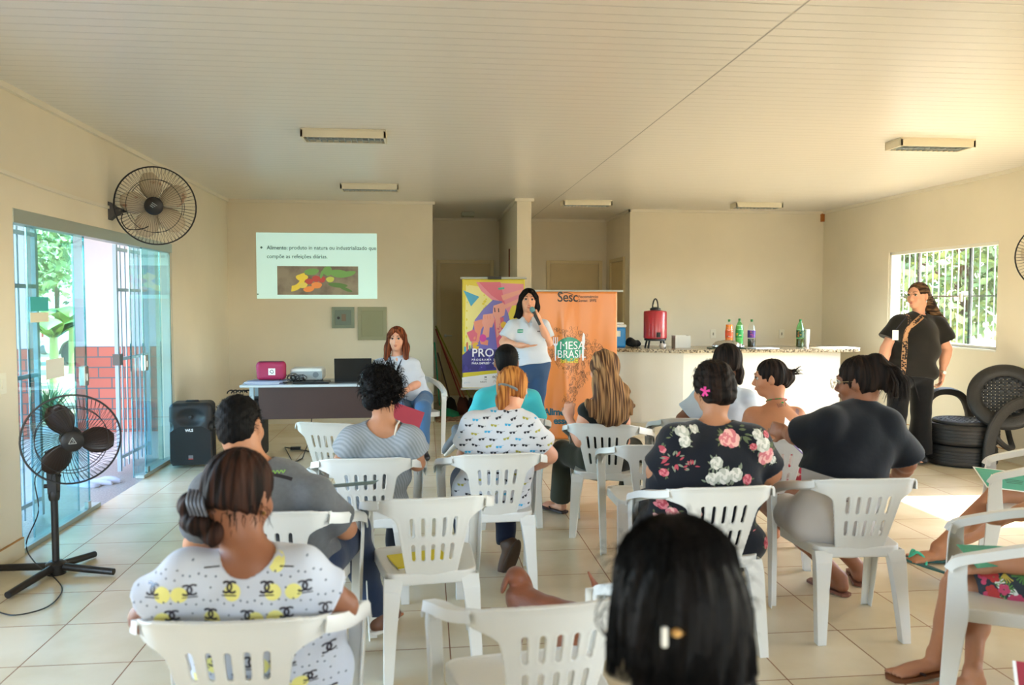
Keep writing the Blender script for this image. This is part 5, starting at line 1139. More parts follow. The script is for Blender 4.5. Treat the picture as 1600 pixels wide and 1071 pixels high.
def shirt(b,g=.014,gb=.01,sl=.55,sg=.014,sflare=.02,neckr=.075,hem=.06,vneck=0,nback=0.,soft=0.,collar=False):
    q=b.torso(g,gb,soft)
    for S,E in ((b.SL,b.EL),(b.SR,b.ER)):
        if sl>0:
            T_=S+(E-S)*sl; c=cone(S,T_+(E-S)*.1,.048*b.ar+sg*.8,.044*b.ar+sg+sflare,k=.03); q.append(clipped(c,T_,E-S))
    q.append(plane(b.P-b.tu*hem,-b.tu,k=.004))
    q.append(cone(b.N+b.tu*.01+b.tf*(.015-nback),b.N+b.tu*.2+b.tf*.015,neckr,neckr*1.15,k=.006,mode='-'))
    if vneck: q.append(cone(b.N+b.tf*(b.cd*.9),b.N-b.tu*vneck+b.tf*(b.cd+.03),.045,.012,k=.006,mode='-'))
    return q
def bbox_of(pts,pad): pts=np.array(pts); return pts.min(0)-pad,pts.max(0)+pad
class Person:
    def __init__(s,label,b,skin,h=.0075,mouth=False,root=None,legs=True,group=None,face=False):
        s.b=b; s.O=V3(root[0],root[1],0) if root is not None else V3(b.P[0],b.P[1],0); s.skin=skin
        lo,hi=b.bounds(); v,f=snet(b.body(mouth,legs),lo,hi,h); s.raw=(v,f)
        s.root=thing('person',label,'person',tuple(s.O)); obj('body',npmesh('body',v-s.O,f),skin,s.root,smooth=False)
        if face: s.face(mouth)
    def part(s,name,prims,lo,hi,h,m,disp=None,label=None):
        v,f=snet(prims,lo,hi,h,disp); o=obj(name,npmesh(name,v-s.O,f),m,s.root,smooth=False,label=label); o_=o; s.last=(v,f); return o
    def shirt(s,m,name='shirt',h=.0065,disp=None,label=None,**k):
        b=s.b; sl=k.get('sl',.55); q=shirt(b,**k); pts=[b.P-b.tu*k.get('hem',.06)+b.tr*x*b.hw+b.tf*y*b.hd for x in (-1,1) for y in (-1,1)]+[b.N,b.SL,b.SR,b.SL+(b.EL-b.SL)*sl,b.SR+(b.ER-b.SR)*sl,b.P+b.tu*b.L*.4+b.tr*b.bw,b.P+b.tu*b.L*.4-b.tr*b.bw,b.P+b.tu*b.L*.4+b.tf*b.bd,b.P+b.tu*b.L*.4-b.tf*b.bd]
        lo,hi=bbox_of(pts,.13); return s.part(name,q,lo,hi,h,m,disp if disp is not None else fold(.0028),label)
    def trousers(s,m,name='trousers',g=.012,to=1.,flare=0.,h=.0085,disp=None,gk=.004,top=.11):
        b=s.b; q=[ell(b.P+b.tu*.02,(b.hw+g,b.hd+g,.135+g),b.fr,k=.05)]+([ell(b.P+b.tu*b.L*.38+b.tf*.01,(b.bw+g,b.bd+g,b.L*.32+g),b.fr,k=.05)] if top>.15 else [])
        if to<.999:
            for H,K in ((b.HL,b.KL),(b.HR,b.KR)): T_=H+(K-H)*to; q.append(clipped(cone(H,K,.083*b.lr+g,.058*b.lr+g+gk,k=.05),T_,K-H))
            pts=[b.P,b.HL,b.HR,b.KL,b.KR]
        else:
            for H,K,A in ((b.HL,b.KL,b.AL),(b.HR,b.KR,b.AR)):
                T_=K+(A-K)*(to-1 if to>1 else 1)*.97; q+= [cone(H,K,.083*b.lr+g,.056*b.lr+g+gk,k=.05),clipped(cone(K,A,.052*b.lr+g+gk,.036*b.lr+g+flare,k=.03),T_,A-K)]
            pts=[b.P,b.HL,b.HR,b.KL,b.KR,b.AL,b.AR]
        lo,hi=bbox_of(pts,.2); q.append(plane(b.P+b.tu*top,b.tu,k=.004)); lo[2]=max(lo[2],0); return s.part(name,q,lo,hi,h,m,disp or fold(.004,.8,1))
    def shoes(s,m,sole=None,which=(0,1),name='shoe'):
        b=s.b
        for i,(A,t) in enumerate(((b.AL,b.tl),(b.AR,b.tr2))):
            if i not in which: continue
            t=unit(t); w_=unit(np.cross(t,UP)); n=np.cross(w_,t); q=[cone(A-n*.0,A-n*.04-t*.015,.040,.042,k=.02),ell(A+t*.07-n*.042,(.046,.12,.04),(w_,t,n),k=.03),ell(A+t*.14-n*.052,(.047,.06,.028),(w_,t,n),k=.02),plane(A-n*.083,-n)]
            lo,hi=bbox_of([A,A+t*.2,A-n*.08,A-t*.06],.07); o=s.part(name,q,lo,hi,.007,m)
            if sole:
                q=[ell(A+t*.065-n*.07,(.048,.145,.03),(w_,t,n)),plane(A-n*.064,n),plane(A-n*.086,-n)]; v,f=snet(q,lo-.02,hi+.02,.006); obj('sole',npmesh('sole',v-s.O,f),sole,o,smooth=False)
    def sandals(s,m,strap,which=(0,1)):
        b=s.b
        for i,(A,t) in enumerate(((b.AL,b.tl),(b.AR,b.tr2))):
            if i not in which: continue
            t=unit(t); w_=unit(np.cross(t,UP)); n=np.cross(w_,t); c=A+t*.07-n*.074
            mm=MB(); P_=[(-.032,-.12),(-.036,-.05),(-.036,.0),(-.046,.08),(-.04,.13),(0,.148),(.04,.13),(.046,.08),(.036,0),(.036,-.05),(.032,-.12),(0,-.135)]
            vs=[c+w_*x+t*y-s.O+n*z for z in (-.007,.007) for x,y in P_]; k=len(P_); mm.add(vs,[tuple(range(k))[::-1],tuple(range(k,2*k))]+[(j,(j+1)%k,k+(j+1)%k,k+j) for j in range(k)])
            o=obj('sandal',mm,m,s.root,smooth=False); mm=MB(); top=c+t*.075+n*.012
            for sx in (-1,1): mm.tube([Vector(v-s.O) for v in (top,top-t*.03+w_*sx*.022+n*.022,c+w_*sx*.038-t*.0+n*.01)],.0055,6)
            obj('strap',mm,strap,o)
    def hair(s,prims,m,lo,hi,h=.006,disp=None,name='hair'): return s.part(name,prims,lo,hi,h,m,disp)
    def face(s,mouth=False):
        h=s.b.h
        for sx in (-1,1):
            mm=MB(); c=h.p(sx*.031,.0752,.012)-s.O; M=Matrix.Translation(Vector(c)); mm.lathe([(.001,-.0118),(.006,-.0102),(.0105,-.0055),(.0118,0),(.0105,.0055),(.006,.0102),(.001,.0118)],seg=14,M=M); e_=obj('eye',mm,eyew,s.root)
            mm=MB(); q=Vector(h.f).to_track_quat('Z','Y').to_matrix().to_4x4(); mm.lathe([(.0075,.0095),(.006,.0108),(.001,.0122)],seg=12,M=M@q); obj('iris',mm,iris,e_)
            mm=MB(); mm.tube([Vector(h.p(sx*(.012+.036*u),.0905-.012*u*u,.036+.006*math.sin(PI*u*.8))-s.O) for u in (0,.33,.66,1)],.0034,6,scales=[1,1,.8,.3]); obj('eyebrow',mm,brow,s.root)
            mm=MB(); mm.tube([Vector(h.p(sx*(.018+.028*u),.0925-.009*u*u-.002,.0165+.006*math.sin(PI*u))-s.O) for u in (0,.33,.66,1)],.0026,5); obj('eyelash',mm,brow,s.root)
        mm=MB(); z=(-.0495,-.069) if mouth else (-.053,-.0605)
        mm.tube([Vector(h.p(.021*u,.0985-.012*u*u,z[0]+.003*(1-abs(u))-.002*abs(u))-s.O) for u in np.linspace(-1,1,9)],.0030,6,scales=[.3,.7,1,1.1,.9,1.1,1,.7,.3])
        mm.tube([Vector(h.p(.019*u,.0975-.012*u*u,z[1]+.003*u*u)-s.O) for u in np.linspace(-1,1,9)],.0036,6,scales=[.3,.7,1,1.1,1.2,1.1,1,.7,.3]); obj('lips',mm,lipm,s.root)
        if mouth: obj('teeth',MB().box(-.012,.012,.0,.004,-.003,.003,0,Matrix.Translation(Vector(h.p(0,.086,-.0545)-s.O))@Matrix((tuple(h.r)+(0,),tuple(h.f)+(0,),tuple(h.u)+(0,),(0,0,0,1))).transposed()),eyew,s.root,smooth=False)
def np_path(P,n=6): return [np.array(v) for v in smoothpath(P,n)]
# ---- artwork laid on curved cloth or skin
class Stamp:
    def __init__(s,p,vf=None): 
        v,f=vf or p.last; s.O=p.O; s.bvh=BVHTree.FromPolygons([Vector(x) for x in v],[tuple(int(i) for i in q) for q in f]); s.mb=MB(); s.p=p
    def put(s,c,rt,up,dr,vs,fs,mi,lift=.0016):
        c=np.asarray(c,float); rt=unit(rt); up=unit(up); dr=unit(dr); out=[];dep=[]
        for u,v in vs:
            o=c+rt*u+up*v-dr*.5; hit,n,i,d=s.bvh.ray_cast(Vector(o),Vector(dr),1.0)
            if hit is None: return False
            if n.dot(Vector(dr))>-.25: return False
            out.append(np.array(hit)-dr*lift-s.O); dep.append(d)
        if max(dep)-min(dep)>.09: return False
        s.mb.add(out,fs,mi); return True
    def blob(s,c,rt,up,dr,pts,mi,lift=.0016,rings=2):
        pts=np.array(pts); ce=pts.mean(0); n=len(pts); vs=[tuple(ce)]; fs=[]
        for k in range(1,rings+1): vs+=[tuple(ce+(p-ce)*k/rings) for p in pts]
        for i in range(n): j=(i+1)%n; fs.append((0,1+i,1+j))
        for k in range(rings-1):
            for i in range(n): j=(i+1)%n; fs.append((1+k*n+i,1+(k+1)*n+i,1+(k+1)*n+j,1+k*n+j))
        return s.put(c,rt,up,dr,vs,fs,mi,lift)
    def line(s,c,rt,up,dr,pts,w_,mi,lift=.0018):
        pts=[np.array(p,float) for p in pts]; vs=[];n=len(pts)
        for i,p in enumerate(pts):
            t_=pts[min(i+1,n-1)]-pts[max(i-1,0)]; t_/=np.linalg.norm(t_)+1e-9; q=np.array([-t_[1],t_[0]])*w_/2; vs+=[tuple(p+q),tuple(p-q)]
        return s.put(c,rt,up,dr,vs,[(2*i,2*i+1,2*i+3,2*i+2) for i in range(n-1)],mi,lift)
    def done(s,name,mats,parent): 
        if s.mb.f: obj(name,s.mb.mesh(name,False,False),mats,parent,smooth=False,kind='stuff')
def circ2(r,n=10,cx=0,cy=0,sx=1,a0=0.): return [(cx+sx*r*math.cos(a0+2*PI*i/n),cy+r*math.sin(a0+2*PI*i/n)) for i in range(n)]
def seat(key,dx=.0,dy=-.05,z=.50): 
    x,y,a=CH_[key]; return V3(x+math.cos(a)*dx-math.sin(a)*dy,y+math.sin(a)*dx+math.cos(a)*dy,z)
def loc(key,dx,dy,z): return seat(key,dx,dy,z)
def seated_legs(key,kx=.12,ky=.40,ax=.12,ay=.36,kz=.49,az=.085):
    return dict(KL=loc(key,-kx,ky,kz),KR=loc(key,kx,ky,kz),AL=loc(key,-ax,ay,az),AR=loc(key,ax,ay,az),tl=loc(key,-.1,1,0)-loc(key,0,0,0),tr_=loc(key,.1,1,0)-loc(key,0,0,0))
def backhair(h,k=1.0,low=-.075,face=True,thick=0.):
    q=[h.ell((0,-.018,.034),(.083+thick,.100+thick,.094+thick),k=.02),h.ell((0,-.045,-.02),(.072+thick,.068+thick,.075+thick),k=.03)]
    if face: q.append(h.ell((0,.115,-.035),(.085,.075,.105),k=.02,mode='-'))
    q.append(plane(h.p(0,0,low),-h.u-h.f*.2,k=.01))
    return q
def hb(h,lo=(-.14,-.17,-.14),hi=(.14,.14,.17)):
    return bbox_of([h.p(x,y,z) for x in (lo[0],hi[0]) for y in (lo[1],hi[1]) for z in (lo[2],hi[2])],.01)
def strands(p,roots,m,name='loose_hair',r=.0009):
    """roots: list of polylines (world)"""
    mm=MB()
    for P_ in roots: mm.tube([Vector(np.asarray(q)-p.O) for q in P_],r,4,scales=[1]*(len(P_)-1)+[.3])
    obj(name,mm.mesh(name,'all',False),m,p.root,smooth=False,kind='stuff')
def tufts(h,n,zlo=-.06,zhi=.12,R_=.095,L=.05,curl=0.,seed=1,down=0.,back=True):
    g=np.random.default_rng(seed); o=[]
    while len(o)<n:
        d=g.normal(size=3); d/=np.linalg.norm(d)
        if d[1]>.35 and back: continue
        c=h.p(d[0]*R_*.9,d[1]*R_*1.05-.015,.03+d[2]*R_*1.0)
        z=(d[2]*R_+.03)
        if z<zlo or z>zhi: continue
        dir_=unit(h.r*d[0]+h.f*d[1]+h.u*d[2]); side=unit(np.cross(dir_,g.normal(size=3))); P_=[]; LL=L*g.uniform(.5,1.2)
        for k in range(7):
            u=k/6; P_.append(c-dir_*.004+dir_*LL*u*(1-down*u*.5)+side*(curl*math.sin(u*9+d[0]*5)+.3*LL*u*u)+UP*(-down*LL*u*u+curl*math.cos(u*9)))
        o.append(P_)
    return o
# ------------------------------------------------------------------ P1 woman in logo-print blouse, nearest left
def build_P1():
    Y=2.13; h=Head(at(376,776,2.20),(.42,.88,-.22),(.05,.15,.98),.98)
    b=Body(h,at(392,868,2.13),seat('P1',.05,.02,.46),at(282,895,Y),at(478,892,Y),at(228,965,2.16),at(535,948,2.18),at(262,952,2.42),at(480,965,2.44),cw=.185,cd=.125,bw=.18,bd=.14,hw=.195,ar=1.0,**seated_legs('P1'))
    b.hl=dict(d=(.6,.8,0),n=(0,0,-1)); b.hr=dict(d=(-.6,.8,0),n=(0,0,-1))
    p=Person('woman in white blouse printed with interlocked letters and yellow dots, dark bun',b,SK['brown'])
    cw_=cloth('blouse_white','c3c8d4'); p.shirt(cw_,'blouse',g=.016,sl=.62,sg=.022,sflare=.02,neckr=.062,nback=.022,hem=.09,gb=.015,disp=fold(.0035,.8))
    st=Stamp(p); rt,up,dr=V3(1,0,0),UP,V3(0,1,0); c0=b.P*.3+b.N*.7; k=0
    for row in range(-7,6):
        for col_ in range(-5,6):
            u=col_*.093+(.046 if row%2 else 0); z=row*.066; c=V3(c0[0]+u,0,c0[2]+z)
            c=c+V3(0,c0[1],0); k+=1
            st.blob(c+V3(.028*math.sin(k*2.3),0,-.012),rt,up,dr,circ2(.021,12),0,.0012)
            for sx in (-1,1):
                a0,a1=(PI+.8,3*PI-.8) if sx<0 else (.8,2*PI-.8)
                st.line(c,rt,up,dr,[(sx*.0075+.0125*math.cos(a0+(a1-a0)*i/12),.0125*math.sin(a0+(a1-a0)*i/12)) for i in range(13)],.0052,1,.0018+.0002*(sx+1))
            st.line(c,rt,up,dr,[(-.018,-.019),(.018,-.019)],.0028,1)
            for q in ((.047,0),(.035,.028),(-.035,.025),(.0,.033),(.03,-.03),(-.028,-.03)): st.blob(c+V3(q[0],0,q[1]),rt,up,dr,circ2(.0028,6),2,.0014,1)
    st.done('blouse_print',[mat('print_dot_yellow','e2dc86',rough=.8),mat('print_ink','2a2c3c',rough=.8),mat('print_speck','5c6478',rough=.8)],p.root)
    p.trousers(cloth('skirt_white','c6c8d0'),'trousers',g=.02)
    bun=h.p(-.085,-.085,-.03)
    q=backhair(h,low=-.052,thick=.003)+[ell(bun,(.040,.036,.038),h.fr,k=.008),ell(h.p(-.055,-.10,-.072),(.042,.03,.030),h.fr,k=.008),ell(h.p(-.01,-.085,-.095),(.034,.022,.034),h.fr,k=.012)]
    lo,hi=hb(h,(-.17,-.19,-.17)); p.hair(q,HM['brown'],lo,hi,.005,hairdisp(.0022,60,h.H))
    m=MB(); 
    for i in range(5): m.tube(smoothpath([Vector(h.p(-.085+.012*i,-.10,.012)-p.O),Vector(h.p(-.065+.012*i,-.128,-.018)-p.O),Vector(h.p(-.045+.012*i,-.132,-.05)-p.O)],4),.004,6)
    m.tube([Vector(h.p(-.09,-.09,-.005)-p.O),Vector(h.p(-.03,-.085,-.012)-p.O)],.006,6); obj('hair_clip',m,mat('clip_grey','55555c',rough=.5),p.root)
    strands(p,tufts(h,90,-.09,.0,.09,.05,.006,3,.5),HM['dark'])
    m=MB(); m.lathe([(.001,-.006),(.006,0),(.001,.006)],seg=8,M=Matrix.Translation(Vector(h.p(.083,-.005,-.04)-p.O))); obj('earring',m,mat('earring_gold','c8b070',rough=.3,metal=1),p.root)
    m=MB(); e=b.ER*.25+b.WR*.75-p.O; m.tube([Vector(e+.036*(unit(np.cross(b.WR-b.ER,UP))*math.cos(a)+UP*math.sin(a))) for a in np.linspace(0,2*PI,17)[:-1]],.006,6,closed=True,up=unit(b.WR-b.ER)); obj('wristband',m,black,p.root)
build_P1()
# ------------------------------------------------------------------ P2 man in grey T-shirt
def build_P2():
    h=Head(at(377,668,3.22),(.25,.95,-.15),(-.16,0,.98),1.0)
    b=Body(h,at(402,728,3.17),V3(-.53,3.28,.47),at(322,762,3.15),at(500,768,3.15),at(305,850,3.25),at(540,826,3.27),at(400,850,3.55),at(520,788,3.55),cw=.19,cd=.12,bw=.175,bd=.13,hw=.175,ar=1.08,
      KL=V3(-.55,3.75,.50),KR=at(548,830,3.62),AL=V3(-.6,3.78,.085),AR=V3(-.22,3.73,.1),tl=(0,1,0),tr_=(.35,.9,-.05))
    b.hl=dict(d=(.6,.8,0),n=(0,0,-1)); b.hr=dict(d=(-.3,.9,.3),n=(-.3,0,-1),curl=.6)
    p=Person('man in a grey T-shirt with short dark hair, seated behind the curly-haired woman',b,SK['tan'])
    gs=cloth('tshirt_grey','5f6062',var=.08,vscale=60); p.shirt(gs,'tshirt',g=.014,sl=.75,sg=.02,sflare=.012,neckr=.066,nback=.0,hem=.09,gb=.02)
    st=Stamp(p); 
    st.line(b.N,V3(1,0,0),UP,V3(0,1,0),[(-.14+.28*i/14,-.015-.9*(i/14-.5)**2*.12) for i in range(15)],.012,0)
    for i in range(6): st.line(b.N+V3(.03+.014*i,0,.0),V3(1,0,0),UP,V3(0,1,0),[(0,-.008),(.006,-.018),(.012,-.008)],.003,1,.003)
    st.done('neck_tape',[cloth('tape_dark','2a2426'),mat('lime_ink','8cc63c')],p.root)
    p.trousers(cloth('jeans_dark','26324a',bump=.5),'jeans',g=.016,gk=.012); p.shoes(mat('shoe_brown','6a4430',rough=.5),mat('sole_white','d8d2c8',rough=.6))
    lo,hi=hb(h); q=[h.ell((0,-.016,.036),(.081,.100,.092),k=.02),h.ell((0,-.055,-.02),(.066,.05,.055),k=.03),h.ell((0,.115,-.03),(.088,.075,.11),k=.015,mode='-')]+[h.ell((sx*.085,-.012,-.02),(.02,.03,.045),k=.01,mode='-') for sx in (-1,1)]
    p.hair(q,HM['black'],lo,hi,.005,lambda P:.002*np.sin(160*P[:,0])*np.sin(150*P[:,2]+60*P[:,1])); strands(p,tufts(h,500,-.04,.14,.088,.018,.001,5),HM['black'])
    return p
build_P2()
# ------------------------------------------------------------------ P3 curly hair, grey striped top
def build_P3():
    h=Head(at(599,612,4.22),(.15,.98,-.1),(0,.05,1),.97)
    b=Body(h,at(600,660,4.17),seat('P3',0,.0,.47),at(545,682,4.15),at(645,682,4.15),at(533,722,4.22),at(652,724,4.22),at(560,735,4.5),at(632,715,4.5),cw=.165,cd=.11,bw=.165,bd=.125,hw=.18,**seated_legs('P3'))
    b.hl=dict(d=(.4,.9,0),n=(0,0,-1)); b.hr=dict(d=(-.2,.9,.3),n=(-.5,0,-1),curl=.7)
    p=Person('woman in a grey striped top with a frizzy black afro',b,SK['tan'])
    ms=bpy.data.materials.new('top_striped'); ms.use_nodes=True; t=ms.node_tree; bs_=t.nodes['Principled BSDF']; wv=node(t,'ShaderNodeTexWave',bands_direction='DIAGONAL'); wv.inputs['Scale'].default_value=24; wv.inputs['Distortion'].default_value=1.5
    tc=node(t,'ShaderNodeTexCoord'); rp=node(t,'ShaderNodeValToRGB'); rp.color_ramp.elements[0].color=srgb('7f858b'); rp.color_ramp.elements[1].color=srgb('969ba0'); t.links.new(tc.outputs['Object'],wv.inputs[0]); t.links.new(wv.outputs['Fac'],rp.inputs[0]); t.links.new(rp.outputs[0],bs_.inputs['Base Color']); bs_.inputs['Roughness'].default_value=.9
    p.shirt(ms,'striped_top',g=.013,sl=.5,sg=.016,sflare=.028,neckr=.085,nback=.03,hem=.10,gb=.015)
    p.trousers(cloth('trousers_black','15151a'),g=.012); p.shoes(mat('shoe_black','17171a',rough=.5))
    lo,hi=hb(h,(-.2,-.2,-.16),(.2,.2,.22)); q=[h.ell((-.01,-.02,.035),(.108,.112,.108),k=.02),h.ell((-.02,-.03,-.045),(.085,.08,.065),k=.03),h.ell((-.06,-.02,.07),(.05,.06,.05),k=.03),h.ell((0,.13,-.04),(.08,.085,.10),k=.02,mode='-')]
    p.hair(q,HM['curly'],lo,hi,.0055,lambda P:.007*np.sin(75*P[:,0]+2*np.sin(50*P[:,2]))*np.sin(70*P[:,2]+2*np.sin(60*P[:,1]))*np.sin(66*P[:,1]+1)); strands(p,tufts(h,700,-.11,.17,.105,.045,.010,11),HM['curly'],r=.0013)
    m=MB(); S=b.SR*.35+b.N*.65; m.tube([Vector(S+V3(.01,-.055,-.03)-p.O),Vector(S+V3(.02,-.035,.02)-p.O),Vector(S+V3(.03,.0,.035)-p.O)],.006,6); obj('bra_strap',m,mat('strap_beige','cfc4b4',rough=.8),p.root)
    obj('red_folder',MB().box(-.11,.11,-.004,.004,-.08,.08,0,Matrix.Rotation(.35,4,'Y')@Matrix.Rotation(-.5,4,'X')),mat('folder_red','a03444',rough=.5),smooth=False,loc=tuple(at(628,655,4.62)),label='red folder held by the curly-haired woman in grey',cat='folder')
build_P3()
# ------------------------------------------------------------------ P4 sunglasses-print blouse
def build_P4():
    h=Head(at(801,609,4.47),(.30,.93,-.25),(0,.12,.99),.98)
    b=Body(h,at(797,640,4.36),seat('P4',0,.02,.47),at(737,662,4.34),at(828,668,4.34),at(727,712,4.4),at(858,712,4.40),at(745,725,4.65),at(815,735,4.68),cw=.185,cd=.125,bw=.165,bd=.135,hw=.19,ar=1.15,**seated_legs('P4'))
    b.AR=at(792,858,4.55); b.tr2=unit(V3(-.25,.35,-.9)); b.AR[2]=.16; b.KR=loc('P4',.1,.38,.47)
    b.hl=dict(d=(.4,.9,0),n=(0,0,-1)); b.hr=dict(d=(-.4,.9,0),n=(0,0,-1))
    p=Person('woman with ginger hair in a ponytail, white blouse printed with little sunglasses',b,SK['fair'])
    p.shirt(cloth('blouse_ivory','c9cacf'),'blouse',g=.016,sl=.66,sg=.022,sflare=.02,neckr=.062,nback=.0,hem=.13,gb=.018,disp=fold(.004,.8,2))
    st=Stamp(p); rt,dr=V3(1,0,0),V3(0,1,0); k=0; g=np.random.default_rng(4); c0=b.P*.3+b.N*.7
    for row in range(-10,9):
        for col_ in range(-6,7):
            k+=1; u=col_*.068+(.034 if row%2 else 0)+g.uniform(-.008,.008); z=row*.036+g.uniform(-.006,.006); c=c0+V3(u,0,z); a=g.uniform(-.35,.35); R2=V3(math.cos(a),0,math.sin(a)); U2=V3(-math.sin(a),0,math.cos(a))
            mi=[0,0,1,2,0][k%5]; s_=.95
            for sx in (-1,1): st.blob(c,R2,U2,dr,[(sx*.0085+.0075*x*s_,.0055*y*s_-.002) for x,y in ((-1,1),(1,1),(.9,-.4),(0,-1),(-.9,-.4))],mi,.0016,1)
            st.line(c,R2,U2,dr,[(-.015,.004),(.015,.004)],.0025,mi); st.line(c,R2,U2,dr,[(.015,.004),(.027,.008)],.0018,mi)
    st.done('blouse_print',[mat('print_black','22222a',rough=.8),mat('print_olive','a39a3c',rough=.8),mat('print_blue','4a5080',rough=.8)],p.root)
    p.trousers(cloth('trousers_navy','161c30'),g=.014); p.shoes(mat('shoe_tan','4a3324',rough=.6),mat('sole_brown','3a2818',rough=.8))
    q=backhair(h,low=-.07,thick=.004)+[ell(h.p(-.022,-.108,-.015),(.034,.028,.028),h.fr,k=.02),cone(h.p(-.02,-.11,-.02),h.p(-.035,-.135,-.12),.030,.020,k=.02),ell(h.p(-.03,-.125,-.08),(.04,.024,.05),h.fr,k=.02)]
    lo,hi=hb(h,(-.14,-.2,-.19)); p.hair(q,HM['ginger'],lo,hi,.005,hairdisp(.002,70,h.H)); strands(p,tufts(h,80,-.08,.12,.09,.04,.004,9,.5),HM['ginger'])
    m=MB(); m.tube(smoothpath([Vector(h.p(x,y,z)-p.O) for x,y,z in ((-.055,-.10,.012),(-.02,-.134,.008),(.03,-.118,-.008),(.045,-.1,-.02))],5),.008,6); obj('hair_clip',m,mat('clip_silver','7c8890',rough=.3,metal=.5),p.root)
build_P4()
# ------------------------------------------------------------------ P5 man in turquoise
def build_P5():
    h=Head(at(791,567,5.65),(.05,1,-.1),(.02,0,1),1.02)
    b=Body(h,at(791,602,5.6),seat('P5',0,.0,.49),at(753,622,5.6),at(831,622,5.6),at(742,665,5.65),at(842,665,5.65),at(760,690,5.9),at(820,690,5.9),cw=.185,cd=.12,bw=.17,bd=.125,hw=.17,ar=1.1,**seated_legs('P5'))
    b.KL=loc('P5',-.28,.36,.50); b.AL=at(714,672,5.72); b.tl=unit(V3(-.5,.3,-.55)); b.hl=dict(d=(.4,.9,0),n=(0,0,-1)); b.hr=dict(d=(-.4,.9,0),n=(0,0,-1))
    p=Person('man in a turquoise shirt with short black hair, legs crossed',b,SK['brown'])
    p.shirt(cloth('shirt_turquoise','3fb0b8'),'shirt',g=.015,sl=.8,sg=.02,sflare=.014,neckr=.058,hem=.1,gb=.01); p.trousers(cloth('trousers_dark','20222c'),g=.014)
    p.shoes(mat('sneaker_grey','5d6064',rough=.7),mat('sole_white','d8d2c8'))
    lo,hi=hb(h); q=[h.ell((0,-.016,.036),(.082,.100,.093),k=.02),h.ell((0,-.055,-.02),(.068,.05,.06),k=.03),h.ell((0,.115,-.03),(.088,.075,.11),k=.015,mode='-')]+[h.ell((sx*.086,-.012,-.02),(.02,.03,.045),k=.01,mode='-') for sx in (-1,1)]
    p.hair(q,HM['black'],lo,hi,.006,None); strands(p,tufts(h,300,-.04,.14,.088,.016,.001,15),HM['black'])
build_P5()
# ------------------------------------------------------------------ P6 long hair
def build_P6():
    h=Head(at(943,578,5.15),(-.35,.93,-.05),(-.04,0,1),1.0)
    b=Body(h,at(942,622,5.1),seat('P6',0,.0,.48),at(916,640,5.12),at(972,640,5.12),at(906,690,5.17),at(975,690,5.2),at(889,652,5.3),at(950,700,5.5),cw=.15,cd=.105,bw=.14,bd=.11,hw=.165,ar=.92,**seated_legs('P6'))
    b.AL=V3(.97,5.78,.09); b.tl=(-.5,.8,0); b.KL=V3(.97,5.66,.47); b.hl=dict(d=(.1,.5,.9),n=(.5,.8,0),curl=1.0); b.hr=dict(d=(-.9,.4,0),n=(0,0,-1))
    p=Person('woman with long straight highlighted brown hair and dark sleeveless top',b,SK['fair'])
    dk=cloth('top_dark','1d1f1c'); p.shirt(dk,'sleeveless_top',g=.010,sl=0,neckr=.08,nback=.01,hem=.1); p.trousers(cloth('trousers_olive','34352a'),g=.02,flare=.02); p.sandals(mat('sandal_dark','2a1a1c',rough=.6),mat('strap_dark','1c1416',rough=.6))
    q=backhair(h,low=-.2,thick=.006)[:-1]
    e0=[h.p(0,-.05,0),at(945,600,5.03),at(948,632,4.98),at(955,655,4.97)]
    q+=[ell(e0[1],(.088,.075,.11),k=.05),ell(e0[2]+V3(.01,0,0),(.105,.07,.13),k=.05),ell(at(957,645,4.99),(.115,.06,.085),k=.04)]
    q+=[cone(at(968,620,5.0),at(989,634,4.99),.05,.012,k=.04),cone(at(965,600,5.02),at(984,612,5.0),.04,.01,k=.04)]
    for i in range(9): px=920+i*8; q.append(cone(at(px,630,4.97),at(px+2,656+3*math.sin(i*2.1)-(abs(i-4)**1.5)*.8,4.96),.026,.010,k=.015))
    lo,hi=bbox_of([h.p(0,0,.13),at(915,665,4.95),at(1000,600,5.15),h.p(0,.12,0)],.06)
    p.hair(q,HM['long'],lo,hi,.006,lambda P:.004*np.sin(95*(P[:,0]-.06*np.sin(7*P[:,2]+.5))+2*np.sin(6*P[:,2])))
    st=MB(); st.tube([Vector(at(915,632,5.03)-p.O),Vector(at(917,642,5.06)-p.O)],.006,6); obj('top_strap',st,dk,p.root)
build_P6()
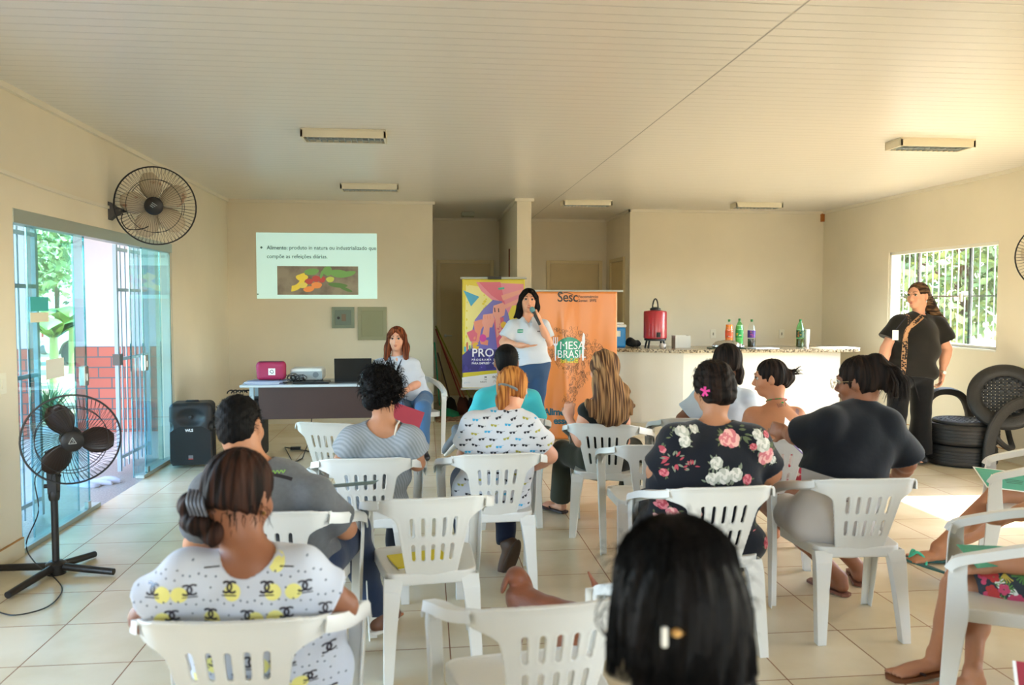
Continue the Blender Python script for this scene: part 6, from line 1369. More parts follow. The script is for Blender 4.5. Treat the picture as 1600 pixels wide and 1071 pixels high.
# ------------------------------------------------------------------ P7 floral dress
def build_P7():
    Y=3.50; h=Head(at(1113,607,3.62),(-.28,.93,-.18),(-.03,.08,1),.98)
    b=Body(h,at(1117,658,3.56),seat('P7',0,.02,.48),at(1052,688,Y),at(1180,688,Y),at(1028,738,3.58),at(1203,738,3.58),at(1060,760,3.85),at(1165,765,3.88),cw=.245,cd=.16,bw=.255,bd=.19,hw=.25,hd=.17,ar=1.3,lr=1.2,**seated_legs('P7'))
    b.hl=dict(d=(.4,.9,0),n=(0,0,-1)); b.hr=dict(d=(-.4,.9,0),n=(0,0,-1))
    p=Person('woman in a black floral dress with a pink butterfly clip in short dark curls',b,SK['tan'])
    dm_=cloth('dress_black','14161e'); p.shirt(dm_,'dress_bodice',g=.016,sl=.85,sg=.018,sflare=.012,neckr=.078,nback=.02,hem=.02,gb=.0,disp=fold(.0035,.8,3))
    vf0=p.last; st=Stamp(p); rt,dr=V3(1,0,0),V3(0,1,0); g=np.random.default_rng(8)
    FM=[mat('flower_cream','d8d4cc',rough=.9),mat('flower_pink','d0787e',rough=.9),mat('flower_rose','e6b0a8',rough=.9),mat('flower_red','b04450',rough=.9),mat('leaf_olive','5c6444',rough=.9),mat('leaf_sage','7f8672',rough=.9),mat('flower_shade','b4b4a8',rough=.9)]
    def rose(st,c,R_,a,b_):
        n=7
        for i in range(n):
            t_=2*PI*i/n+g.uniform(0,.3); cc=c+V3(math.cos(t_)*R_*.55,0,math.sin(t_)*R_*.5); st.blob(cc,rt,UP,dr,circ2(R_*.5,9,a0=t_),a if i%2 else b_,.0016+.0002*i)
        for i in range(5):
            t_=2*PI*i/5+.4; cc=c+V3(math.cos(t_)*R_*.25,0,math.sin(t_)*R_*.22); st.blob(cc,rt,UP,dr,circ2(R_*.3,8),b_ if i%2 else a,.0034+.0002*i)
        st.blob(c,rt,UP,dr,circ2(R_*.14,7),a,.005)
    def leafs(st,c,R_,n,mi):
        for i in range(n):
            t_=g.uniform(0,2*PI); cc=c+V3(math.cos(t_),0,math.sin(t_))*R_*g.uniform(.7,1.15); a=t_+g.uniform(-.7,.7); L=R_*g.uniform(.25,.45)
            st.blob(cc,V3(math.cos(a),0,math.sin(a)),V3(-math.sin(a),0,math.cos(a)),dr,[(-L,0),(-L*.4,L*.32),(L*.3,L*.3),(L,0),(L*.3,-L*.3),(-L*.4,-L*.32)],mi,.0013)
    def put(st,items,Y):
        for kind,px,py,r in items:
            c=at(px,py,Y); R_=r/1273*Y
            if kind=='pink': leafs(st,c,R_*1.2,7,4); rose(st,c,R_,1,2)
            elif kind=='cream': leafs(st,c,R_*1.2,6,5); rose(st,c,R_,0,6); leafs(st,c,R_*.5,3,5)
            elif kind=='red': leafs(st,c,R_*1.2,5,4); rose(st,c,R_,3,1)
            elif kind=='leaf': leafs(st,c,R_,14,4)
            elif kind=='spray': leafs(st,c,R_,9,3); leafs(st,c,R_,8,5)
    put(st,[('cream',1068,672,13),('red',1086,662,9),('cream',1090,672,8),('cream',1060,662,10),('cream',1070,690,10),('red',1048,673,7),('pink',1038,690,8),('red',1038,706,7),('spray',1055,722,14),('cream',1116,722,11),('cream',1126,742,13),('cream',1108,746,10),('cream',1146,740,12),('spray',1080,730,10),('red',1165,748,9),('red',1042,742,7),
        ('pink',1144,686,15),('pink',1133,688,10),('leaf',1160,672,18),('leaf',1140,660,14),('cream',1192,695,13),('pink',1199,714,16),('cream',1185,680,9),('red',1176,698,6),('leaf',1178,668,14),('red',1200,680,6),('cream',1214,722,7),('leaf',1210,700,10),('red',1155,655,5),('cream',1170,656,7)],3.42)
    st.done('dress_print',FM,p.root)
    p.part('dress_skirt',[ell(b.P+V3(0,.02,-.02),(.30,.22,.16),b.fr,k=.05),cone(b.HL,b.KL,.13,.10,k=.06),cone(b.HR,b.KR,.13,.10,k=.06),cone(b.P+V3(0,.1,-.05),b.P+V3(0,.3,-.06),.14,.12,k=.06),plane(b.P+V3(0,0,-.20),(0,0,-1))],*bbox_of([b.P,b.KL,b.KR],.32),.009,dm_,fold(.006,.7))
    LOW=[('red',1036,790,9),('pink',1049,800,9),('cream',1040,773,7),('pink',1080,798,9),('spray',1062,812,12),('red',1078,826,12),('cream',1060,838,9),('pink',1030,812,6),('red',1085,815,7),('cream',1195,780,9),('red',1178,835,9),('cream',1198,812,8),('leaf',1190,826,10),('leaf',1070,782,9)]
    st=Stamp(p); put(st,LOW,3.6); st.done('skirt_print',FM,p.root); st=Stamp(p,vf0); put(st,LOW,3.45); st.done('dress_lower_print',FM,p.root)
    q=backhair(h,low=-.085,thick=.008)+[h.ell((0,-.075,-.03),(.062,.045,.06),k=.03)]
    lo,hi=hb(h,(-.15,-.2,-.16)); p.hair(q,HM['dark'],lo,hi,.005,lambda P:.0035*np.sin(60*P[:,0]+3*np.sin(55*P[:,2]))*np.sin(70*P[:,2]+2*np.sin(40*P[:,0]))+.001*np.sin(160*P[:,0])); strands(p,tufts(h,420,-.10,.13,.097,.022,.007,31,.2),HM['dark'])
    m=MB(); c=at(1101,612,3.50)
    for a in (.2,1.6,2.6,4.2,5.2): m.sweep([Vector(c-p.O),Vector(c-p.O+V3(math.cos(a)*.022,-.006,math.sin(a)*.022))],[(-.004,-.003),(.004,-.003),(.004,.003),(-.004,.003)],up=(0,1,0),scales=[.8,1.3])
    obj('hair_clip',m,mat('clip_pink','d63f94',rough=.35),p.root)
build_P7()
# ------------------------------------------------------------------ P8 pale T-shirt
def build_P8():
    h=Head(at(1134,566,5.45),(-.5,.86,-.1),(0,0,1),1.0)
    b=Body(h,at(1136,604,5.42),seat('P8',.18,.0,.48),at(1093,622,5.4),at(1168,622,5.4),at(1066,655,5.45),at(1180,662,5.5),at(1085,680,5.7),at(1160,680,5.75),cw=.18,cd=.12,bw=.17,bd=.125,hw=.17,ar=1.05,**seated_legs('P8'))
    b.hl=dict(d=(.4,.9,0),n=(0,0,-1)); b.hr=dict(d=(-.4,.9,0),n=(0,0,-1))
    p=Person('woman in a pale blue-white T-shirt with dark hair tied low, behind the floral dress',b,SK['brown'],h=.009)
    p.shirt(cloth('tshirt_pale','b8c2ce'),'tshirt',h=.008,g=.015,sl=.7,sg=.025,sflare=.02,neckr=.068,hem=.1); p.trousers(cloth('trousers_black','15151a'),g=.012,h=.012)
    q=backhair(h,low=-.08,thick=.004)+[h.ell((.03,-.085,-.075),(.036,.034,.05),k=.02),h.ell((.03,-.08,-.125),(.024,.024,.04),k=.02)]
    lo,hi=hb(h,(-.14,-.17,-.2)); p.hair(q,HM['dark'],lo,hi,.006,hairdisp(.002,50,h.H))
build_P8()
# ------------------------------------------------------------------ P9 tattooed back
def build_P9():
    h=Head(at(1203,592,5.0),(-.93,.36,-.12),(.05,.0,1),1.0)
    b=Body(h,at(1213,634,4.97),seat('P9',.12,.0,.48),at(1174,648,4.93),at(1246,648,4.96),at(1163,700,5.0),at(1258,705,5.05),at(1180,715,5.25),at(1235,715,5.3),cw=.165,cd=.115,bw=.165,bd=.13,hw=.175,ar=1.1,**seated_legs('P9'))
    b.hl=dict(d=(.4,.9,0),n=(0,0,-1)); b.hr=dict(d=(-.4,.9,0),n=(0,0,-1)); b.KR=loc('P9',.22,.36,.5)
    p=Person('woman with a bare tattooed back, halter string and dark bun, face in profile',b,SK['mid'],h=.0065,face=True)
    q=[ell(b.P+V3(0,0,.1),(b.bw+.02,b.bd+.022,.17),b.fr,k=.04),ell(b.P+V3(0,.03,.2),(b.cw+.005,b.cd+.01,.1),b.fr,k=.04),plane(b.P+b.tu*.17-b.tf*.05,b.tu*.9-b.tf*.5),plane(b.P-b.tu*.07,-b.tu)]
    fm=cloth('top_red_floral','d8c8c4',col2='b83848',vscale=26,ramp=(.48,.54)); p.part('halter_top',q,*bbox_of([b.P,b.N],.25),.007,fm)
    p.trousers(fm,'shorts',g=.016,to=.6)
    st=Stamp(p,p.raw); c=at(1226,633,4.9); ink=mat('tattoo_ink','4a3f48',rough=.6)
    L=[[(0,0),(.004,.012),(.008,0),(.012,.012),(.016,0)],[(.02,0),(.02,.01),(.026,.006),(.028,0)],[(.04,-.002),(.05,.016),(.044,.004),(.056,.004)],[(.06,0),(.066,.014),(.07,0),(.074,.012),(.08,.0)],[(.084,0),(.09,.012),(.094,0)],[(.05,.02),(.055,.035),(.06,.022)]]
    for l in L: st.line(c+V3(-.06,0,-.01),V3(.98,0,.15),UP,V3(0,1,0),[(x*1.5,y*1.6) for x,y in l],.004,0)
    for i in range(9): t_=i*.7; st.blob(at(1250,634,4.9)+V3(.022*math.cos(t_),0,.045*math.sin(t_*1.3)),V3(1,0,0),UP,V3(0,1,0),circ2(.013,7),1,.0012+.0001*i)
    st.done('tattoo',[ink,mat('tattoo_faded','8a6866',rough=.6)],p.root)
    m=MB(); R_=.062
    m.tube([Vector(b.N+V3(0,0,.022)+V3(math.cos(a)*R_,math.sin(a)*R_-.0,.01-.02*math.sin(a))-p.O) for a in np.linspace(0,2*PI,25)[:-1]],.004,6,closed=True); obj('halter_string',m,mat('string_redgreen','3a7a3c',rough=.7,col2='b83040',vscale=40,ramp=(.45,.55)),p.root)
    m=MB(); c=b.N+V3(-.005,-.066,.02)-p.O; m.tube([Vector(c),Vector(c+V3(-.008,-.012,-.03)),Vector(c+V3(-.014,-.014,-.06))],.006,6); m.tube([Vector(c),Vector(c+V3(.02,-.006,.01))],.006,6); obj('string_bow',m,mat('string_green','2f8a4a',rough=.7),p.root)
    q=backhair(h,low=-.055)+[h.ell((0,-.115,-.0),(.042,.04,.045),k=.02),cone(h.p(0,-.12,.02),h.p(0,-.155,.045),.02,.008,k=.02),h.ell((0,-.09,-.04),(.04,.03,.03),k=.02)]
    lo,hi=hb(h,(-.14,-.2,-.14)); p.hair(q,HM['dark'],lo,hi,.005,hairdisp(.002,50,h.H))
    ss=[]
    for i in range(26): a=i*.37; ss.append([h.p(.01*math.cos(a),-.14,.02),h.p(.012*math.cos(a),-.165-.01*math.sin(a),.03+.02*math.sin(a*2)),h.p(.02*math.cos(a*2),-.185-.02*math.sin(a*1.3),.035+.03*math.sin(a*3))])
    strands(p,ss,HM['dark'],r=.002)
    m=MB(); m.tube([Vector(h.p(.02*math.cos(a),-.135+.0,.008+.02*math.sin(a))-p.O) for a in np.linspace(0,2*PI,13)[:-1]],.006,6,closed=True,up=h.f); obj('hair_tie',m,mat('tie_pink','d6407c',rough=.6),p.root)
build_P9()
# ------------------------------------------------------------------ P10 black T-shirt, white shorts
def build_P10():
    Y=3.62; h=Head(at(1341,598,3.72),(-.72,.68,-.15),(-.02,.0,1),1.0)
    b=Body(h,at(1349,632,3.68),seat('P10',-.055,.0,.47),at(1290,662,Y),at(1392,664,Y),at(1247,682,3.78),at(1416,724,3.66),at(1228,676,4.0),at(1400,750,3.9),cw=.20,cd=.135,bw=.185,bd=.15,hw=.20,hd=.155,ar=1.12,lr=1.05,**seated_legs('P10'))
    b.AL=at(1312,900,4.02); b.AL[2]=.085; b.AR=at(1345,888,4.12); b.AR[2]=.085; b.AL[:2]=on(1312,905,.08)[:2]; b.AR[:2]=on(1342,890,.08)[:2]; b.tl=(-.1,-.9,0); b.tl=(-.25,.9,0); b.tr2=V3(.35,.9,0); b.KL=V3(1.82,4.14,.46); b.KR=V3(1.98,4.16,.47)
    b.hl=dict(d=(-.35,.7,.1),n=(1,.2,-.3),curl=.9); b.hr=dict(d=(-.6,.8,0),n=(0,0,-1))
    p=Person('woman with ponytail and glasses in a black T-shirt and white shorts',b,SK['brown'],h=.007,face=True)
    p.shirt(cloth('tshirt_black','0f1118'),'tshirt',g=.016,sl=.86,sg=.03,sflare=.022,neckr=.06,hem=-.22,gb=.018,disp=fold(.0045,.75,2))
    sh=cloth('shorts_white','c2bcb8',var=.05); o=p.trousers(sh,'shorts',g=.012,to=.55,disp=fold(.004,.8,1),top=.25)
    st=Stamp(p); 
    for px,py in ((1297,780),(1416,778)): st.blob(at(px,py,3.6),V3(1,0,0),UP,V3(0,1,0),circ2(.009,9),0,.003)
    st.line(at(1302,779,3.6),V3(1,0,0),UP,V3(0,1,0),[(0,0),(.018,.012)],.004,0,.003)
    st.done('pocket_studs',[mat('stud_maroon','5a2030',rough=.5)],p.root)
    p.sandals(mat('sandal_brown','7a4a38',rough=.6),mat('strap_brown','5c3226',rough=.6))
    q=backhair(h,low=-.06,thick=.002)+[h.ell((0,-.09,.085),(.035,.035,.035),k=.02),cone(h.p(0,-.10,.095),h.p(.01,-.15,.02),.034,.038,k=.03),cone(h.p(.01,-.15,.02),h.p(.02,-.155,-.075),.038,.018,k=.03),cone(h.p(-.02,-.13,.04),h.p(-.04,-.13,-.05),.028,.012,k=.03)]
    lo,hi=hb(h,(-.14,-.24,-.16),(.14,.14,.19)); p.hair(q,HM['dark'],lo,hi,.005,hairdisp(.003,50,h.H))
    ss=[]; g=np.random.default_rng(5)
    for i in range(90): a,bb=g.normal(size=2)*.022; ss.append([h.p(a*.6,-.10,.10+bb*.3),h.p(a*1.2,-.16+bb*.5,.06),h.p(a*1.8,-.185+bb,-.01),h.p(a*2.2,-.165+bb*1.6,-.09+.02*g.normal())])
    strands(p,ss,HM['dark'],r=.0016)
    m=MB()
    for sx in (-1,1): m.tube([Vector(h.p(sx*.034+.026*math.cos(a),.112,.006+.022*math.sin(a))-p.O) for a in np.linspace(0,2*PI,17)[:-1]],.0018,5,closed=True,up=h.f); m.tube([Vector(h.p(sx*.06,.11,.012)-p.O),Vector(h.p(sx*.075,.05,.014)-p.O),Vector(h.p(sx*.08,-.005,.012)-p.O)],.0016,5)
    m.tube([Vector(h.p(-.01,.113,.01)-p.O),Vector(h.p(.01,.113,.01)-p.O)],.0016,5); gg=obj('glasses',m,mat('glasses_gold','c8b48a',rough=.3,metal=.8),p.root)
    M=Matrix((tuple(h.r)+(0,),tuple(h.f)+(0,),tuple(h.u)+(0,),(0,0,0,1))).transposed(); mm=MB()
    for sx in (-1,1): mm.poly([(.025*math.cos(a)+sx*.034,.021*math.sin(a)) for a in np.linspace(0,2*PI,15)[:-1]],.0008,Matrix.Translation(Vector(h.p(0,.112,.006)-p.O))@M@Matrix.Rotation(PI/2,4,'X'))
    obj('lenses',mm,glassmat('lens_glass',(.96,.98,1,1),.12),gg,smooth=False)
    r=thing('paper_sheet','white sheet with purple edge held by the woman in the black T-shirt','paper',tuple(at(1252,694,4.0))); M=Matrix.Rotation(.75,4,'Y')@Matrix.Rotation(-.9,4,'X'); obj('sheet',MB().box(-.13,.13,-.001,.001,-.06,.09,0,M),white,r,smooth=False); obj('coloured_edge',MB().box(-.13,.13,-.0015,.0015,-.07,-.06,0,M),mat('edge_purple','7a5a9c'),r,smooth=False)
build_P10()
# ------------------------------------------------------------------ P13 nearest head
def build_P13():
    h=Head(at(1052,948,1.14),(.02,.97,-.2),(0,.15,1),1.02)
    N=h.H+V3(.01,-.03,-.16); x,y,a=CH_['P13']
    P=V3(h.H[0],1.1,.5); b=Body(h,N,P,N+V3(-.17,-.0,-.06),N+V3(.17,0,-.06),N+V3(-.22,.02,-.32),N+V3(.22,.02,-.32),N+V3(-.15,.26,-.34),N+V3(.15,.26,-.34),KL=P+V3(-.12,.44,-.01),KR=P+V3(.12,.44,-.01),AL=P+V3(-.12,.42,-.415),AR=P+V3(.12,.42,-.415),tl=(0,1,0),tr_=(0,1,0))
    b.hl=dict(d=(.4,.9,0),n=(0,0,-1)); b.hr=dict(d=(-.4,.9,0),n=(0,0,-1))
    p=Person('person nearest the camera, only a head of long black hair with a small pearl clip',b,SK['brown'],h=.01); p.shirt(cloth('blouse_dark','2c2430'),'blouse',h=.01); p.trousers(cloth('trousers_black','15151a'),h=.012)
    q=[h.ell((0,-.018,.036),(.088,.104,.096),k=.02),h.ell((0,-.055,-.02),(.09,.07,.09),k=.04),h.ell((0,.115,-.035),(.09,.075,.105),k=.02,mode='-'),ell(N+V3(0,-.055,.0),(.105,.055,.12),k=.05),ell(N+V3(0,-.075,-.12),(.115,.045,.14),k=.05)]
    lo,hi=bbox_of([h.p(0,0,.14),N+V3(.14,-.14,-.26),N+V3(-.14,.1,0)],.04); p.hair(q,HM['black'],lo,hi,.005,hairdisp(.0022,80,h.H))
    g=np.random.default_rng(2); ss=[]
    for i in range(900):
        a=g.uniform(-1.9,1.9); P_=[]; w=g.uniform(.985,1.02)
        for k in range(10):
            v=k/9; th=.15+v*1.5; rr=math.sin(min(th,1.45)); x=.092*math.sin(a)*rr*w*(1+.25*max(0,v-.6)); y=-.10*math.cos(a)*rr*w-.018; z=.03+.102*math.cos(min(th,1.5))*w-.27*max(0,v-.55)
            if y>.05: y=.05
            P_.append(h.p(x+.004*math.sin(v*7+i),y-.012*math.sin(v*3),z))
        ss.append(P_)
    strands(p,ss,HM['black'],'hair_strands',.0007)
    strands(p,tufts(h,160,-.12,.13,.105,.035,.004,77,.3),HM['black'],r=.0005)
    ss=[[at(948,930,1.08),at(934,945,1.08),at(932,975,1.08),at(950,1000,1.08),at(958,1020,1.08)],[at(950,940,1.08),at(938,965,1.08),at(946,990,1.08),at(954,1010,1.08)],[at(1150,960,1.1),at(1165,985,1.1),at(1170,1010,1.1)]]
    strands(p,[[np.array(v) for v in smoothpath(s_,4)] for s_ in ss],HM['black'],'flyaway_locks',.0012)
    c=at(1050,992,1.015)-p.O; m=MB(); m.lathe([(.001,-.006),(.007,-.003),(.007,.003),(.001,.006)],seg=12,M=Matrix.Translation(Vector(c+V3(.006,0,.002)))); m.lathe([(.001,-.005),(.005,0),(.001,.005)],seg=10,M=Matrix.Translation(Vector(c+V3(.017,.002,.001)))); hc_=obj('hair_clip',m,mat('clip_amber','c89858',rough=.3),p.root)
    obj('clip_bar',MB().box(-.014,-.006,-.004,.004,-.016,.01,0,Matrix.Translation(Vector(c))),mat('clip_pearl','d8d4cc',rough=.3),hc_,smooth=False,bevel=.002)
    chair(h.H[0],1.05,0,'white plastic armchair of the person nearest the camera, below the frame')
build_P13()
# ------------------------------------------------------------------ P11 tropical shorts, right edge
def build_P11():
    h=Head(V3(2.86,2.84,1.08),(-.95,.3,0),UP,1.0); N=V3(2.86,2.85,.91)
    P=V3(2.46,2.86,.45)
    b=Body(h,N,P,at(1640,772,2.85)*0+V3(2.60,2.74,.90),V3(2.55,3.13,.90),V3(2.42,2.72,.66),V3(2.70,3.25,.64),at(1545,884,2.86),V3(2.45,3.22,.60),hw=.15,hd=.10,lr=.85,cw=.14,bw=.13,bd=.10,cd=.10,
      KL=at(1492,918,2.92),KR=at(1530,912,3.12),AL=on(1462,1022,.10),AR=on(1520,1052,.10),tl=(-.95,.05,-.12),tr_=(-.95,-.05,0))
    b.SL,b.SR=at(1668,800,2.72),V3(2.80,3.05,.82); b.EL=at(1640,880,2.76)
    b.hl=dict(d=(-.97,.1,-.1),n=(0,.2,-1),curl=.55,side=1); b.hr=dict(d=(-.9,.2,0),n=(0,0,-1))
    p=Person('person cut off by the right edge, yellow sleeve and tropical-print shorts',b,SK['tan'],h=.006)
    p.shirt(cloth('top_yellow','b9b552'),'yellow_top',g=.010,gb=-.005,sl=.45,sg=.018,sflare=.012,neckr=.066,hem=-.04)
    o=p.trousers(cloth('shorts_print_ground','3a4048',),'shorts',g=.026,to=.86,disp=fold(.004,.8,1))
    st=Stamp(p); g=np.random.default_rng(12); dr=V3(.35,.9,-.25); rt=V3(.93,-.37,0); up=np.cross(rt,dr)*-1; up=unit(V3(0,0,1)-dr*dr[2]/(dr@dr))
    for i in range(330):
        c=at(g.uniform(1498,1660),g.uniform(870,1040),2.9); k=i%6; s_=g.uniform(.008,.016)
        if k in (0,3):
            for j in range(5): t_=j*1.256+i; st.blob(c+rt*.012*math.cos(t_)+up*.012*math.sin(t_),rt,up,dr,circ2(.010,7),[0,1][k//3],.002+.0002*(i%5),1)
        else:
            a=g.uniform(0,6.28)
            for j in range(5): aa=a+(j-2)*.35; st.line(c,rt,up,dr,[(0,0),(.022*math.cos(aa),.022*math.sin(aa)),(.034*math.cos(aa+.1),.034*math.sin(aa+.1))],.005,[2,3,2,2,4,3][k],.0018)
    st.done('tropical_print',[mat('tr_pink','c44a6c',rough=.9),mat('tr_red','b83c3c',rough=.9),mat('tr_white','dfe4e0',rough=.9),mat('tr_green','5a8a4c',rough=.9),mat('tr_yellow','c8b04c',rough=.9)],p.root)
    p.sandals(mat('sandal_tan','7c4c2c',rough=.6),mat('strap_choc','3a2018',rough=.6))
    q=backhair(h); lo,hi=hb(h); p.hair(q,HM['dark'],lo,hi,.008)
    q=[at(1494,851,2.95),at(1572,854,2.98),at(1610,880,2.86),at(1527,888,2.80)]; O=sum(q)/4; m=MB(); m.add([v-O for v in q]+[v-O-V3(0,0,.0015) for v in q],[(0,1,2,3),(7,6,5,4),(0,4,5,1),(1,5,6,2),(2,6,7,3),(3,7,4,0)])
    obj('green_card',m,mat('card_green','2f9c82',rough=.5),smooth=False,loc=tuple(O),label='green card held in the hand above the tropical-print shorts',cat='card')
build_P11()
# ------------------------------------------------------------------ P12 crossed legs, green flip-flop
def build_P12():
    h=Head(V3(4.16,4.15,1.14),(-.95,.3,0),UP,1.0); N=V3(4.12,4.15,.97); P=V3(3.74,4.18,.50)
    b=Body(h,N,P,V3(4.10,3.95,.90),V3(4.06,4.35,.90),V3(4.0,3.92,.66),V3(4.0,4.38,.66),V3(3.78,4.0,.64),V3(3.78,4.33,.64),hw=.165,
      KL=at(1560,768,4.18)+V3(.0,0,-.02),KR=at(1548,812,4.36),AL=at(1466,856,4.12),AR=V3(3.02,4.42,.09),tl=unit(V3(-.97,-.1,-.02)),tr_=(-.9,.2,0),lr=1.0)
    b.hl=dict(d=(-.9,.1,-.2),n=(0,0,-1),side=1); b.hr=dict(d=(-.9,.2,0),n=(0,0,-1))
    p=Person('person at the right edge with crossed bare legs and a green flip-flop',b,SK['tan'],h=.006)
    p.shirt(cloth('top_orange','c8784c'),'top'); p.trousers(cloth('shorts_denim','3c5068'),'shorts',to=.5,g=.02)
    b2=p.b; strapm=mat('strap_mint','3fb89a',rough=.5); dk_=mat('sandal_teal','1c4a44',rough=.6)
    t=unit(b2.tl); n=V3(0,0,1); A=b2.AL; mm=MB(); q=[A+V3(-.20,0,-.055),A+V3(-.10,0,-.09),A+V3(.0,0,-.125),A+V3(.075,0,-.155)]
    mm.sweep([Vector(v-p.O) for v in q],[(-.042,-.007),(.042,-.007),(.042,.007),(-.042,.007)],scales=[.8,1,.85,.7]); o=obj('flip_flop',mm,dk_,p.root,smooth=False)
    mm=MB(); tp=A+V3(-.165,0,-.05)
    for sy in (-1,1): mm.tube([Vector(v-p.O) for v in np_path([tp,tp+V3(.03,sy*.02,.035),tp+V3(.065,sy*.038,.0),tp+V3(.07,sy*.04,-.03)],4)],.008,6)
    obj('strap',mm,strapm,o)
    p.sandals(dk_,strapm,which=(1,))
    q=backhair(h); lo,hi=hb(h); p.hair(q,HM['dark'],lo,hi,.008)
    r=thing('green_card','green card with white edge lying on the crossed knee at the right edge','card',tuple(at(1575,757,4.08)+V3(0,0,.02)),-.25); M=Matrix.Rotation(.38,4,'X')@Matrix.Rotation(.12,4,'Y')
    obj('card_sheet',MB().box(-.15,.2,-.10,.10,0,.002,0,M),white,r,smooth=False); obj('card_face',MB().box(-.142,.2,-.092,.092,.002,.003,0,M),mat('card_green','2f9c82'),r,smooth=False); obj('printed_lines',boxes(*[(-.02,.05+.01*i,-.02+i*.014,-.014+i*.014,.0032,.0036) for i in range(3)]).__class__().add([M@Vector(v) for b_ in [(-.02,.06+.01*i,-.03+i*.016,-.024+i*.016) for i in range(3)] for v in ((b_[0],b_[2],.0036),(b_[1],b_[2],.0036),(b_[1],b_[3],.0036),(b_[0],b_[3],.0036))],[(0,1,2,3),(4,5,6,7),(8,9,10,11)]),mat('ink_green','14584c'),r,smooth=False)
build_P12()
# ------------------------------------------------------------------ P14 presenter
def build_P14():
    Y=8.0; h=Head(at(826,470,Y),(-.08,-1,-.02),(.03,0,1),1.0)
    b=Body(h,at(824,497,Y+.03),at(832,572,Y),at(851,508,Y),at(799,508,Y),at(858,536,Y-.02),at(786,535,Y-.02),at(842,499,Y-.17),at(812,540,Y-.23),cw=.15,cd=.10,bw=.135,bd=.10,hw=.165,hd=.115,ar=.9,lr=.98,
       KL=at(838,640,Y)*V3(1,1,0)+V3(0,-.02,.49),KR=at(822,640,Y)*V3(1,1,0)+V3(-.02,.0,.49),AL=V3(0,0,0),AR=V3(0,0,0),tl=(.2,-1,0),tr_=(-.2,-1,0))
    # facing the camera: her left is the image's right
    b.AL=V3(b.KL[0]+.02,Y+.03,.085); b.AR=V3(b.KR[0]-.02,Y+.0,.085)
    b.hl=dict(d=(-.35,-.15,.9),n=(-.7,.1,-.2),curl=1.15,side=-1); b.hr=dict(d=(.95,-.25,-.05),n=(0,0,1),curl=.15,side=-1,thumb=.7)
    p=Person('standing woman in white polo and jeans speaking into a microphone before the banners',b,SK['fair'],h=.0055,mouth=True,face=True)
    pw=cloth('polo_white','c0c5d0'); p.shirt(pw,'polo_shirt',g=.016,sl=.72,sg=.022,sflare=.016,neckr=.050,hem=-.02,vneck=.10,gb=.012)
    st=Stamp(p); dr=V3(0,1,0); rt=V3(1,0,0); c=at(811.5,517,Y)
    st.blob(c,rt,UP,dr,[(-.028,-.018),(0,-.02),(.026,-.014),(.028,.016),(0,.018),(-.026,.014)],0); 
    for i in range(4): st.line(c,rt,UP,dr,[(-.02+.012*i,-.008),(-.016+.012*i,.008),(-.012+.012*i,-.006)],.003,1,.003)
    st.line(at(840,517.5,Y),rt,UP,dr,[(-.016,0),(.02,0)],.008,2)
    st.done('polo_emblems',[mat('emblem_green','2c8a6c',rough=.8),mat('emblem_white','dfe8e4',rough=.8),mat('emblem_dark','33343c',rough=.8)],p.root)
    m=MB()
    for sx in (-1,1): m.sweep([Vector(b.N+V3(0,.045,.02)-p.O),Vector(b.N+V3(sx*.05,.02,.025)-p.O),Vector(b.N+V3(sx*.055,-.04,.0)-p.O),Vector(b.N+V3(sx*.02,-.105,-.045)-p.O)],[(-.012,-.002),(.016,-.004),(.016,.002),(-.012,.004)])
    obj('collar',m,pw,p.root)
    p.trousers(cloth('jeans_blue','2f4868',bump=.5,bscale=120),'jeans',g=.010,gk=.006,flare=.012); p.shoes(mat('shoe_white','d8d8d8',rough=.5))
    q=[h.ell((0,-.018,.034),(.085,.100,.092),k=.02),h.ell((0,-.05,-.03),(.082,.05,.07),k=.03)]
    for sx,L in ((-1,1),(1,1)):
        q+=[cone(h.p(sx*.072,.0,.03),h.p(sx*.085,-.02,-.08),.026,.03,k=.03)]
    q+=[cone(h.p(.08,-.02,-.06),h.p(.085,.01,-.19),.035,.02,k=.03),cone(h.p(-.08,-.02,-.06),h.p(-.075,-.02,-.16),.03,.015,k=.03),ell(h.p(.03,-.06,-.09),(.08,.04,.08),h.fr,k=.03),cone(h.p(.10,-.0,-.12),h.p(.135,.0,-.17),.025,.01,k=.03)]
    q+=[h.ell((0,.105,-.02),(.064,.085,.105),k=.012,mode='-')]+[cone(h.p(sx*.02,.078,.095),h.p(sx*.07,.06,.03),.012,.012,k=.02) for sx in (-1,1)]
    lo,hi=hb(h,(-.2,-.16,-.25),(.2,.16,.17)); p.hair(q,HM['black'],lo,hi,.005,hairdisp(.0015,50,h.H))
    for sx in (-1,1): m=MB(); m.lathe([(.001,-.01),(.007,0),(.001,.01)],seg=8,M=Matrix.Translation(Vector(h.p(sx*.082,.0,-.045)-p.O))); obj('earring',m,mat('earring_silver','c8ccd0',rough=.3,metal=1),p.root)
    # microphone, held
    a=at(831.5,483.5,Y-.22); z=at(843.5,507.5,Y-.25); d=unit(z-a)
    r=thing('microphone','black hand-held microphone in the hand of the presenter','microphone',tuple(a)); M=Matrix.Identity(4)
    m=MB(); m.tube([Vector(d*.03),Vector(d*.06),Vector(d*.17)],.017,14,scales=[1.15,1,.8]); obj('handle',m,black,r)
    m=MB(); q_=Vector(d).to_track_quat('Z','Y').to_matrix().to_4x4(); m.lathe([(.004,-.026),(.018,-.02),(.026,-.004),(.026,.008),(.021,.03)],seg=18,M=q_); obj('grille_head',m,mat('mic_grille','5f8c92',rough=.4,metal=.6,bump=1,bscale=300),r)
build_P14()
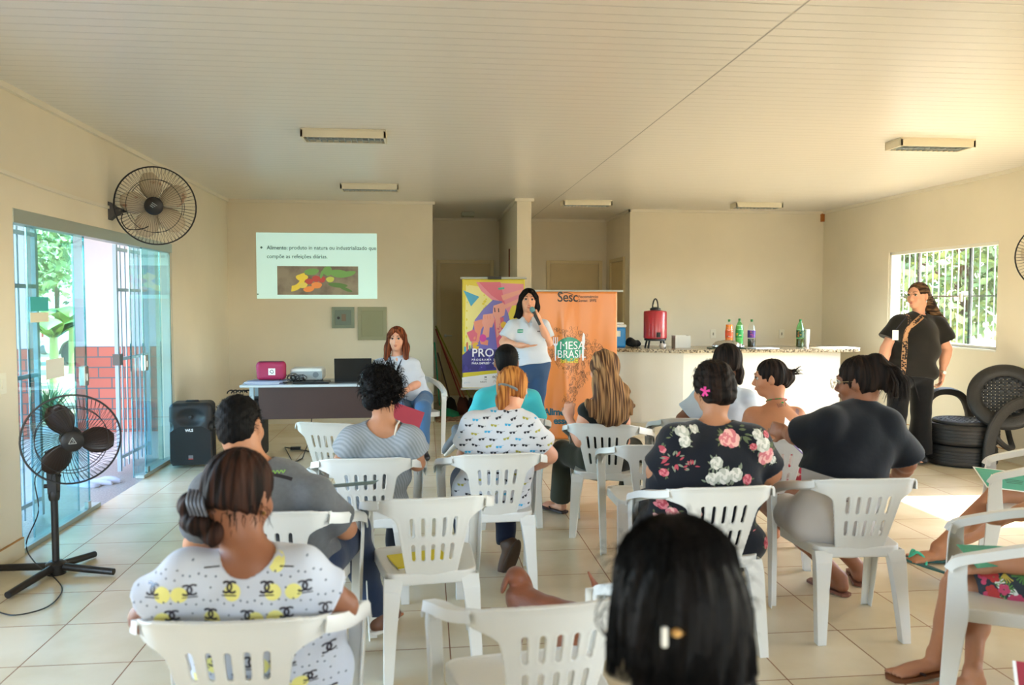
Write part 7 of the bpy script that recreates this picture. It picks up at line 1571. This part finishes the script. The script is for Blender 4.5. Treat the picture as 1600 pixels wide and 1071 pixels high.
# ------------------------------------------------------------------ P15 seated helper at the desk
def build_P15():
    Y=8.30; h=Head(at(620,530,Y),(-.12,-1,-.08),(0,0,1),1.02)
    x,y,a=CH_['P15']; N=at(619,558,Y+.05); P=V3(x-.0,y+.02,.50)
    b=Body(h,N,P,at(647,570,Y+.03),at(590,570,Y+.03),at(655,598,Y+.0),at(583,600,Y),at(634,611,Y-.23),at(612,612,Y-.25),cw=.17,cd=.12,bw=.165,bd=.14,hw=.18,ar=1.05,
      KL=V3(x+.10,y-.43,.50),KR=V3(x-.16,y-.42,.50),AL=V3(x+.10,y-.40,.085),AR=V3(x-.14,y-.36,.085),tl=(.1,-1,0),tr_=(-.1,-1,0))
    b.hl=dict(d=(-.7,-.6,-.1),n=(0,0,-1)); b.hr=dict(d=(.7,-.6,-.1),n=(0,0,-1))
    p=Person('seated woman with long auburn hair, white polo and lanyard by the desk',b,SK['fair'],h=.0065,face=True)
    pw=MATS['polo_white']; p.shirt(pw,'polo_shirt',g=.016,sl=.75,sg=.02,sflare=.014,neckr=.052,hem=.06,vneck=.10)
    st=Stamp(p); st.line(at(629.5,580,Y),V3(1,0,0),UP,V3(0,1,0),[(-.018,0),(.018,.0)],.008,0); st.done('polo_emblem',[MATS['emblem_dark']],p.root)
    p.trousers(cloth('jeans_mid','4a6c92',bump=.5,bscale=120),'jeans',g=.014); p.shoes(mat('shoe_black','17171a'))
    m=MB(); 
    for sx in (-1,1): m.sweep([Vector(v-p.O) for v in np_path([N+V3(0,.06,.04),N+V3(sx*.06,.02,.035),N+V3(sx*.055,-.085,-.02),N+V3(sx*.02,-.15,-.12),N+V3(0,-.165,-.2)],4)],[(-.007,-.001),(.007,-.001),(.007,.001),(-.007,.001)])
    obj('lanyard',m,mat('lanyard_navy','1c2238',rough=.7),p.root)
    q=[h.ell((0,-.018,.034),(.088,.102,.093),k=.02),h.ell((0,-.05,-.03),(.088,.05,.07),k=.03)]
    for sx in (-1,1): q+=[cone(h.p(sx*.078,.0,.03),h.p(sx*.088,-.0,-.10),.024,.032,k=.03),cone(h.p(sx*.09,.0,-.08),h.p(sx*.10+.01,.03,-.22),.036,.024,k=.03)]
    q+=[h.ell((0,.11,-.02),(.06,.085,.105),k=.012,mode='-')]+[cone(h.p(sx*.01,.076,.10),h.p(sx*.07,.06,.03),.012,.012,k=.02) for sx in (-1,1)]
    lo,hi=hb(h,(-.2,-.16,-.28),(.2,.16,.17)); p.hair(q,HM['auburn'],lo,hi,.005,hairdisp(.002,50,h.H))
build_P15()
# ------------------------------------------------------------------ P16 standing woman in black
def build_P16():
    Y=7.22; h=Head(at(1434,463,Y),(-.90,-.42,-.04),(.02,0,1),1.06)
    b=Body(h,at(1435,492,Y+.03),at(1421,580,Y+.02),at(1467,506,Y+.02),at(1402,504,Y-.02),at(1479,546,Y+.03),at(1384,545,Y),at(1472,582,Y-.02),at(1378,578,Y-.06),cw=.205,cd=.15,bw=.215,bd=.17,hw=.235,hd=.17,ar=1.2,lr=1.3,
       KL=V3(0,0,0),KR=V3(0,0,0),AL=V3(0,0,0),AR=V3(0,0,0),tl=(-.3,-1,0),tr_=(-.9,-.5,0))
    kx=at(1440,645,Y)[0]; b.KL=V3(kx,Y,.50); b.AL=V3(at(1440,705,Y)[0],Y+.04,.10); b.KR=V3(at(1398,640,Y)[0],Y-.05,.50); b.AR=V3(at(1393,700,Y-.1)[0],Y-.08,.10)
    b.hl=dict(d=(-.15,-.12,-1),n=(-.9,.2,.1),curl=.5,side=1); b.hr=dict(d=(-.05,-.1,-1),n=(.9,.2,0),curl=.4,side=-1)
    p=Person('standing woman in black blouse and black flared trousers by the barred window',b,SK['fair'],h=.006,face=True)
    bk=cloth('blouse_black','1b1815',bump=.15); p.shirt(bk,'blouse',g=.02,sl=.62,sg=.035,sflare=.03,neckr=.062,hem=.055,gb=.02,vneck=.06,disp=fold(.005,.6,1))
    st=Stamp(p); dr=V3(.25,.95,0); rt=V3(.95,-.25,0)
    def trim(pxs,wd,mi=0): 
        pts=[]; c=at(*pxs[0],Y)
        for q_ in np_path([at(a,b_,Y) for a,b_ in pxs],5): pts.append(((np.array(q_)-c)@rt,(np.array(q_)-c)@UP))
        for i in range(len(pts)-1): st.line(c,rt,UP,dr,pts[i:i+2],wd,mi,.004)
        for i in range(len(pts)-1):
            for k in range(5): u=random.random(); q_=(pts[i][0]*(1-u)+pts[i+1][0]*u+random.uniform(-wd,wd)*.4,pts[i][1]*(1-u)+pts[i+1][1]*u); st.blob(c,rt,UP,dr,circ2(random.uniform(.006,.010),6,q_[0],q_[1]),1,.0056,1)
    trim([(1452,484),(1440,492),(1425,502),(1411,515),(1406,535),(1404,560),(1401,587)],.042); trim([(1413,485),(1416,497),(1414,508)],.03)
    st.done('leopard_trim',[mat('leopard_tan','b88a62',rough=.8),mat('leopard_spot','2a1c16',rough=.8)],p.root)
    m=MB(); c=at(1399,524,Y-.24)-p.O; m.box(-.026,.026,-.002,.002,-.045,.045,0,Matrix.Translation(Vector(c))@Matrix.Rotation(-.25,4,'Z')); obj('name_badge',m,white,p.root,smooth=False)
    m=MB(); m.sweep([Vector(at(1421,490,Y-.1)-p.O),Vector(at(1408,505,Y-.21)-p.O),Vector(c+V3(0,0,.045))],[(-.004,-.001),(.004,-.001),(.004,.001),(-.004,.001)]); obj('lanyard',m,MATS['lanyard_navy'],p.root)
    p.trousers(cloth('trousers_flare','0e0e11'),'trousers',g=.012,flare=.06,gk=.004,disp=fold(.004,.6))
    p.shoes(mat('shoe_black','17171a'))
    q=[h.ell((0,-.018,.034),(.084,.102,.092),k=.02),h.ell((0,-.06,-.03),(.078,.05,.07),k=.03),h.ell((0,.118,-.015),(.09,.082,.125),k=.02,mode='-'),h.ell((-.085,.035,-.03),(.03,.055,.06),k=.01,mode='-'),
       cone(at(1448,468,Y+.03),at(1458,487,Y+.04),.06,.05,k=.04),cone(at(1458,487,Y+.04),at(1477,502,Y+.07),.045,.022,k=.03),cone(at(1452,480,Y+.05),at(1470,510,Y+.13),.045,.03,k=.03)]
    lo,hi=bbox_of([h.p(0,0,.14),h.p(0,.1,0),at(1485,515,Y+.1),at(1430,500,Y)],.08); p.hair(q,HM['ombre'],lo,hi,.0055,hairdisp(.0012,40,h.H))
    W=b.WL-p.O; m=MB(); d=unit(b.WL-b.EL); e1=unit(np.cross(d,V3(0,1,0))); e2=np.cross(d,e1)
    m.tube([Vector(W+.033*(e1*math.cos(a)+e2*math.sin(a))) for a in np.linspace(0,2*PI,21)[:-1]],.006,6,closed=True,up=d); wt_=obj('wristwatch',m,mat('watch_gold','b8a888',rough=.3,metal=.8),p.root)
    m=MB(); m.lathe([(.017,0),(.017,.006),(.012,.008)],seg=16,M=Matrix.Translation(Vector(W+V3(0,-.035,0)))@Matrix.Rotation(PI/2,4,'X')); obj('watch_face',m,mat('watch_white','e8e6e0',rough=.3),wt_)
    m=MB(); m.lathe([(.001,-.012),(.007,0),(.001,.012)],seg=8,M=Matrix.Translation(Vector(h.p(-.082,.0,-.045)-p.O))); obj('earring',m,MATS['earring_silver'],p.root)
build_P16()
# ------------------------------------------------------------------ P18 bottom right corner
def build_P18():
    P=V3(2.14,1.74,.5); x=on(1592,1062,.53); N=V3(2.24,1.70,1.0); h=Head(V3(2.22,1.72,1.17),(-.8,.6,0),UP,1.0)
    b=Body(h,N,P,V3(1.98,1.72,.93),V3(2.2,2.05,.93),V3(1.9,1.72,.68),V3(2.16,2.15,.68),V3(1.75,1.9,.62),V3(1.95,2.2,.62),KL=V3(1.70,1.87,.47),KR=V3(1.88,2.10,.47),AL=V3(1.72,1.89,.085),AR=V3(1.90,2.12,.085),tl=(-.7,.6,0),tr_=(-.7,.6,0))
    b.SL,b.SR=V3(2.10,1.56,.93),V3(2.36,1.86,.93); b.EL,b.ER,b.WL,b.WR=V3(2.02,1.56,.68),V3(2.28,1.99,.68),V3(1.87,1.74,.62),V3(2.07,2.04,.62); b.hl=dict(d=(-.8,.5,0),n=(0,0,-1)); b.hr=dict(d=(-.8,.5,0),n=(0,0,-1))
    p=Person('person in dark jeans cut off by the bottom right corner',b,SK['tan'],h=.01); p.shirt(cloth('blouse_dark','2c2430'),'blouse',h=.01); p.trousers(MATS['jeans_dark'],'jeans',g=.014,h=.01)
    q=backhair(h); lo,hi=hb(h); p.hair(q,HM['dark'],lo,hi,.01); p.shoes(mat('shoe_black','17171a'))
    chair(2.20,1.71,55,'white plastic armchair of the person cut off by the bottom right corner')
    r=thing('red_folder','red folder with white edge in the bottom right corner','folder',tuple(at(1590,1062,2.0)),-.5); M=Matrix.Rotation(.75,4,'X'); obj('folder_cover',MB().box(-.0,.2,-.14,.05,0,.004,0,M),mat('folder_red','a03444'),r,smooth=False); obj('folder_edge',MB().box(-.008,.0,-.14,.05,0,.004,0,M),white,r,smooth=False)
build_P18()
# ------------------------------------------------------------------ folder on the empty chair, dog
x,y,a=CH_['E']; r=thing('yellow_folder','bright yellow folder lying on the seat of the empty chair','folder',(x-.03,y-.02,.428),.3); obj('folder_cover',boxes((-.12,.12,-.08,.1,0,.008)),mat('folder_yellow','e2cf1c',rough=.5),r,smooth=False,bevel=.002); obj('folder_pages',boxes((-.115,.115,-.078,.098,-.004,0.)),white,r,smooth=False)
r=obj('flyer',MB().box(-.1,.1,-.001,.001,-.05,.05,0,Matrix.Rotation(1.2,4,'X')),mat('flyer_grey','7c9490',rough=.5),smooth=False,loc=tuple(at(553,757,3.62)),rot=(0,0,.3),label='folded grey-green flyer in the hand of the man in the grey T-shirt',cat='flyer')
def build_dog():
    O=V3(.52,3.22,0); S=at(822,938,3.30); S[2]=.34; R_=at(888,945,3.16); R_[2]=.335; hd_=at(808,905,3.36); fwd=unit(hd_*V3(1,1,0)-R_*V3(1,1,0)); sd_=np.cross(fwd,UP)
    S=V3(S[0],3.30,.275); Rm=V3(R_[0]+.03,3.12,.27); hd_=at(807,903,3.36)
    f=unit((S-Rm)*V3(1,1,0)); s_=np.cross(f,UP)
    F2=unit(V3(-.15,1,0)); s2=np.cross(F2,UP)
    q=[ell(S,(.058,.09,.075),frame(f,UP),k=.04),ell((S+Rm)/2+V3(0,0,.005),(.052,.14,.062),frame(f,UP),k=.04),ell(Rm,(.056,.08,.068),frame(f,UP),k=.04),
       cone(S+f*.04+V3(0,0,.03),hd_-V3(0,0,.03)-f*.03,.05,.036,k=.03),ell(hd_+V3(0,0,.005),(.045,.052,.042),frame(F2,UP),k=.02),cone(hd_+F2*.04-V3(0,0,.01),hd_+F2*.12-V3(0,0,.035),.03,.019,k=.025)]
    for sx in (-1,1):
        q+=[cone(S+s_*sx*.05-V3(0,0,.04),S+s_*sx*.055+f*.01-V3(0,0,.17),.036,.022,k=.03),cone(S+s_*sx*.055+f*.01-V3(0,0,.17),V3(0,0,.03)+(S+s_*sx*.055+f*.02)*V3(1,1,0),.02,.016,k=.015),ell((S+s_*sx*.055+f*.04)*V3(1,1,0)+V3(0,0,.02),(.022,.034,.02),frame(f,UP),k=.01)]
        k_=Rm+s_*sx*.055+f*.03-V3(0,0,.12); hk=Rm+s_*sx*.058-f*.06-V3(0,0,.20); q+=[cone(Rm+s_*sx*.045-V3(0,0,.02),k_,.052,.032,k=.03),cone(k_,hk,.03,.017,k=.015),cone(hk,(hk+f*.01)*V3(1,1,0)+V3(0,0,.03),.017,.015,k=.012),ell((hk+f*.035)*V3(1,1,0)+V3(0,0,.02),(.021,.034,.02),frame(f,UP),k=.01)]
    t0=Rm-f*.09+V3(0,0,.03); t1=at(930,915,3.08); t2=at(919,894,3.07); q+=[cone(t0,t1,.02,.012,k=.03),cone(t1,t2,.012,.005,k=.01)]
    for sx in (-1,1): q+=[ell(hd_+s2*sx*.054-V3(0,0,.022)-F2*.008,(.010,.026,.042),frame(F2,UP-s2*sx*.35),k=.008)]
    lo,hi=bbox_of([S,Rm,hd_,t1,t2,hd_+f*.1,O],.15); lo[2]=-.01; v,fc=snet(q,lo,hi,.006)
    O=V3((S[0]+Rm[0])/2,(S[1]+Rm[1])/2,0); r=thing('dog','short-haired reddish-brown dog standing between the chairs','dog',tuple(O))
    obj('body',npmesh('body',v-O,fc),mat('dog_coat','7a3f1e',rough=.5,var=.2,vscale=9,bump=.4,bscale=200,sheen=.2),r,smooth=False)
    m=MB(); m.lathe([(.001,-.01),(.011,0),(.001,.01)],seg=10,M=Matrix.Translation(Vector(hd_+F2*.138-V3(0,0,.032)-O))); obj('nose',m,black,r)
    for sx in (-1,1): m=MB(); m.lathe([(.001,-.007),(.007,0),(.001,.007)],seg=8,M=Matrix.Translation(Vector(hd_+F2*.052+s2*sx*.03+V3(0,0,.01)-O))); obj('eye',m,black,r)
build_dog()
